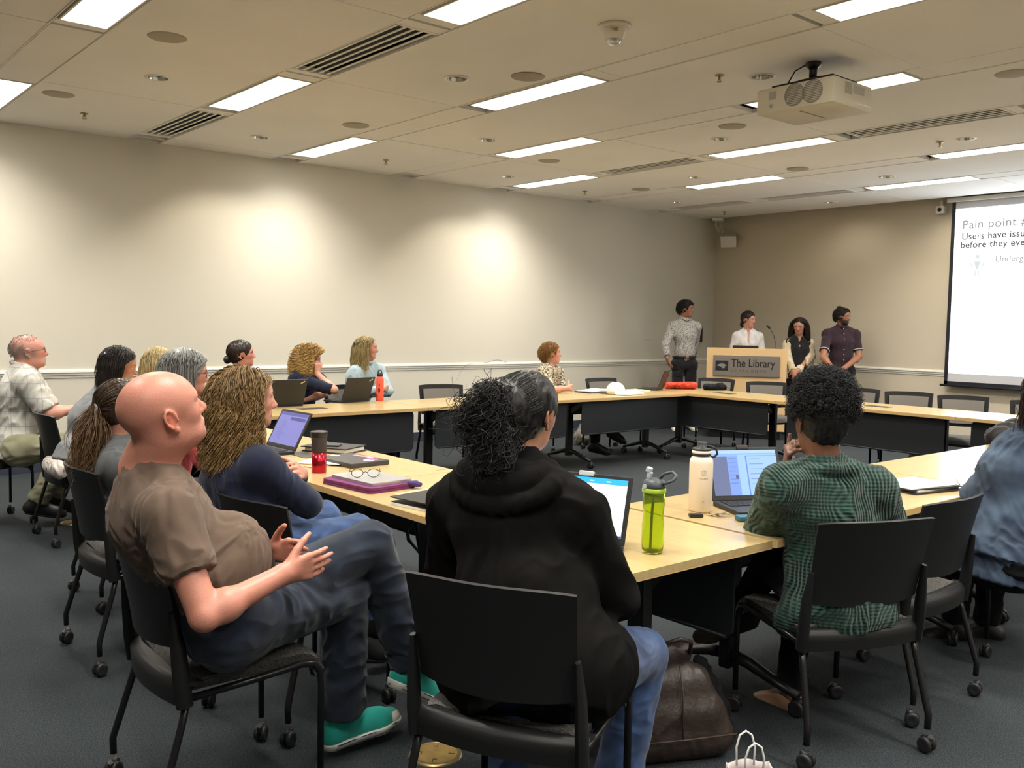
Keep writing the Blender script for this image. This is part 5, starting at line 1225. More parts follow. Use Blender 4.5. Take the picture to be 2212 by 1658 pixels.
# ------------------------------------------------------------------ the people
def hair_col(r, g, b): return S(r, g, b)
M_denim = cloth('dark_denim', (0.013, 0.019, 0.034), weave=1200, bump=.25, var=.45); M_denim2 = cloth('blue_denim', (0.032, 0.062, 0.15), weave=1200, bump=.25, var=.4)
M_black = cloth('black_cloth', (0.008, 0.008, 0.010), var=.3, sheen=.03, spec=.12); M_trs = cloth('black_trousers', (0.012, 0.013, 0.017), var=.2)
M_shoe = mat('black_leather', (0.012, 0.012, 0.013), rough=.45)
PALE, TAN, BRN, DRK = (0.60, 0.34, 0.25), (0.50, 0.28, 0.18), (0.30, 0.155, 0.09), (0.17, 0.085, 0.05)
# -- bald man in the brown T-shirt
fig = Fig('bald man in a brown T-shirt leaning back with interlaced fingers', (-11.13, -6.68), -8)
w_ = fig.px
J = dict(head=w_(352, 893, 2.62), neck=w_(318, 1010, 2.67), shR=w_(362, 1112, 2.50), elR=w_(442, 1330, 2.44), wrR=w_(612, 1240, 2.60), shL=w_(325, 1085, 2.83), elL=w_(470, 1240, 2.93), wrL=w_(585, 1190, 2.79),
         pel=w_(480, 1325, 2.72), hipR=w_(490, 1352, 2.63), knR=w_(745, 1282, 3.06), anR=w_(738, 1550, 3.15), hipL=w_(515, 1325, 2.80), knL=w_(800, 1172, 3.10), anL=w_(895, 1440, 3.26))
J['waist'] = w_(442, 1228, 2.70); J['chest'] = w_(345, 1115, 2.67); J['toeR'] = J['anR']+V(.15, -.02, -.02); J['toeL'] = J['anL']+V(.13, .03, -.08)
Rh = head_frame(fig.D(1, 22), 2)
d1 = nz(w_(690, 1215, 2.68)-w_(612, 1240, 2.60)); d2 = nz(w_(672, 1190, 2.70)-w_(585, 1190, 2.79))
fv = nz(np.cross(d1, V(0, 0, 1)))
hand = dict(R=dict(d=d1, pn=-fv*-1.0 if False else V(0, 1, 0.1), sd=V(0, 0, 1), s=1.03, bends=[(.10, .20, .12), (.06, .16, .10), (.08, .16, .10), (.12, .2, .15)], thumb=.25, spread=.0),
            L=dict(d=d2, pn=V(0, -1, .1), sd=V(0, 0, 1), s=1.03, bends=[(.10, .2, .12), (.08, .16, .1), (.10, .2, .1), (.15, .25, .2)], thumb=.25, spread=.0))
M_brown = cloth('brown_tshirt_cotton', (0.120, 0.082, 0.060), weave=700, bump=.12, var=.12, sheen=.1)
def xtop(F, J, lf, upv, f):
    F.ell(J['waist']+f*.085-upv*.01, V(.115, .130, .135), np.stack([f, lf, upv], 1), .05); F.cap(J['chest']-f*.01+upv*.03, J['chest']-f*.015-upv*.11, .10, .095, .05, side=lf, sc=1.4)
    for q in ('R', 'L'): F.cap(J['sh'+q], J['sh'+q]+(J['el'+q]-J['sh'+q])*.60, .070, .071, .03, cutb=True)
    for q in ('R', 'L'): F.cap(J['sh'+q]+(J['el'+q]-J['sh'+q])*.3, J['el'+q], .052, .030, .0, sub=False) if False else None
make_person('', None, 0, J, h=.0042, skin=(0.62, 0.31, 0.23), g=1.06, hs=1.06, hd=Rh, male=True, fig=fig, neckr=.066, arm=1.12, jaw=1.1, belly=.2, legr=1.05,
    top=dict(mat=M_brown, sleeve=.50, inf=.008, loose=.010, fold=.005, fsc=.085, fax=(0.3, .3, 1), name='t_shirt', hem=.03), bottom=dict(mat=M_denim, inf=.010, fold=.006, fsc=.12, cuff=.066, len=1.93),
    tint=dict(gotee=(0.55, 0.46, 0.38), brow=(0.40, 0.24, 0.17), scalp=None, flush=.55, iris=(.08, .1, .12)), hand=hand, extra_top=xtop)
# teal canvas shoes
M_teal = cloth('teal_canvas', (0.02, 0.36, 0.30), weave=1500, bump=.3, var=.08); M_rub = mat('white_rubber', (0.62, 0.62, 0.58), rough=.5)
def sneaker(an, toe, h=.0045):
    f = nz(toe-an); upv = nz(V(0, 0, 1)-f*f[2]); l = nz(np.cross(upv, f)); upv = np.cross(f, l); heel = an-upv*.060-f*.040; ball = heel+f*.175; tip = heel+f*.262
    F = Field(*bounds([heel, tip, an+upv*.05], .09), h)
    F.cap(heel+upv*.015, ball, .037, .044, 0.0, side=l, sc=.92); F.cap(ball, tip-f*.035, .044, .034, .02, side=l, sc=1.05); F.cap(heel+upv*.02, an+upv*-.005, .038, .042, .03, cutb=True); F.cap(an-upv*.01, ball+upv*.008, .040, .030, .03); F.plane(heel-upv*.018, -upv)
    Vv, Q = F.mesh(1); up_o = to_obj('shoe', Vv, Q, M_teal, fig.root)
    F = Field(*bounds([heel, tip], .09), h); F.cap(heel, ball, .044, .052, 0.0); F.cap(ball, tip-f*.033, .052, .042, .02); F.plane(heel-upv*.034, -upv); F.plane(heel-upv*.004, upv)
    Vv, Q = F.mesh(1); to_obj('sole', Vv, Q, M_rub, up_o)
    F = Field(*bounds([tip-f*.03], .07), h*.8); F.ell(tip-f*.040+upv*.002, V(.042, .040, .030), np.stack([f, l, upv], 1), 0); F.plane(tip-f*.045, -f); F.plane(tip-upv*.012, -upv); Vv, Q = F.mesh(1); to_obj('toe_cap', Vv, Q, M_rub, up_o)
    bm = bmesh.new()
    for i in range(5):
        p = an+f*(.045+.022*i)-upv*(.004+.0085*i); tube(bm, [p-l*.026-upv*.010, p+upv*.012+f*.004, p+l*.026-upv*.010], .0028, 5); tube(bm, [p-l*.026-upv*.010, p+upv*.013+f*.012, p+f*.02+l*.026-upv*.014], .0026, 5)
    obj('laces', bm, M_rub, up_o)
    bm = bmesh.new()
    for o_, rr in ((-.008, 1), (-.022, 1)):
        ln = [heel+f*(-.041)+upv*o_]+[heel+l*.045*q_+f*x_+upv*o_ for q_, x_ in ((1, .0), (1, .08), (1.17, .175), (.9, .235))]+[tip+f*.008+upv*o_]+[heel+l*.045*q_+f*x_+upv*o_ for q_, x_ in ((-.9, .235), (-1.17, .175), (-1, .08), (-1, .0))]
        tube(bm, ln, .0016, 5, closed=True)
    obj('sole_stripe', bm, mat('dark_stripe', (.02, .02, .04)), up_o)
sneaker(J['anR'], J['anR']+V(.15, 0.02, .012)); sneaker(J['anL'], J['toeL'])
# -- woman in the black hoodie, seen from behind
fig = Fig('woman with messy pinned black hair in a black hoodie, seen from behind', (-10.60, -7.56), 26); w_ = fig.px
J = dict(head=w_(1138, 893, 2.70), neck=w_(1112, 1010, 2.68), shR=w_(1245, 1108, 2.56), elR=w_(1325, 1290, 2.66), wrR=w_(1290, 1235, 2.90), shL=w_(985, 1085, 2.80), elL=w_(968, 1265, 2.92), wrL=w_(1060, 1210, 3.05),
         pel=w_(1140, 1430, 2.50), hipR=w_(1235, 1440, 2.47), knR=w_(1385, 1412, 2.88), anR=w_(1330, 1700, 2.82), hipL=w_(1060, 1430, 2.56), knL=w_(1180, 1380, 3.0), anL=w_(1080, 1690, 3.0))
J['waist'] = w_(1135, 1280, 2.56); J['chest'] = w_(1120, 1130, 2.66); J['toeR'] = J['anR']+V(.15, 0, -.03); J['toeL'] = J['anL']+V(.15, 0, -.03)
def xhood(F, J, lf, upv, f):
    nk = J['neck']; rr = [nk+f*(.075*math.cos(a)-.012)+lf*.150*math.sin(a)+upv*(-.035-.010*math.cos(a)) for a in np.linspace(0, 2*PI, 19)]
    for a_, b_ in zip(rr, rr[1:]): F.cap(a_, b_, .026, .026, .022)
    rr = [nk-f*(.055+.075*math.cos(a)*.9)+lf*.165*math.sin(a)-upv*(.045+.085*max(0, math.cos(a))) for a in np.linspace(-1.9, 1.9, 17)]
    for a_, b_ in zip(rr, rr[1:]): F.cap(a_, b_, .024, .024, .014)
    rr = [nk-f*(.06+.065*math.cos(a)*.9)+lf*.12*math.sin(a)-upv*(.02+.055*max(0, math.cos(a))) for a in np.linspace(-1.8, 1.8, 17)]
    for a_, b_ in zip(rr, rr[1:]): F.cap(a_, b_, .026, .026, .02)
    F.cap(J['waist']+lf*.07, J['pel']+lf*.09, .125, .125, .05); F.cap(J['waist']-lf*.07, J['pel']-lf*.10, .125, .128, .05)
    for q in 'LR': F.cap(J['sh'+q]-upv*.02, J['el'+q], .070, .062, .04)
    for q in 'LR': F.cap(J['hip'+q], J['hip'+q]+(J['kn'+q]-J['hip'+q])*.30, .150, .128, .04, cutb=True)
Rh = head_frame(fig.D(16, -2), 4)
M_hood = cloth('black_hoodie_fleece', (0.0050, 0.0045, 0.0045), weave=500, bump=.1, var=.2, sheen=.0, spec=.08)
make_person('', None, 0, J, h=.0052, skin=TAN, g=1.22, hs=1.0, hd=Rh, fig=fig, arm=1.25, legr=1.12, bust=1.1, top=dict(mat=M_hood, sleeve=1.9, inf=.012, fold=.006, fsc=.16, name='hoodie', hem=.12, lap=.26),
    bottom=dict(mat=M_denim2, fold=.004, cuff=.055), hand=dict(R=dict(d=fig.D(60, -20), pn=V(0, 0, -1), sd=V(0, 1, 0)), L=dict(d=fig.D(10, -20), pn=V(0, 0, -1), sd=V(0, -1, 0))), extra_top=xhood, shoes=M_shoe)
BK0, BK1 = (0.006, 0.005, 0.005), (0.035, 0.033, 0.035)
c, R = J['head'], Rh
hair(fig, c, R, 1.0, 'bun', 3600, .2, BK0, BK1, seed=4, thick=.006, rad=.0010, ext=(-.115, .02, -.015), capoff=.010, h=.005, rough=.46, grey=.03, vol=[((-.095, .018, .01), (.060, .082, .085)), ((-.085, .025, -.05), (.062, .075, .072))])
ctr = c+R @ V(-.105, .018, -.005)
st = [ctr+R @ V(-.01*a, .045*math.cos(a*1.3), .055*math.sin(a*1.7)) for a in range(9)]
st = [ctr+R @ V(-.045, .042*math.cos(a*1.3), .075*math.sin(a*1.7)) for a in range(12)]
free_strands(fig, 'loose_curls', st, [p+R @ V(-.02, (i % 5-2)*.03, -.05-.03*(i % 3)) for i, p in enumerate(st)], 3000, (.017, .020), .022, .0011, BK0, BK1, 5, curl=.014, cf=1.3, rough=.46)
free_strands(fig, 'flyaway_hair', st[:5], [c+R @ V(-.13-.02*i, .11, .06-.05*i) for i in range(5)], 60, (.03, .035), .03, .0006, BK0, BK1, 6, curl=.012, cf=1.2, rough=.32)
# -- person in the green sweater with tall afro hair
fig = Fig('person with tall afro hair in a green knitted sweater, cheek on hand', (-9.21, -7.63), 67); w_ = fig.px
J = dict(head=w_(1772, 915, 3.30), neck=w_(1782, 1010, 3.28), shR=w_(1885, 1052, 3.30), elR=w_(1922, 1160, 3.42), wrR=w_(1850, 1120, 3.68), shL=w_(1690, 1052, 3.24), elL=w_(1652, 1142, 3.42), wrL=w_(1705, 1015, 3.38),
         pel=w_(1815, 1300, 3.28), hipR=w_(1870, 1310, 3.30), knR=w_(1800, 1245, 3.60), anR=w_(1700, 1500, 3.62), hipL=w_(1765, 1300, 3.30), knL=w_(1655, 1190, 3.52), anL=w_(1600, 1290, 3.86))
J['waist'] = w_(1805, 1215, 3.30); J['chest'] = w_(1790, 1105, 3.30); J['anL'] = w_(1592, 1318, 3.72); J['toeR'] = J['anR']+V(.14, .05, -.03); J['toeL'] = w_(1480, 1352, 3.78)
J['knL'] = w_(1665, 1215, 3.48); J['knR'] = w_(1740, 1250, 3.55)
m, nt, b, N, Lk = node_mat('green_cable_knit')
tc = N('ShaderNodeTexCoord'); n1 = N('ShaderNodeTexNoise', i_Scale=5.5, i_Detail=1.0); mp = N('ShaderNodeMapping'); sx = N('ShaderNodeSeparateXYZ')
Lk(tc.outputs['Object'], sx.inputs[0]); Lk(tc.outputs['Object'], n1.inputs['Vector'])
ad = N('ShaderNodeMath', operation='MULTIPLY_ADD'); ad.inputs[1].default_value = 0.16; Lk(n1.outputs[0], ad.inputs[0]); Lk(sx.outputs['Y'], ad.inputs[2])
mu = N('ShaderNodeMath', operation='MULTIPLY'); mu.inputs[1].default_value = 430.0; Lk(ad.outputs[0], mu.inputs[0]); sn = N('ShaderNodeMath', operation='SINE'); Lk(mu.outputs[0], sn.inputs[0])
mu2 = N('ShaderNodeMath', operation='MULTIPLY'); mu2.inputs[1].default_value = 520.0; Lk(sx.outputs['Z'], mu2.inputs[0]); sn2 = N('ShaderNodeMath', operation='SINE'); Lk(mu2.outputs[0], sn2.inputs[0])
ml = N('ShaderNodeMath', operation='MULTIPLY_ADD'); ml.inputs[1].default_value = 0.3; Lk(sn2.outputs[0], ml.inputs[0]); Lk(sn.outputs[0], ml.inputs[2])
bp = N('ShaderNodeBump', i_Strength=0.9, i_Distance=0.004); Lk(ml.outputs[0], bp.inputs['Height']); Lk(bp.outputs[0], b.inputs['Normal'])
rr = N('ShaderNodeValToRGB'); rr.color_ramp.elements[0].color = (0.004, 0.024, 0.018, 1); rr.color_ramp.elements[1].color = (0.013, 0.062, 0.046, 1); mr = N('ShaderNodeMapRange'); mr.inputs[1].default_value = -1.2; mr.inputs[2].default_value = 1.2
Lk(ml.outputs[0], mr.inputs[0]); Lk(mr.outputs[0], rr.inputs[0]); Lk(rr.outputs[0], b.inputs['Base Color']); b.inputs['Roughness'].default_value = .9; b.inputs['Sheen Weight'].default_value = .15
M_green = m
def xgreen(F, J, lf, upv, f):
    nk = J['neck']; rr = [nk+f*(.085*math.cos(a)+.0)+lf*.110*math.sin(a)+upv*(-.012-.012*math.cos(a)) for a in np.linspace(0, 2*PI, 19)]
    for a_, b_ in zip(rr, rr[1:]): F.cap(a_, b_, .018, .018, .012)
    for q in 'LR': F.cap(J['sh'+q]-upv*.01, J['el'+q], .066, .060, .04)
    F.cap(J['waist'], J['pel']-upv*.05, .13, .135, .05, side=lf, sc=1.35, cutb=True); F.cap(J['pel']-upv*.03+lf*.14, J['pel']-upv*.07+lf*.17+f*.05, .06, .06, .05)
Rh = head_frame(fig.D(60, -6), 6)
dl = nz(w_(1700, 955, 3.34)-w_(1705, 1015, 3.38))
make_person('', None, 0, J, h=.0055, skin=DRK, g=1.0, hs=1.0, hd=Rh, fig=fig, arm=1.05, top=dict(mat=M_green, sleeve=1.80, inf=.014, loose=.012, fold=.006, fsc=.13, name='sweater', hem=.08), neckr=.055,
    bottom=dict(mat=M_black, fold=.003, cuff=.040, legr=.9), hand=dict(L=dict(d=dl, pn=nz(J['head']-J['wrL']), sd=V(0, -1, 0), bends=[(.9, .9, .7)]*4, thumb=.2), R=dict(d=V(1, .2, 0), pn=V(0, 0, -1), sd=V(0, 1, 0))), extra_top=xgreen, legr=.9)
shoe(fig, J['anL'], J['toeL'], cloth('brown_suede', (0.028, 0.018, 0.013)), h=.005, boot=.02); shoe(fig, J['anR'], J['toeR'], mat('tan_shoe', (0.35, 0.20, 0.12), rough=.6), h=.005)
c, R = J['head'], Rh
hair(fig, c, R, 1.0, 'afro', 5600, .036, (0.004, 0.004, 0.0045), (0.026, 0.026, 0.028), seed=8, rad=.0013, ext=((-.014, 0, .078), (.112, .102, .108)), capoff=.009, h=.006, rough=.6, vol=[((-.014, 0, .082), (.102, .092, .098)), ((-.026, 0, .025), (.098, .086, .088))])
bm = bmesh.new(); tube(bm, [Vector(J['neck']+V(.03*math.cos(a), .062*math.sin(a), .03)+V(.02, 0, 0)) for a in np.linspace(-2.2, 2.2, 9)], .010, 6); obj('scarf', bm, cloth('purple_cotton', (0.10, 0.02, 0.12)), fig.root)
# -- woman in the navy cardigan
fig = Fig('woman with wavy brown hair in a navy cardigan, arms folded', (-10.70, -6.26), -6); w_ = fig.px
J = dict(head=w_(532, 862, 3.50), neck=w_(510, 960, 3.50), shR=w_(562, 1008, 3.38), elR=w_(662, 1085, 3.46), wrR=w_(600, 1040, 3.66), shL=w_(500, 975, 3.68), elL=w_(600, 1060, 3.80), wrL=w_(650, 1022, 3.66),
         pel=w_(552, 1190, 3.44), hipR=w_(560, 1200, 3.36), hipL=w_(575, 1190, 3.52), knR=w_(770, 1150, 3.66), knL=w_(700, 1120, 3.80), anR=w_(760, 1380, 3.80), anL=w_(800, 1340, 3.95))
J['waist'] = w_(538, 1110, 3.47); J['chest'] = w_(512, 1030, 3.50); J['toeR'] = J['anR']+V(.15, 0, -.03); J['toeL'] = J['anL']+V(.15, 0, -.03)
Rh = head_frame(fig.D(-12, 2), 0)
M_navy = cloth('navy_cardigan_wool', (0.0075, 0.011, 0.032), weave=600, var=.15)
make_person('', None, 0, J, h=.0055, skin=PALE, g=1.0, hs=1.0, hd=Rh, fig=fig, bust=1.0, arm=1.08, top=dict(mat=M_navy, sleeve=1.88, inf=.010, fold=.0045, fsc=.12, name='cardigan', hem=.06, lap=.2), bottom=dict(mat=M_denim2, cuff=.05, fold=.004),
    hand=dict(R=dict(d=nz(J['wrR']-J['elR']), pn=V(-.5, 0, -1), sd=V(0, 0, 1)), L=dict(d=nz(w_(640, 1010, 3.52)-J['wrL']), pn=V(-1, 0, -.3), sd=V(0, 0, 1))), shoes=M_shoe)
c, R = J['head'], Rh
hair(fig, c, R, 1.0, 'long', 4400, .34, S(82, 60, 38), S(190, 156, 104), seed=12, thick=.026, rad=.0015, wave=.010, wfreq=8.5, rough=.4, h=.006, flow_back=.45)
bm = bmesh.new()
# -- the other seated people
def sit(label, hxy, depth, yaw, hyaw, hpitch=0, htilt=0, lean=.06, h=.0065, seat=.47, tweak=None, hipx=None, poseonly=False, shw=.172, **k):
    w = P(hxy[0], hxy[1], depth); a = math.radians(yaw); org = (w[0]-lean*math.cos(a), w[1]-lean*math.sin(a))
    fig = Fig(label, org, yaw); J = seated(fig, fig.W(w), seat=seat, shw=shw, hipx=hipx)
    if tweak: tweak(fig, J)
    Rh = head_frame(fig.D(hyaw, hpitch), htilt)
    return (fig,)+make_person('', None, 0, J, h=h, hd=Rh, fig=fig, **k)[1:]
# man in white plaid shirt
m, nt, b, N, Lk = node_mat('white_plaid_shirt')
tc = N('ShaderNodeTexCoord'); sx = N('ShaderNodeSeparateXYZ'); Lk(tc.outputs['Object'], sx.inputs[0]); prev = None
for ax, per, w0 in (('X', .085, .06), ('Z', .10, .06), ('Y', .085, .05), ('Z', .05, .02)):
    d_ = N('ShaderNodeMath', operation='DIVIDE'); d_.inputs[1].default_value = per; Lk(sx.outputs[ax], d_.inputs[0]); f_ = N('ShaderNodeMath', operation='FRACT'); Lk(d_.outputs[0], f_.inputs[0])
    l_ = N('ShaderNodeMath', operation='LESS_THAN'); l_.inputs[1].default_value = w0; Lk(f_.outputs[0], l_.inputs[0])
    if prev is None: prev = l_
    else: mx_ = N('ShaderNodeMath', operation='MAXIMUM'); Lk(prev.outputs[0], mx_.inputs[0]); Lk(l_.outputs[0], mx_.inputs[1]); prev = mx_
mx = N('ShaderNodeMix', data_type='RGBA'); mx.inputs[6].default_value = (0.50, 0.49, 0.45, 1); mx.inputs[7].default_value = (0.34, 0.33, 0.33, 1); Lk(prev.outputs[0], mx.inputs[0]); Lk(mx.outputs[2], b.inputs['Base Color']); b.inputs['Roughness'].default_value = .9
M_plaid = m
M_khaki = cloth('khaki_cotton', (0.27, 0.26, 0.17)); M_grey = cloth('grey_knit', (0.17, 0.18, 0.19)); M_dgrey = cloth('dark_grey_knit', (0.075, 0.08, 0.085)); M_coral = cloth('coral_cotton', (0.62, 0.10, 0.10))
def tw(fig, J):
    J['anR'] = fig.px(78, 1085, 6.42); J['anL'] = fig.px(118, 1075, 6.62); J['toeR'] = J['anR']+V(.14, -.02, -.03); J['toeL'] = J['anL']+V(.14, 0, -.03); J['knR'] = fig.px(150, 965, 6.42); J['knL'] = fig.px(158, 958, 6.62); J['hipR'] = fig.px(45, 970, 6.40); J['hipL'] = fig.px(50, 962, 6.58); J['pel'] = fig.px(40, 955, 6.5)
    J['shR'] = fig.px(58, 825, 6.36); J['elR'] = fig.px(105, 895, 6.38); J['wrR'] = fig.px(158, 884, 6.52); J['shL'] = fig.px(60, 815, 6.70); J['elL'] = fig.px(115, 890, 6.72); J['wrL'] = fig.px(165, 882, 6.66); J['neck'] = fig.px(47, 797, 6.55)
    J['chest'] = fig.px(45, 850, 6.52); J['waist'] = fig.px(45, 910, 6.52)
fig, J, R = sit('balding man with glasses in a white plaid shirt and khaki trousers', (62, 760), 6.55, -4, -8, 8, 0, tweak=tw, h=.0065, g=1.12, hs=1.06, male=True, skin=(0.60, 0.33, 0.26), belly=.9, neckr=.062, arm=1.15, jaw=1.1,
    top=dict(mat=M_plaid, sleeve=.88, inf=.012, loose=.014, fold=.007, fsc=.12, hem=.12), bottom=dict(mat=M_khaki, fold=.006, cuff=.06), collar=dict(r=.009, tall=1.6), shoes=M_shoe, hand=dict(R=dict(d=V(1, 0, -.1), pn=V(0, 0, -1), sd=V(0, 1, 0)), L=dict(d=V(1, 0, -.1), pn=V(0, 0, -1), sd=V(0, -1, 0))), tint=dict(scalp=(0.22, 0.19, 0.17), gotee=(.45, .36, .3), flush=.5))
glasses(fig, J['head'], R, 1.06)
hair(fig, J['head'], R, 1.06, 'short', 500, .02, (0.13, 0.12, 0.11), (0.30, 0.28, 0.26), seed=31, thick=.004, rad=.0011, cap=False, front=-.1, wave=0, low=-.5)
# woman in grey top with dark long hair, head bent
def tw(fig, J):
    J['neck'] = fig.px(222, 848, 6.05); J['shR'] = fig.px(212, 885, 5.90); J['shL'] = fig.px(215, 872, 6.22); J['chest'] = fig.px(195, 905, 6.03); J['waist'] = fig.px(185, 955, 6.03); J['elR'] = fig.px(255, 945, 5.95); J['wrR'] = fig.px(305, 925, 6.0)
fig, J, R = sit('dark-haired woman in a grey top looking down at the table', (258, 787), 6.05, 0, -20, -16, 0, lean=.20, tweak=tw, skin=(0.52, 0.27, 0.18), top=dict(mat=M_grey, sleeve=.9, inf=.010), bottom=dict(mat=M_black), bust=.9, shoes=M_shoe)
hair(fig, J['head'], R, 1.0, 'long', 1500, .26, (0.012, 0.010, 0.009), (0.045, 0.035, 0.030), seed=32, thick=.016, rad=.0016, wave=.005, wfreq=5, rough=.35, flow_back=.6)
bm = bmesh.new(); bx(bm, (0, 0, 0), (.05, .006, .012), bev=.002); o = obj('hair_clip', bm, mat('clip_silver', (.6, .6, .62), metal=.8, rough=.3), fig.root); o.location = Vector(J['head']+R @ V(-.085, -.065, .045)); o.rotation_euler = (0, .5, .6)
bm = bmesh.new()   # pale shirt tail over the seat
F = Field((-.32, -.25, .42), (0.0, .25, .66), .006); F.cap(V(-.20, .12, .515), V(-.20, -.14, .515), .04, .04, 0, side=V(0, 0, 1), sc=1.3); F.plane(V(0, 0, .585), V(0, 0, 1)); Vv, Q = F.mesh(1); Vv = folds(Vv, Q, .008, .05, 5); to_obj('shirt_tail', Vv, Q, cloth('pale_shirt', (.55, .50, .46)), fig.root)
# pale blonde woman in black, behind
fig, J, R = sit('pale-blonde woman in black, mostly hidden behind the grey-haired woman', (345, 783), 7.1, -40, -20, 0, 0, skin=PALE, h=.008, top=dict(mat=M_black, sleeve=1.9), bottom=dict(mat=M_black))
hair(fig, J['head'], R, 1.0, 'long', 900, .30, S(140, 120, 80), S(226, 208, 160), seed=33, thick=.014, rad=.0018, wave=.003, rough=.4, h=.008)
# grey-haired woman in coral
def tw(fig, J):
    J['shR'] = fig.px(398, 905, 4.60); J['shL'] = fig.px(400, 885, 4.95); J['elR'] = fig.px(440, 990, 4.62); J['wrR'] = fig.px(432, 895, 4.72); J['neck'] = fig.px(380, 858, 4.76); J['wrL'] = fig.px(445, 890, 4.8); J['elL'] = fig.px(455, 960, 4.92)
fig, J, R = sit('grey-haired woman with glasses in a coral top', (402, 806), 4.75, -3, -14, -4, 0, tweak=tw, h=.006, skin=(0.56, 0.31, 0.21), top=dict(mat=M_coral, sleeve=1.9, inf=.011), bottom=dict(mat=M_dgrey), bust=1.0, shoes=M_shoe, hand=dict(R=dict(d=V(.3, .2, 1), pn=V(1, 0, -.2), sd=V(0, 1, 0), s=.95), L=dict(d=V(.3, -.2, 1), pn=V(1, 0, -.2), sd=V(0, -1, 0), s=.95)))
hair(fig, J['head'], R, 1.0, 'bob', 1900, .15, (0.12, 0.12, 0.115), (0.55, 0.55, 0.52), seed=34, thick=.022, rad=.0015, wave=.0, rough=.42, flow_back=.15, capoff=.014)
glasses(fig, J['head'], R, 1.0, mat('spectacle_frame_red', (0.10, 0.02, 0.03), rough=.3))
# ponytailed person in grey
def tw(fig, J):
    J['neck'] = fig.px(262, 955, 4.02); J['shR'] = fig.px(252, 1010, 3.84); J['shL'] = fig.px(285, 990, 4.18); J['chest'] = fig.px(270, 1030, 4.0); J['waist'] = fig.px(288, 1090, 3.98); p0 = J['pel'].copy(); J['pel'] = fig.px(305, 1165, 3.96); dd = (J['pel']-p0)*V(1, 1, 0)
    for k_ in ('hipL', 'hipR', 'knL', 'knR', 'anL', 'anR', 'toeL', 'toeR'): J[k_] = J[k_]+dd
fig, J, R = sit('person with a long brown ponytail in a dark grey top, behind the bald man', (268, 880), 4.0, 0, 6, -6, 0, lean=.12, tweak=tw, h=.006, skin=PALE, top=dict(mat=M_dgrey, sleeve=1.9, inf=.011), bottom=dict(mat=M_denim), shoes=M_shoe)
c = J['head']; pb = V(-.118, .0, -.008)
hair(fig, c, R, 1.0, 'tail', 1800, .2, (0.030, 0.018, 0.011), (0.10, 0.062, 0.036), seed=35, thick=.006, rad=.0013, ext=tuple(pb), capoff=.010, rough=.38, wide=1.0)
T = lambda v: c+R @ np.array(v)
free_strands(fig, 'ponytail', [T(pb)], [T(pb)+V(-.055, .01, -.27), T(pb)+V(-.02, -.02, -.26), T(pb)+V(-.075, .02, -.22)], 900, (.010, .026), .028, .0015, (0.06, 0.032, 0.016), (0.30, 0.185, 0.10), 36, curl=.006, cf=1.2, rough=.4)
bm = bmesh.new(); tube(bm, [Vector(T(pb)+R @ V(-.006, .018*math.cos(a), .018*math.sin(a))) for a in np.linspace(0, 2*PI, 13)[:-1]], .008, 7, closed=True); obj('hair_tie', bm, cloth('grey_scrunchie', (.30, .32, .34)), fig.root)
bm = bmesh.new(); tube(bm, [Vector(J['neck']+V(.055*math.cos(a), .062*math.sin(a), .02)) for a in np.linspace(0, 2*PI, 17)[:-1]], .012, 6, closed=True); obj('shirt_collar', bm, cloth('pale_pink_collar', (.62, .35, .40)), fig.root)
# far side of the room
DK = ((0.012, 0.009, 0.008), (0.045, 0.032, 0.025))
fig, J, R = sit('woman with a dark low bun, face showing above the brown-haired woman', (522, 765), 8.1, -50, -26, 4, 0, skin=(0.60, 0.31, 0.24), top=dict(mat=M_navy, sleeve=1.9), bottom=dict(mat=M_black), shoes=M_shoe, tint=dict(flush=.5))
hair(fig, J['head'], R, 1.0, 'bun', 900, .2, *DK, seed=41, thick=.006, rad=.0016, ext=(-.11, .0, -.035), capoff=.012, rough=.35, vol=[((-.125, 0, -.04), (.032, .04, .036))])
def tw(fig, J):
    J['elR'] = fig.px(722, 842, 8.45); J['wrR'] = fig.px(684, 806, 8.50); J['shR'] = fig.px(640, 818, 8.48); J['elL'] = fig.px(700, 850, 8.62); J['wrL'] = fig.px(640, 868, 8.50); J['shL'] = fig.px(690, 822, 8.78)
fig, J, R = sit('woman with curly golden hair in a navy top, chin on her hand', (668, 776), 8.6, -50, -30, -8, 0, tweak=tw, skin=PALE, top=dict(mat=M_navy, sleeve=.95, hem=.05), bottom=dict(mat=M_denim2), shoes=M_shoe, hand=dict(R=dict(d=nz(V(.1, .1, 1)), pn=V(-.6, .4, .1), sd=V(0, 1, 0), bends=[(.8, .8, .6)]*4), L=dict(d=V(0, -1, 0), pn=V(-1, 0, 0), sd=V(0, 0, 1))))
hair(fig, J['head'], R, 1.0, 'curly', 1800, .21, S(130, 92, 46), S(224, 188, 118), seed=42, thick=.052, rad=.0022, wave=.020, wfreq=15, rough=.4, h=.008, flow_back=.1, capoff=.018)
def tw(fig, J):
    J['elR'] = fig.px(770, 850, 8.95); J['wrR'] = fig.px(826, 840, 8.98); J['shR'] = fig.px(770, 805, 9.05); J['shL'] = fig.px(818, 800, 9.35); J['elL'] = fig.px(838, 845, 9.25); J['wrL'] = fig.px(790, 850, 9.0)
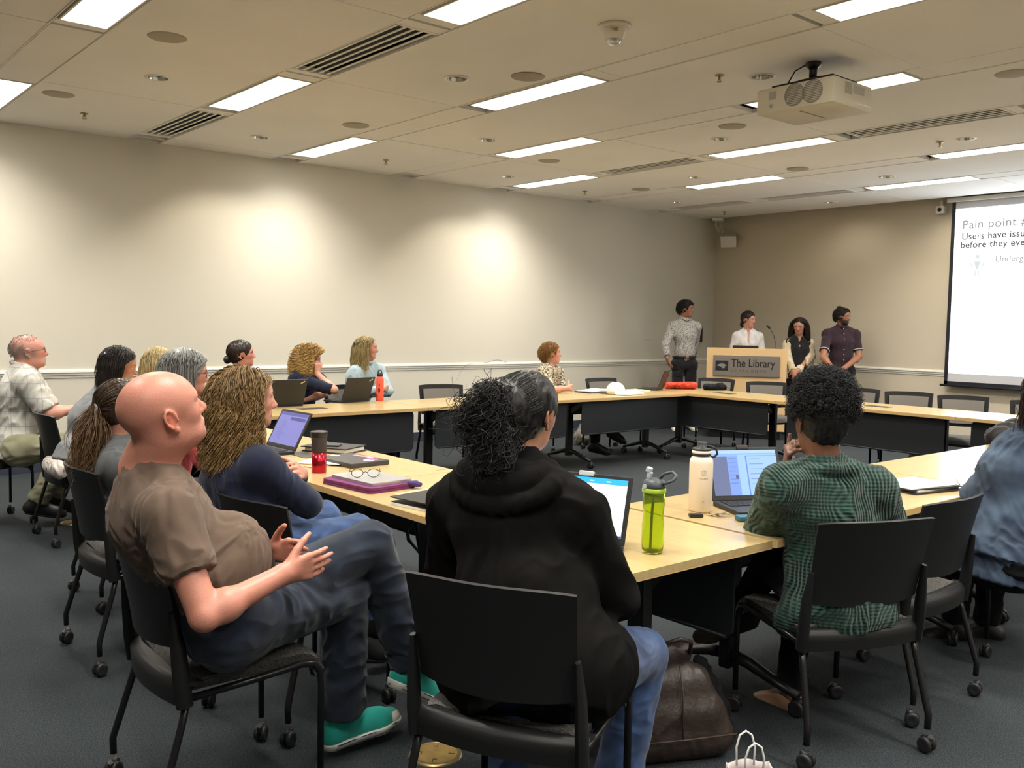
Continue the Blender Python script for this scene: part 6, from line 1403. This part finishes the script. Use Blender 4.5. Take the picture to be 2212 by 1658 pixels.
fig, J, R = sit('woman with long ash-blonde hair in a pale blue jacket, arms folded', (792, 752), 9.15, -45, -38, 0, 0, tweak=tw, skin=(0.60, 0.36, 0.27), top=dict(mat=cloth('pale_blue_denim', (0.34, 0.44, 0.50)), sleeve=1.85), bottom=dict(mat=M_black), shoes=M_shoe, collar=dict(r=.010, tall=1.6), hand=dict(R=dict(d=V(.4, 1, 0), pn=V(-1, 0, 0), sd=V(0, 0, 1)), L=dict(d=V(0, -1, 0), pn=V(-1, 0, 0), sd=V(0, 0, 1))))
hair(fig, J['head'], R, 1.0, 'long', 1500, .33, S(110, 92, 58), S(212, 192, 138), seed=43, thick=.018, rad=.0019, wave=.006, wfreq=5, rough=.4, h=.008, flow_back=.3)
m, nt, b, N, Lk = node_mat('speckled_blouse')
tc = N('ShaderNodeTexCoord'); n1 = N('ShaderNodeTexNoise', i_Scale=60.0, i_Detail=1.0); rr = N('ShaderNodeValToRGB'); rr.color_ramp.interpolation = 'CONSTANT'; rr.color_ramp.elements[0].color = (.09, .075, .055, 1); rr.color_ramp.elements[1].position = .5; rr.color_ramp.elements[1].color = (.52, .45, .33, 1)
Lk(tc.outputs['Object'], n1.inputs['Vector']); Lk(n1.outputs[0], rr.inputs[0]); Lk(rr.outputs[0], b.inputs['Base Color']); b.inputs['Roughness'].default_value = .9
def tw(fig, J):
    J['shR'] = fig.px(1175, 805, 10.05); J['elR'] = fig.px(1192, 842, 9.9); J['wrR'] = fig.px(1228, 838, 9.95); J['shL'] = fig.px(1205, 805, 10.4); J['elL'] = fig.px(1215, 838, 10.3); J['wrL'] = fig.px(1190, 848, 10.0); J['anR'] = fig.px(1285, 960, 10.2); J['knR'] = J['anR']+V(-.02, 0, .42); J['toeR'] = J['anR']+V(.14, .02, -.03); J['anL'] = J['anR']+V(.22, .1, .14); J['toeL'] = J['anL']+V(.12, .05, -.06); J['knL'] = J['knR']+V(-.02, .12, .06)
fig, J, R = sit('short-haired woman in a speckled blouse, arms folded on the far table', (1190, 764), 10.2, -38, -38, 6, 0, tweak=tw, skin=(0.62, 0.34, 0.25), top=dict(mat=m, sleeve=.95, hem=.05), bottom=dict(mat=M_trs), shoes=M_shoe, hand=dict(R=dict(d=V(.6, 1, 0), pn=V(-1, 0, 0), sd=V(0, 0, 1)), L=dict(d=V(0, -1, 0), pn=V(-1, 0, 0), sd=V(0, 0, 1))))
hair(fig, J['head'], R, 1.0, 'short', 1500, .065, S(96, 62, 30), S(186, 140, 82), seed=44, thick=.016, rad=.0020, wave=.004, rough=.4, capoff=.014, h=.007)
# person in the denim jacket at the right edge
def tw(fig, J):
    J['neck'] = fig.px(2235, 935, 4.02); J['shL'] = fig.px(2188, 985, 4.10); J['shR'] = fig.px(2300, 985, 4.0); J['elL'] = fig.px(2120, 1070, 4.16); J['wrL'] = fig.px(2190, 1050, 4.42); J['elR'] = fig.px(2330, 1090, 4.2); J['wrR'] = fig.px(2240, 1060, 4.45)
    J['chest'] = fig.px(2225, 1020, 4.02); J['waist'] = fig.px(2190, 1130, 4.02); J['pel'] = fig.px(2170, 1195, 4.02); J['hipL'] = fig.px(2140, 1205, 4.08); J['hipR'] = fig.px(2200, 1215, 3.95); J['knL'] = fig.px(2080, 1165, 4.42); J['knR'] = fig.px(2150, 1170, 4.45); J['anL'] = J['knL']+V(.02, 0, -.42); J['anR'] = J['knR']+V(.02, 0, -.42); J['toeL'] = J['anL']+V(.14, 0, -.03); J['toeR'] = J['anR']+V(.14, 0, -.03)
m, nt, b, N, Lk = node_mat('blue_denim_jacket')
tc = N('ShaderNodeTexCoord'); n1 = N('ShaderNodeTexNoise', i_Scale=9.0, i_Detail=5.0); rr = N('ShaderNodeValToRGB'); rr.color_ramp.elements[0].position = .35; rr.color_ramp.elements[1].position = .68; rr.color_ramp.elements[0].color = (.016, .028, .055, 1); rr.color_ramp.elements[1].color = (.055, .085, .135, 1)
n2 = N('ShaderNodeTexNoise', i_Scale=600.0); bp = N('ShaderNodeBump', i_Strength=.25, i_Distance=.004); Lk(tc.outputs['Object'], n1.inputs['Vector']); Lk(tc.outputs['Object'], n2.inputs['Vector']); Lk(n1.outputs[0], rr.inputs[0]); Lk(rr.outputs[0], b.inputs['Base Color']); Lk(n2.outputs[0], bp.inputs['Height']); Lk(bp.outputs[0], b.inputs['Normal']); b.inputs['Roughness'].default_value = .9
M_jean = m
def xd(F, J, lf, upv, f):
    F.cap(J['waist'], J['pel']-upv*.02, .14, .19, .05, side=f, sc=1.05, cutb=True); F.cap(J['sh'+'L'], J['elL'], .072, .075, .04); F.cap(J['elL'], J['wrL'], .075, .06, .03)
fig, J, R = sit('person in a blue denim jacket cut off by the right edge', (2262, 860), 4.02, 118, 70, 0, 0, tweak=tw, h=.006, skin=(.5, .28, .2), g=1.12, top=dict(mat=M_jean, sleeve=1.9, inf=.012, fold=.008, fsc=.12, hem=.12, name='jacket'), bottom=dict(mat=M_black), shoes=M_shoe, extra_top=xd, collar=dict(r=.012, tall=1.6))
hair(fig, J['head'], R, 1.0, 'long', 1200, .26, *DK, seed=45, thick=.02, rad=.0016, rough=.35, h=.008)
free_strands(fig, 'hair_lock', [fig.px(2222, 870, 4.0)], [fig.px(2206, 960, 4.02)], 150, (.015, .01), .01, .0014, (0.03, 0.02, 0.016), (0.09, 0.06, 0.045), 46, rough=.35)
bm = bmesh.new()
for i in range(26):
    a = i/25; p = fig.px(2052+ (2206-2052)*a, 1168+62*a**.8, 4.05+.0*a)
bm.free()
# -- the four presenters
def stand(label, hxy, depth, yaw, hyaw, hpitch=0, H=1.0, tweak=None, h=.0065, shw=.185, zfoot=0.0, **k):
    w = P(hxy[0], hxy[1], depth); fig = Fig(label, (w[0], w[1]), yaw); hd_ = fig.W(w); z = hd_[2]; s = z/1.62
    J = dict(head=hd_, neck=hd_+V(-.025, 0, -.145*1.0), pel=V(-.01, 0, .93*s), waist=V(0, 0, 1.06*s), chest=V(-.01, 0, 1.27*s))
    for q, sg in (('L', 1), ('R', -1)):
        J['sh'+q] = J['neck']+V(.0, sg*shw*.93, -.098); J['hip'+q] = V(0, sg*.088, .88*s); J['kn'+q] = V(.02, sg*.10, .48*s); J['an'+q] = V(-.01, sg*.11, .10); J['toe'+q] = J['an'+q]+V(.15, sg*.04, -.03)
        J['el'+q] = J['sh'+q]+V(-.01, sg*.07, -.28*s); J['wr'+q] = J['el'+q]+V(.18, -sg*.14, -.17)
    if tweak: tweak(fig, J)
    return (fig,)+make_person('', None, 0, J, h=h, hd=head_frame(fig.D(hyaw, hpitch), 0), fig=fig, **k)[1:]
def printed(name, c0, c1, sc=70.):
    m, nt, b, N, Lk = node_mat(name); tc = N('ShaderNodeTexCoord'); n1 = N('ShaderNodeTexVoronoi', i_Scale=sc); n1.feature = 'DISTANCE_TO_EDGE'; rr = N('ShaderNodeValToRGB'); rr.color_ramp.elements[0].color = (*c0, 1); rr.color_ramp.elements[1].color = (*c1, 1); rr.color_ramp.elements[0].position = .03; rr.color_ramp.elements[1].position = .14
    Lk(tc.outputs['Object'], n1.inputs['Vector']); Lk(n1.outputs[0], rr.inputs[0]); Lk(rr.outputs[0], b.inputs['Base Color']); b.inputs['Roughness'].default_value = .9; return m
M_wsh = mat('white_sneaker_leather', (.72, .70, .66), rough=.5)
def tw(fig, J):
    J['elR'] = fig.px(1438, 742, 13.05); J['wrR'] = fig.px(1442, 775, 12.95); J['elL'] = fig.px(1502, 735, 13.3); J['wrL'] = fig.px(1496, 768, 13.35)
def buttons(fig, J, n, m_, d=.125, z0=.03):
    bm = bmesh.new(); lf = nz(J['shL']-J['shR']); upv = nz(J['neck']-J['pel']); f = nz(np.cross(lf, upv))
    for i in range(n):
        p = J['neck']+(J['pel']-J['neck'])*(z0+.9*i/n)+f*(d-.045*max(0, 1-i*.5)); lathe(bm, [(.0001, .004), (.006, .004), (.0065, 0), (.0001, -.004)], Vector(p), 8, M3=Matrix(np.stack([lf, upv, f], 1).tolist()), cap=False)
    return obj('buttons', bm, m_, fig.root)
M_btn = mat('pearl_button', (.7, .68, .62), rough=.3)
def belt(fig, J, m_=None, r=.122):
    lf = nz(J['shL']-J['shR']); upv = nz(J['neck']-J['pel']); f = nz(np.cross(lf, upv)); bm = bmesh.new(); c = J['pel']+upv*.055
    tube(bm, [Vector(c+f*r*1.02*math.cos(a)+lf*r*1.29*math.sin(a)) for a in np.linspace(0, 2*PI, 25)[:-1]], .017, 6, closed=True, flat=(tuple(np.array([0, 0, 1])*0+f), 1.0)); o = obj('belt', bm, M_shoe, fig.root)
    bm = bmesh.new(); bx(bm, Vector(c+f*(r+.02)), (.012, .045, .035), bev=.003); obj('buckle', bm, M_chrome, o)
fig, J, R = stand('standing young man in a white printed shirt with hands behind, by the corner', (1482, 668), 13.1, 235, -76, 0, tweak=tw, skin=(0.30, 0.155, 0.09), male=True, top=dict(mat=printed('grey_print_shirt', (.07, .065, .07), (.52, .50, .47)), sleeve=1.8, hem=0, loose=.012), bottom=dict(mat=M_trs, len=1.9), shoes=M_wsh, collar=dict(r=.010, tall=1.8), hand=dict(R=dict(d=V(-.5, .3, -1), pn=V(0, 1, 0), sd=V(1, 0, 0)), L=dict(d=V(-.5, -.3, -1), pn=V(0, -1, 0), sd=V(1, 0, 0))), g=.92)
hair(fig, J['head'], R, 1.0, 'short', 1300, .055, (.006, .005, .005), (.022, .018, .016), seed=51, thick=.022, rad=.0022, wave=.003, capoff=.012, h=.007, vol=[((.01, 0, .10), (.075, .06, .035))]); belt(fig, J); buttons(fig, J, 6, M_btn)
def tw(fig, J):
    for q, sg in (('L', 1), ('R', -1)): J['wr'+q] = J['el'+q]+V(.20, -sg*.05, -.03)
fig, J, R = stand('woman in a white blouse speaking behind the lectern', (1617, 690), 13.15, 222, -92, -4, tweak=tw, shw=.165, skin=(0.62, 0.38, 0.29), g=.88, top=dict(mat=cloth('white_blouse', (.72, .71, .72)), sleeve=1.9, vneck=1.0, hem=.06), bottom=dict(mat=M_black), shoes=M_shoe, tint=dict(lips=(.45, .08, .09)), hand=dict(R=dict(d=V(1, 0, -.1), pn=V(0, 0, -1), sd=V(0, 1, 0)), L=dict(d=V(1, 0, -.1), pn=V(0, 0, -1), sd=V(0, -1, 0))))
hair(fig, J['head'], R, 1.0, 'bun', 900, .2, *DK, seed=52, thick=.006, rad=.0019, ext=(-.10, .03, -.06), capoff=.010, h=.007, vol=[((-.11, .02, -.07), (.035, .045, .055))])
def tw(fig, J):
    J['wrR'] = fig.px(1712, 800, 12.68); J['wrL'] = fig.px(1724, 800, 12.66); J['elR'] = fig.px(1700, 768, 12.9); J['elL'] = fig.px(1752, 768, 12.95)
HC = dict(R=dict(d=V(.35, .45, -1), pn=V(-1, 0, 0), sd=V(0, 1, 0)), L=dict(d=V(.35, -.45, -1), pn=V(-1, 0, 0), sd=V(0, -1, 0)))
fig, J, R = stand('standing woman with long dark hair in a cream cardigan over black', (1727, 704), 12.9, 226, 200, -14, tweak=tw, shw=.160, skin=(0.50, 0.29, 0.20), g=.86, top=dict(mat=cloth('black_camisole', (.012, .012, .014)), sleeve=.05, vneck=.8, hem=.1), bottom=dict(mat=M_trs), shoes=M_shoe, hand=HC)
F = Field(*bounds(list(J.values()), .2), .0075); upv = V(0, 0, 1)
for q in 'LR':
    sg = 1 if q == 'L' else -1
    F.cap(J['sh'+q]+V(0, -sg*.06, .02), J['sh'+q], .058, .064, .02); F.cap(J['sh'+q], J['el'+q], .064, .058, .03); e = J['wr'+q]; F.cap(J['el'+q], e, .058, .046, .03, cutb=True)
    F.cap(J['sh'+q]+V(-.01, -sg*.035, -.03), J['hip'+q]+V(-.02, sg*.05, -.05), .078, .100, .03, cutb=True)
F.cap(J['chest']+V(-.05, 0, .1), J['pel']+V(-.06, 0, -.1), .10, .12, .03, side=V(0, 1, 0), sc=1.4, cutb=True)
F.cap(J['neck']+V(.12, 0, .03), J['pel']+V(.17, 0, 0), .075, .10, .01, side=V(0, 1, 0), sc=.8, sub=True); F.cap(J['neck'], J['neck']+V(.02, 0, .12), .06, .07, .0, sub=True)
Vv, Q = F.mesh(1); Vv = folds(Vv, Q, .006, .11, 9); to_obj('cardigan', Vv, Q, cloth('cream_knit', (.62, .52, .36)), fig.root)
hair(fig, J['head'], R, 1.0, 'long', 1200, .32, (.010, .008, .007), (.05, .035, .028), seed=53, thick=.010, rad=.0019, rough=.32, h=.007, flow_back=.2)
def tw(fig, J):
    J['wrR'] = fig.px(1800, 796, 12.32); J['wrL'] = fig.px(1822, 796, 12.34); J['elR'] = fig.px(1778, 772, 12.48); J['elL'] = fig.px(1856, 770, 12.60)
fig, J, R = stand('standing bearded man with glasses in a dark maroon short-sleeved shirt', (1820, 684), 12.65, 228, -88, 0, tweak=tw, shw=.205, male=True, skin=(0.33, 0.17, 0.105), g=1.04, arm=1.2, top=dict(mat=cloth('maroon_shirt', (.030, .014, .022)), loose=.0, sleeve=.72, hem=.08), bottom=dict(mat=M_trs), shoes=M_shoe, collar=dict(r=.010, tall=1.8), hand=HC, tint=dict(beard=(.012, .009, .008), beardk=.92))
hair(fig, J['head'], R, 1.0, 'short', 1300, .05, (.006, .005, .005), (.02, .016, .015), seed=54, thick=.014, rad=.0022, capoff=.010, h=.007, front=.7, vol=[((-.05, 0, .12), (.04, .045, .03))]); glasses(fig, J['head'], R, 1.0, mat('spectacle_frame_gold', (.35, .28, .2), metal=.8, rough=.3)); buttons(fig, J, 7, M_btn, d=.138)
bm = bmesh.new()
for q, sg in (('L', 1), ('R', -1)):
    a_, b_ = J['sh'+q], J['el'+q]; ax = nz(b_-a_); c_ = a_+(b_-a_)*.70; l_ = nz(np.cross(ax, V(1, 0, 0))); m_ = np.cross(ax, l_)
    tube(bm, [Vector(c_+(l_*math.cos(t)+m_*math.sin(t))*.066) for t in np.linspace(0, 2*PI, 15)[:-1]], .008, 5, closed=True)
obj('sleeve_cuff', bm, cloth('pale_cuff', (.40, .42, .48)), fig.root)
# ------------------------------------------------------------------ soft things: cap, jackets, bags
def lump(name, label, cat, loc, rz, build, m_, h=.006, fold=.006, fsc=.06, seed=3, group=None, size=.4, parts=None):
    root = empty(name, loc, math.radians(rz), label, cat, group); F = Field((-size, -size, -.02), (size, size, size), h); build(F); Vv, Q = F.mesh(1); Vv = folds(Vv, Q, fold, fsc, seed); Vv[:, 2] = np.maximum(Vv[:, 2], .001); to_obj(parts or 'cloth', Vv, Q, m_, root); return root
Z = .7305
def b_(F):
    F.ell(V(0, 0, .045), V(.095, .10, .085), None, 0); F.ell(V(.03, -.10, .01), V(.12, .10, .012), None, .03); F.cap(V(.10, -.12, .02), V(.20, -.20, .012), .03, .02, .03); F.plane(V(0, 0, .001), V(0, 0, -1))
lump('white_cap', 'white fabric cap lying on the far table', 'cap', (-4.98, -2.56, Z), 0, b_, cloth('white_cap_cotton', (.80, .79, .76)), fold=.004, parts='crown')
def b_(F):
    F.cap(V(-.16, 0, .035), V(.16, .02, .04), .035, .04, 0, side=V(0, 1, 0), sc=1.8); F.cap(V(-.05, -.05, .05), V(.15, -.04, .05), .03, .03, .03); F.plane(V(0, 0, .001), V(0, 0, -1))
lump('red_jacket', 'bright orange-red jacket folded on the far table before the lectern', 'jacket', (-3.62, -2.33, Z), -35, b_, cloth('orange_red_nylon', (.52, .045, .02)), fold=.008)
def b_(F):
    F.cap(V(-.08, 0, .035), V(.12, .0, .035), .04, .035, 0, side=V(0, 1, 0), sc=1.5); F.cap(V(.05, -.02, .05), V(.11, .03, .06), .03, .025, .02); F.plane(V(0, 0, .001), V(0, 0, -1))
lump('black_pouch', 'black bag beside the red jacket on the far table', 'bag', (-3.42, -2.66, Z), -35, b_, M_black, fold=.006)
def b_(F):
    F.cap(V(-.22, .02, .05), V(.22, -.02, .07), .06, .08, 0, side=V(0, 1, 0), sc=1.6); F.cap(V(-.24, 0, .05), V(-.10, .05, .10), .05, .06, .04); F.ell(V(.1, 0, .12), V(.16, .12, .08), None, .05); F.plane(V(0, 0, .001), V(0, 0, -1))
lump('dark_jacket', 'dark grey hooded jacket heaped on the table at the right edge', 'jacket', (-5.66, -7.00, Z), -40, b_, cloth('charcoal_fleece', (.022, .021, .022)), fold=.014, fsc=.12)
# bags on the floor
m_leather = mat('brown_leather', (.030, .020, .016), rough=.45, bump=.25, bscale=60)
root = empty('leather_satchel', (-9.83, -7.44, 0), math.radians(-25), 'dark brown leather satchel leaning under the table corner', 'bag')
F = Field((-.3, -.3, -.02), (.3, .3, .5), .006); F.cap(V(-.13, 0, .07), V(.15, 0, .07), .075, .075, 0); F.cap(V(-.11, .0, .16), V(.12, .0, .16), .070, .070, .05); F.cap(V(-.09, .02, .25), V(.09, .02, .25), .060, .058, .05); F.cap(V(-.06, .03, .35), V(.05, .03, .36), .032, .030, .06); F.plane(V(0, 0, .001), V(0, 0, -1)); Vv, Q = F.mesh(1); Vv = folds(Vv, Q, .003, .12, 4); to_obj('body', Vv, Q, m_leather, root)
bm = bmesh.new(); tube(bm, [(-.06, 0, .36), (-.05, -.03, .41), (0, -.05, .43), (.05, -.03, .41), (.06, 0, .36)], .007, 8); obj('handle', bm, m_leather, root)
bm = bmesh.new(); tube(bm, [(-.20, -.088, .10), (0, -.094, .10), (.20, -.088, .10)], .003, 6); tube(bm, [(0, -.092, .10), (.01, -.06, .25), (.01, -.03, .33)], .003, 6); obj('seam', bm, mat('leather_seam', (.05, .035, .028), rough=.6), root)
def b_(F):
    F.cap(V(-.10, 0, .04), V(.10, .0, .10), .045, .04, 0); F.cap(V(.0, 0, .10), V(.04, .05, .24), .04, .03, .03); F.plane(V(0, 0, .001), V(0, 0, -1))
lump('black_umbrella_bag', 'small crumpled black bag beside the brown satchel', 'bag', (-9.56, -7.42, 0), 50, b_, M_black, fold=.010, fsc=.06)
# white paper bag
root = empty('paper_bag', (-10.02, -7.89, 0), math.radians(-35), 'white paper bag with two looped handles at the bottom edge', 'paper bag')
bm = bmesh.new(); w_b, d_b, h_b = .13, .08, .20
def pb(u, v):
    a = u*2*PI; cx_, sy_ = math.cos(a), math.sin(a); q = 4; r_ = (abs(cx_)**q+abs(sy_)**q)**(-1/q)
    return (cx_*r_*w_b/2*(1-.03*math.sin(9*a)*v), sy_*r_*d_b/2*(1+.10*math.sin(7*a)*v), v*h_b+.006*math.sin(5*a)*v)
n_u, n_v = 32, 8; G_ = [[bm.verts.new(pb(i/n_u, j/n_v)) for j in range(n_v+1)] for i in range(n_u)]
for i in range(n_u):
    for j in range(n_v): bm.faces.new((G_[i][j], G_[(i+1) % n_u][j], G_[(i+1) % n_u][j+1], G_[i][j+1])).smooth = True
bm.faces.new([G_[i][0] for i in range(n_u)][::-1]); o = obj('bag_body', bm, mat('white_kraft', (.62, .56, .55), rough=.8), root)
sm = o.modifiers.new('s', 'SOLIDIFY'); sm.thickness = .0012
for s in (-1, 1):
    bm = bmesh.new(); tube(bm, [(-.026, s*.036, .185), (-.028, s*.038, .24), (-.018, s*.04, .275), (0, s*.04, .287), (.018, s*.04, .275), (.028, s*.038, .24), (.026, s*.036, .185)], .0032, 8); obj('handle', bm, mat('white_cord', (.72, .70, .68), rough=.7), root)
# floor boxes
def floor_box(x, y, label, r=.078):
    root = empty('floor_box', (x, y, 0), .4, label, 'floor outlet cover', 'round brass floor covers')
    bm = bmesh.new(); lathe(bm, [(r+.014, 0), (r+.012, .004), (r, .008), (r-.002, .0065)], (0, 0, 0), 40, cap=False); obj('rim', bm, M_brass, root)
    bm = bmesh.new(); lathe(bm, [(r-.002, .0065), (.0001, .0068)], (0, 0, 0), 40, cap=False); d_ = obj('lid', bm, mat('dull_brass', (.42, .28, .10), rough=.5, metal=.55, var=.2, vscale=20), root)
    bm = bmesh.new()
    for i in range(4):
        a = i*PI/2+.4; R3 = RZ(a); bx(bm, R3 @ Vector((r*.72, 0, .0072)), (.022, .002, .001), R3); bx(bm, R3 @ Vector((r*.60, .006, .0072)), (.002, .014, .001), R3)
    obj('lid_marks', bm, M_blackm, d_); return root
floor_box(-10.455, -6.93, 'round brass floor cover by the leg of the hoodie woman\'s chair'); floor_box(-10.42, -2.45, 'round brass floor cover far left, under the grey-topped woman\'s chair')
# things on the floor beyond the tables
def b_(F):
    F.cap(V(-.12, 0, .10), V(.12, 0, .09), .10, .08, 0); F.ell(V(.02, 0, .18), V(.14, .10, .10), None, .05); F.plane(V(0, 0, .001), V(0, 0, -1))
lump('grey_backpack', 'grey backpack on the floor behind the far table by the long wall', 'backpack', (-4.20, -1.35, 0), 20, b_, cloth('olive_grey_nylon', (.13, .12, .10)), h=.010, fold=.010, fsc=.10)
lump('black_backpack', 'black bag on the floor behind the tables near the end wall', 'backpack', (-2.55, -4.75, 0), 20, b_, M_black, h=.010, fold=.010, fsc=.10)
bm = bmesh.new(); tube(bm, [(-9.72, -5.70, .68), (-9.70, -5.72, .55), (-9.73, -5.66, .45), (-9.68, -5.60, .38), (-9.66, -5.68, .32), (-9.72, -5.74, .42), (-9.73, -5.72, .60), (-9.70, -5.68, .69)], .010, 7); o = obj('power_cord', bm, M_plas); tag(o, 'black cord looped under the left table', 'cord')
bm = bmesh.new(); tube(bm, [(-2.9, -4.3, .02), (-2.8, -4.8, .012), (-2.95, -5.2, .012), (-2.8, -5.6, .012), (-3.0, -5.9, .012)], .010, 7); o = obj('floor_cable', bm, M_plas); tag(o, 'black cable on the carpet behind the tables of the end wall', 'cable')
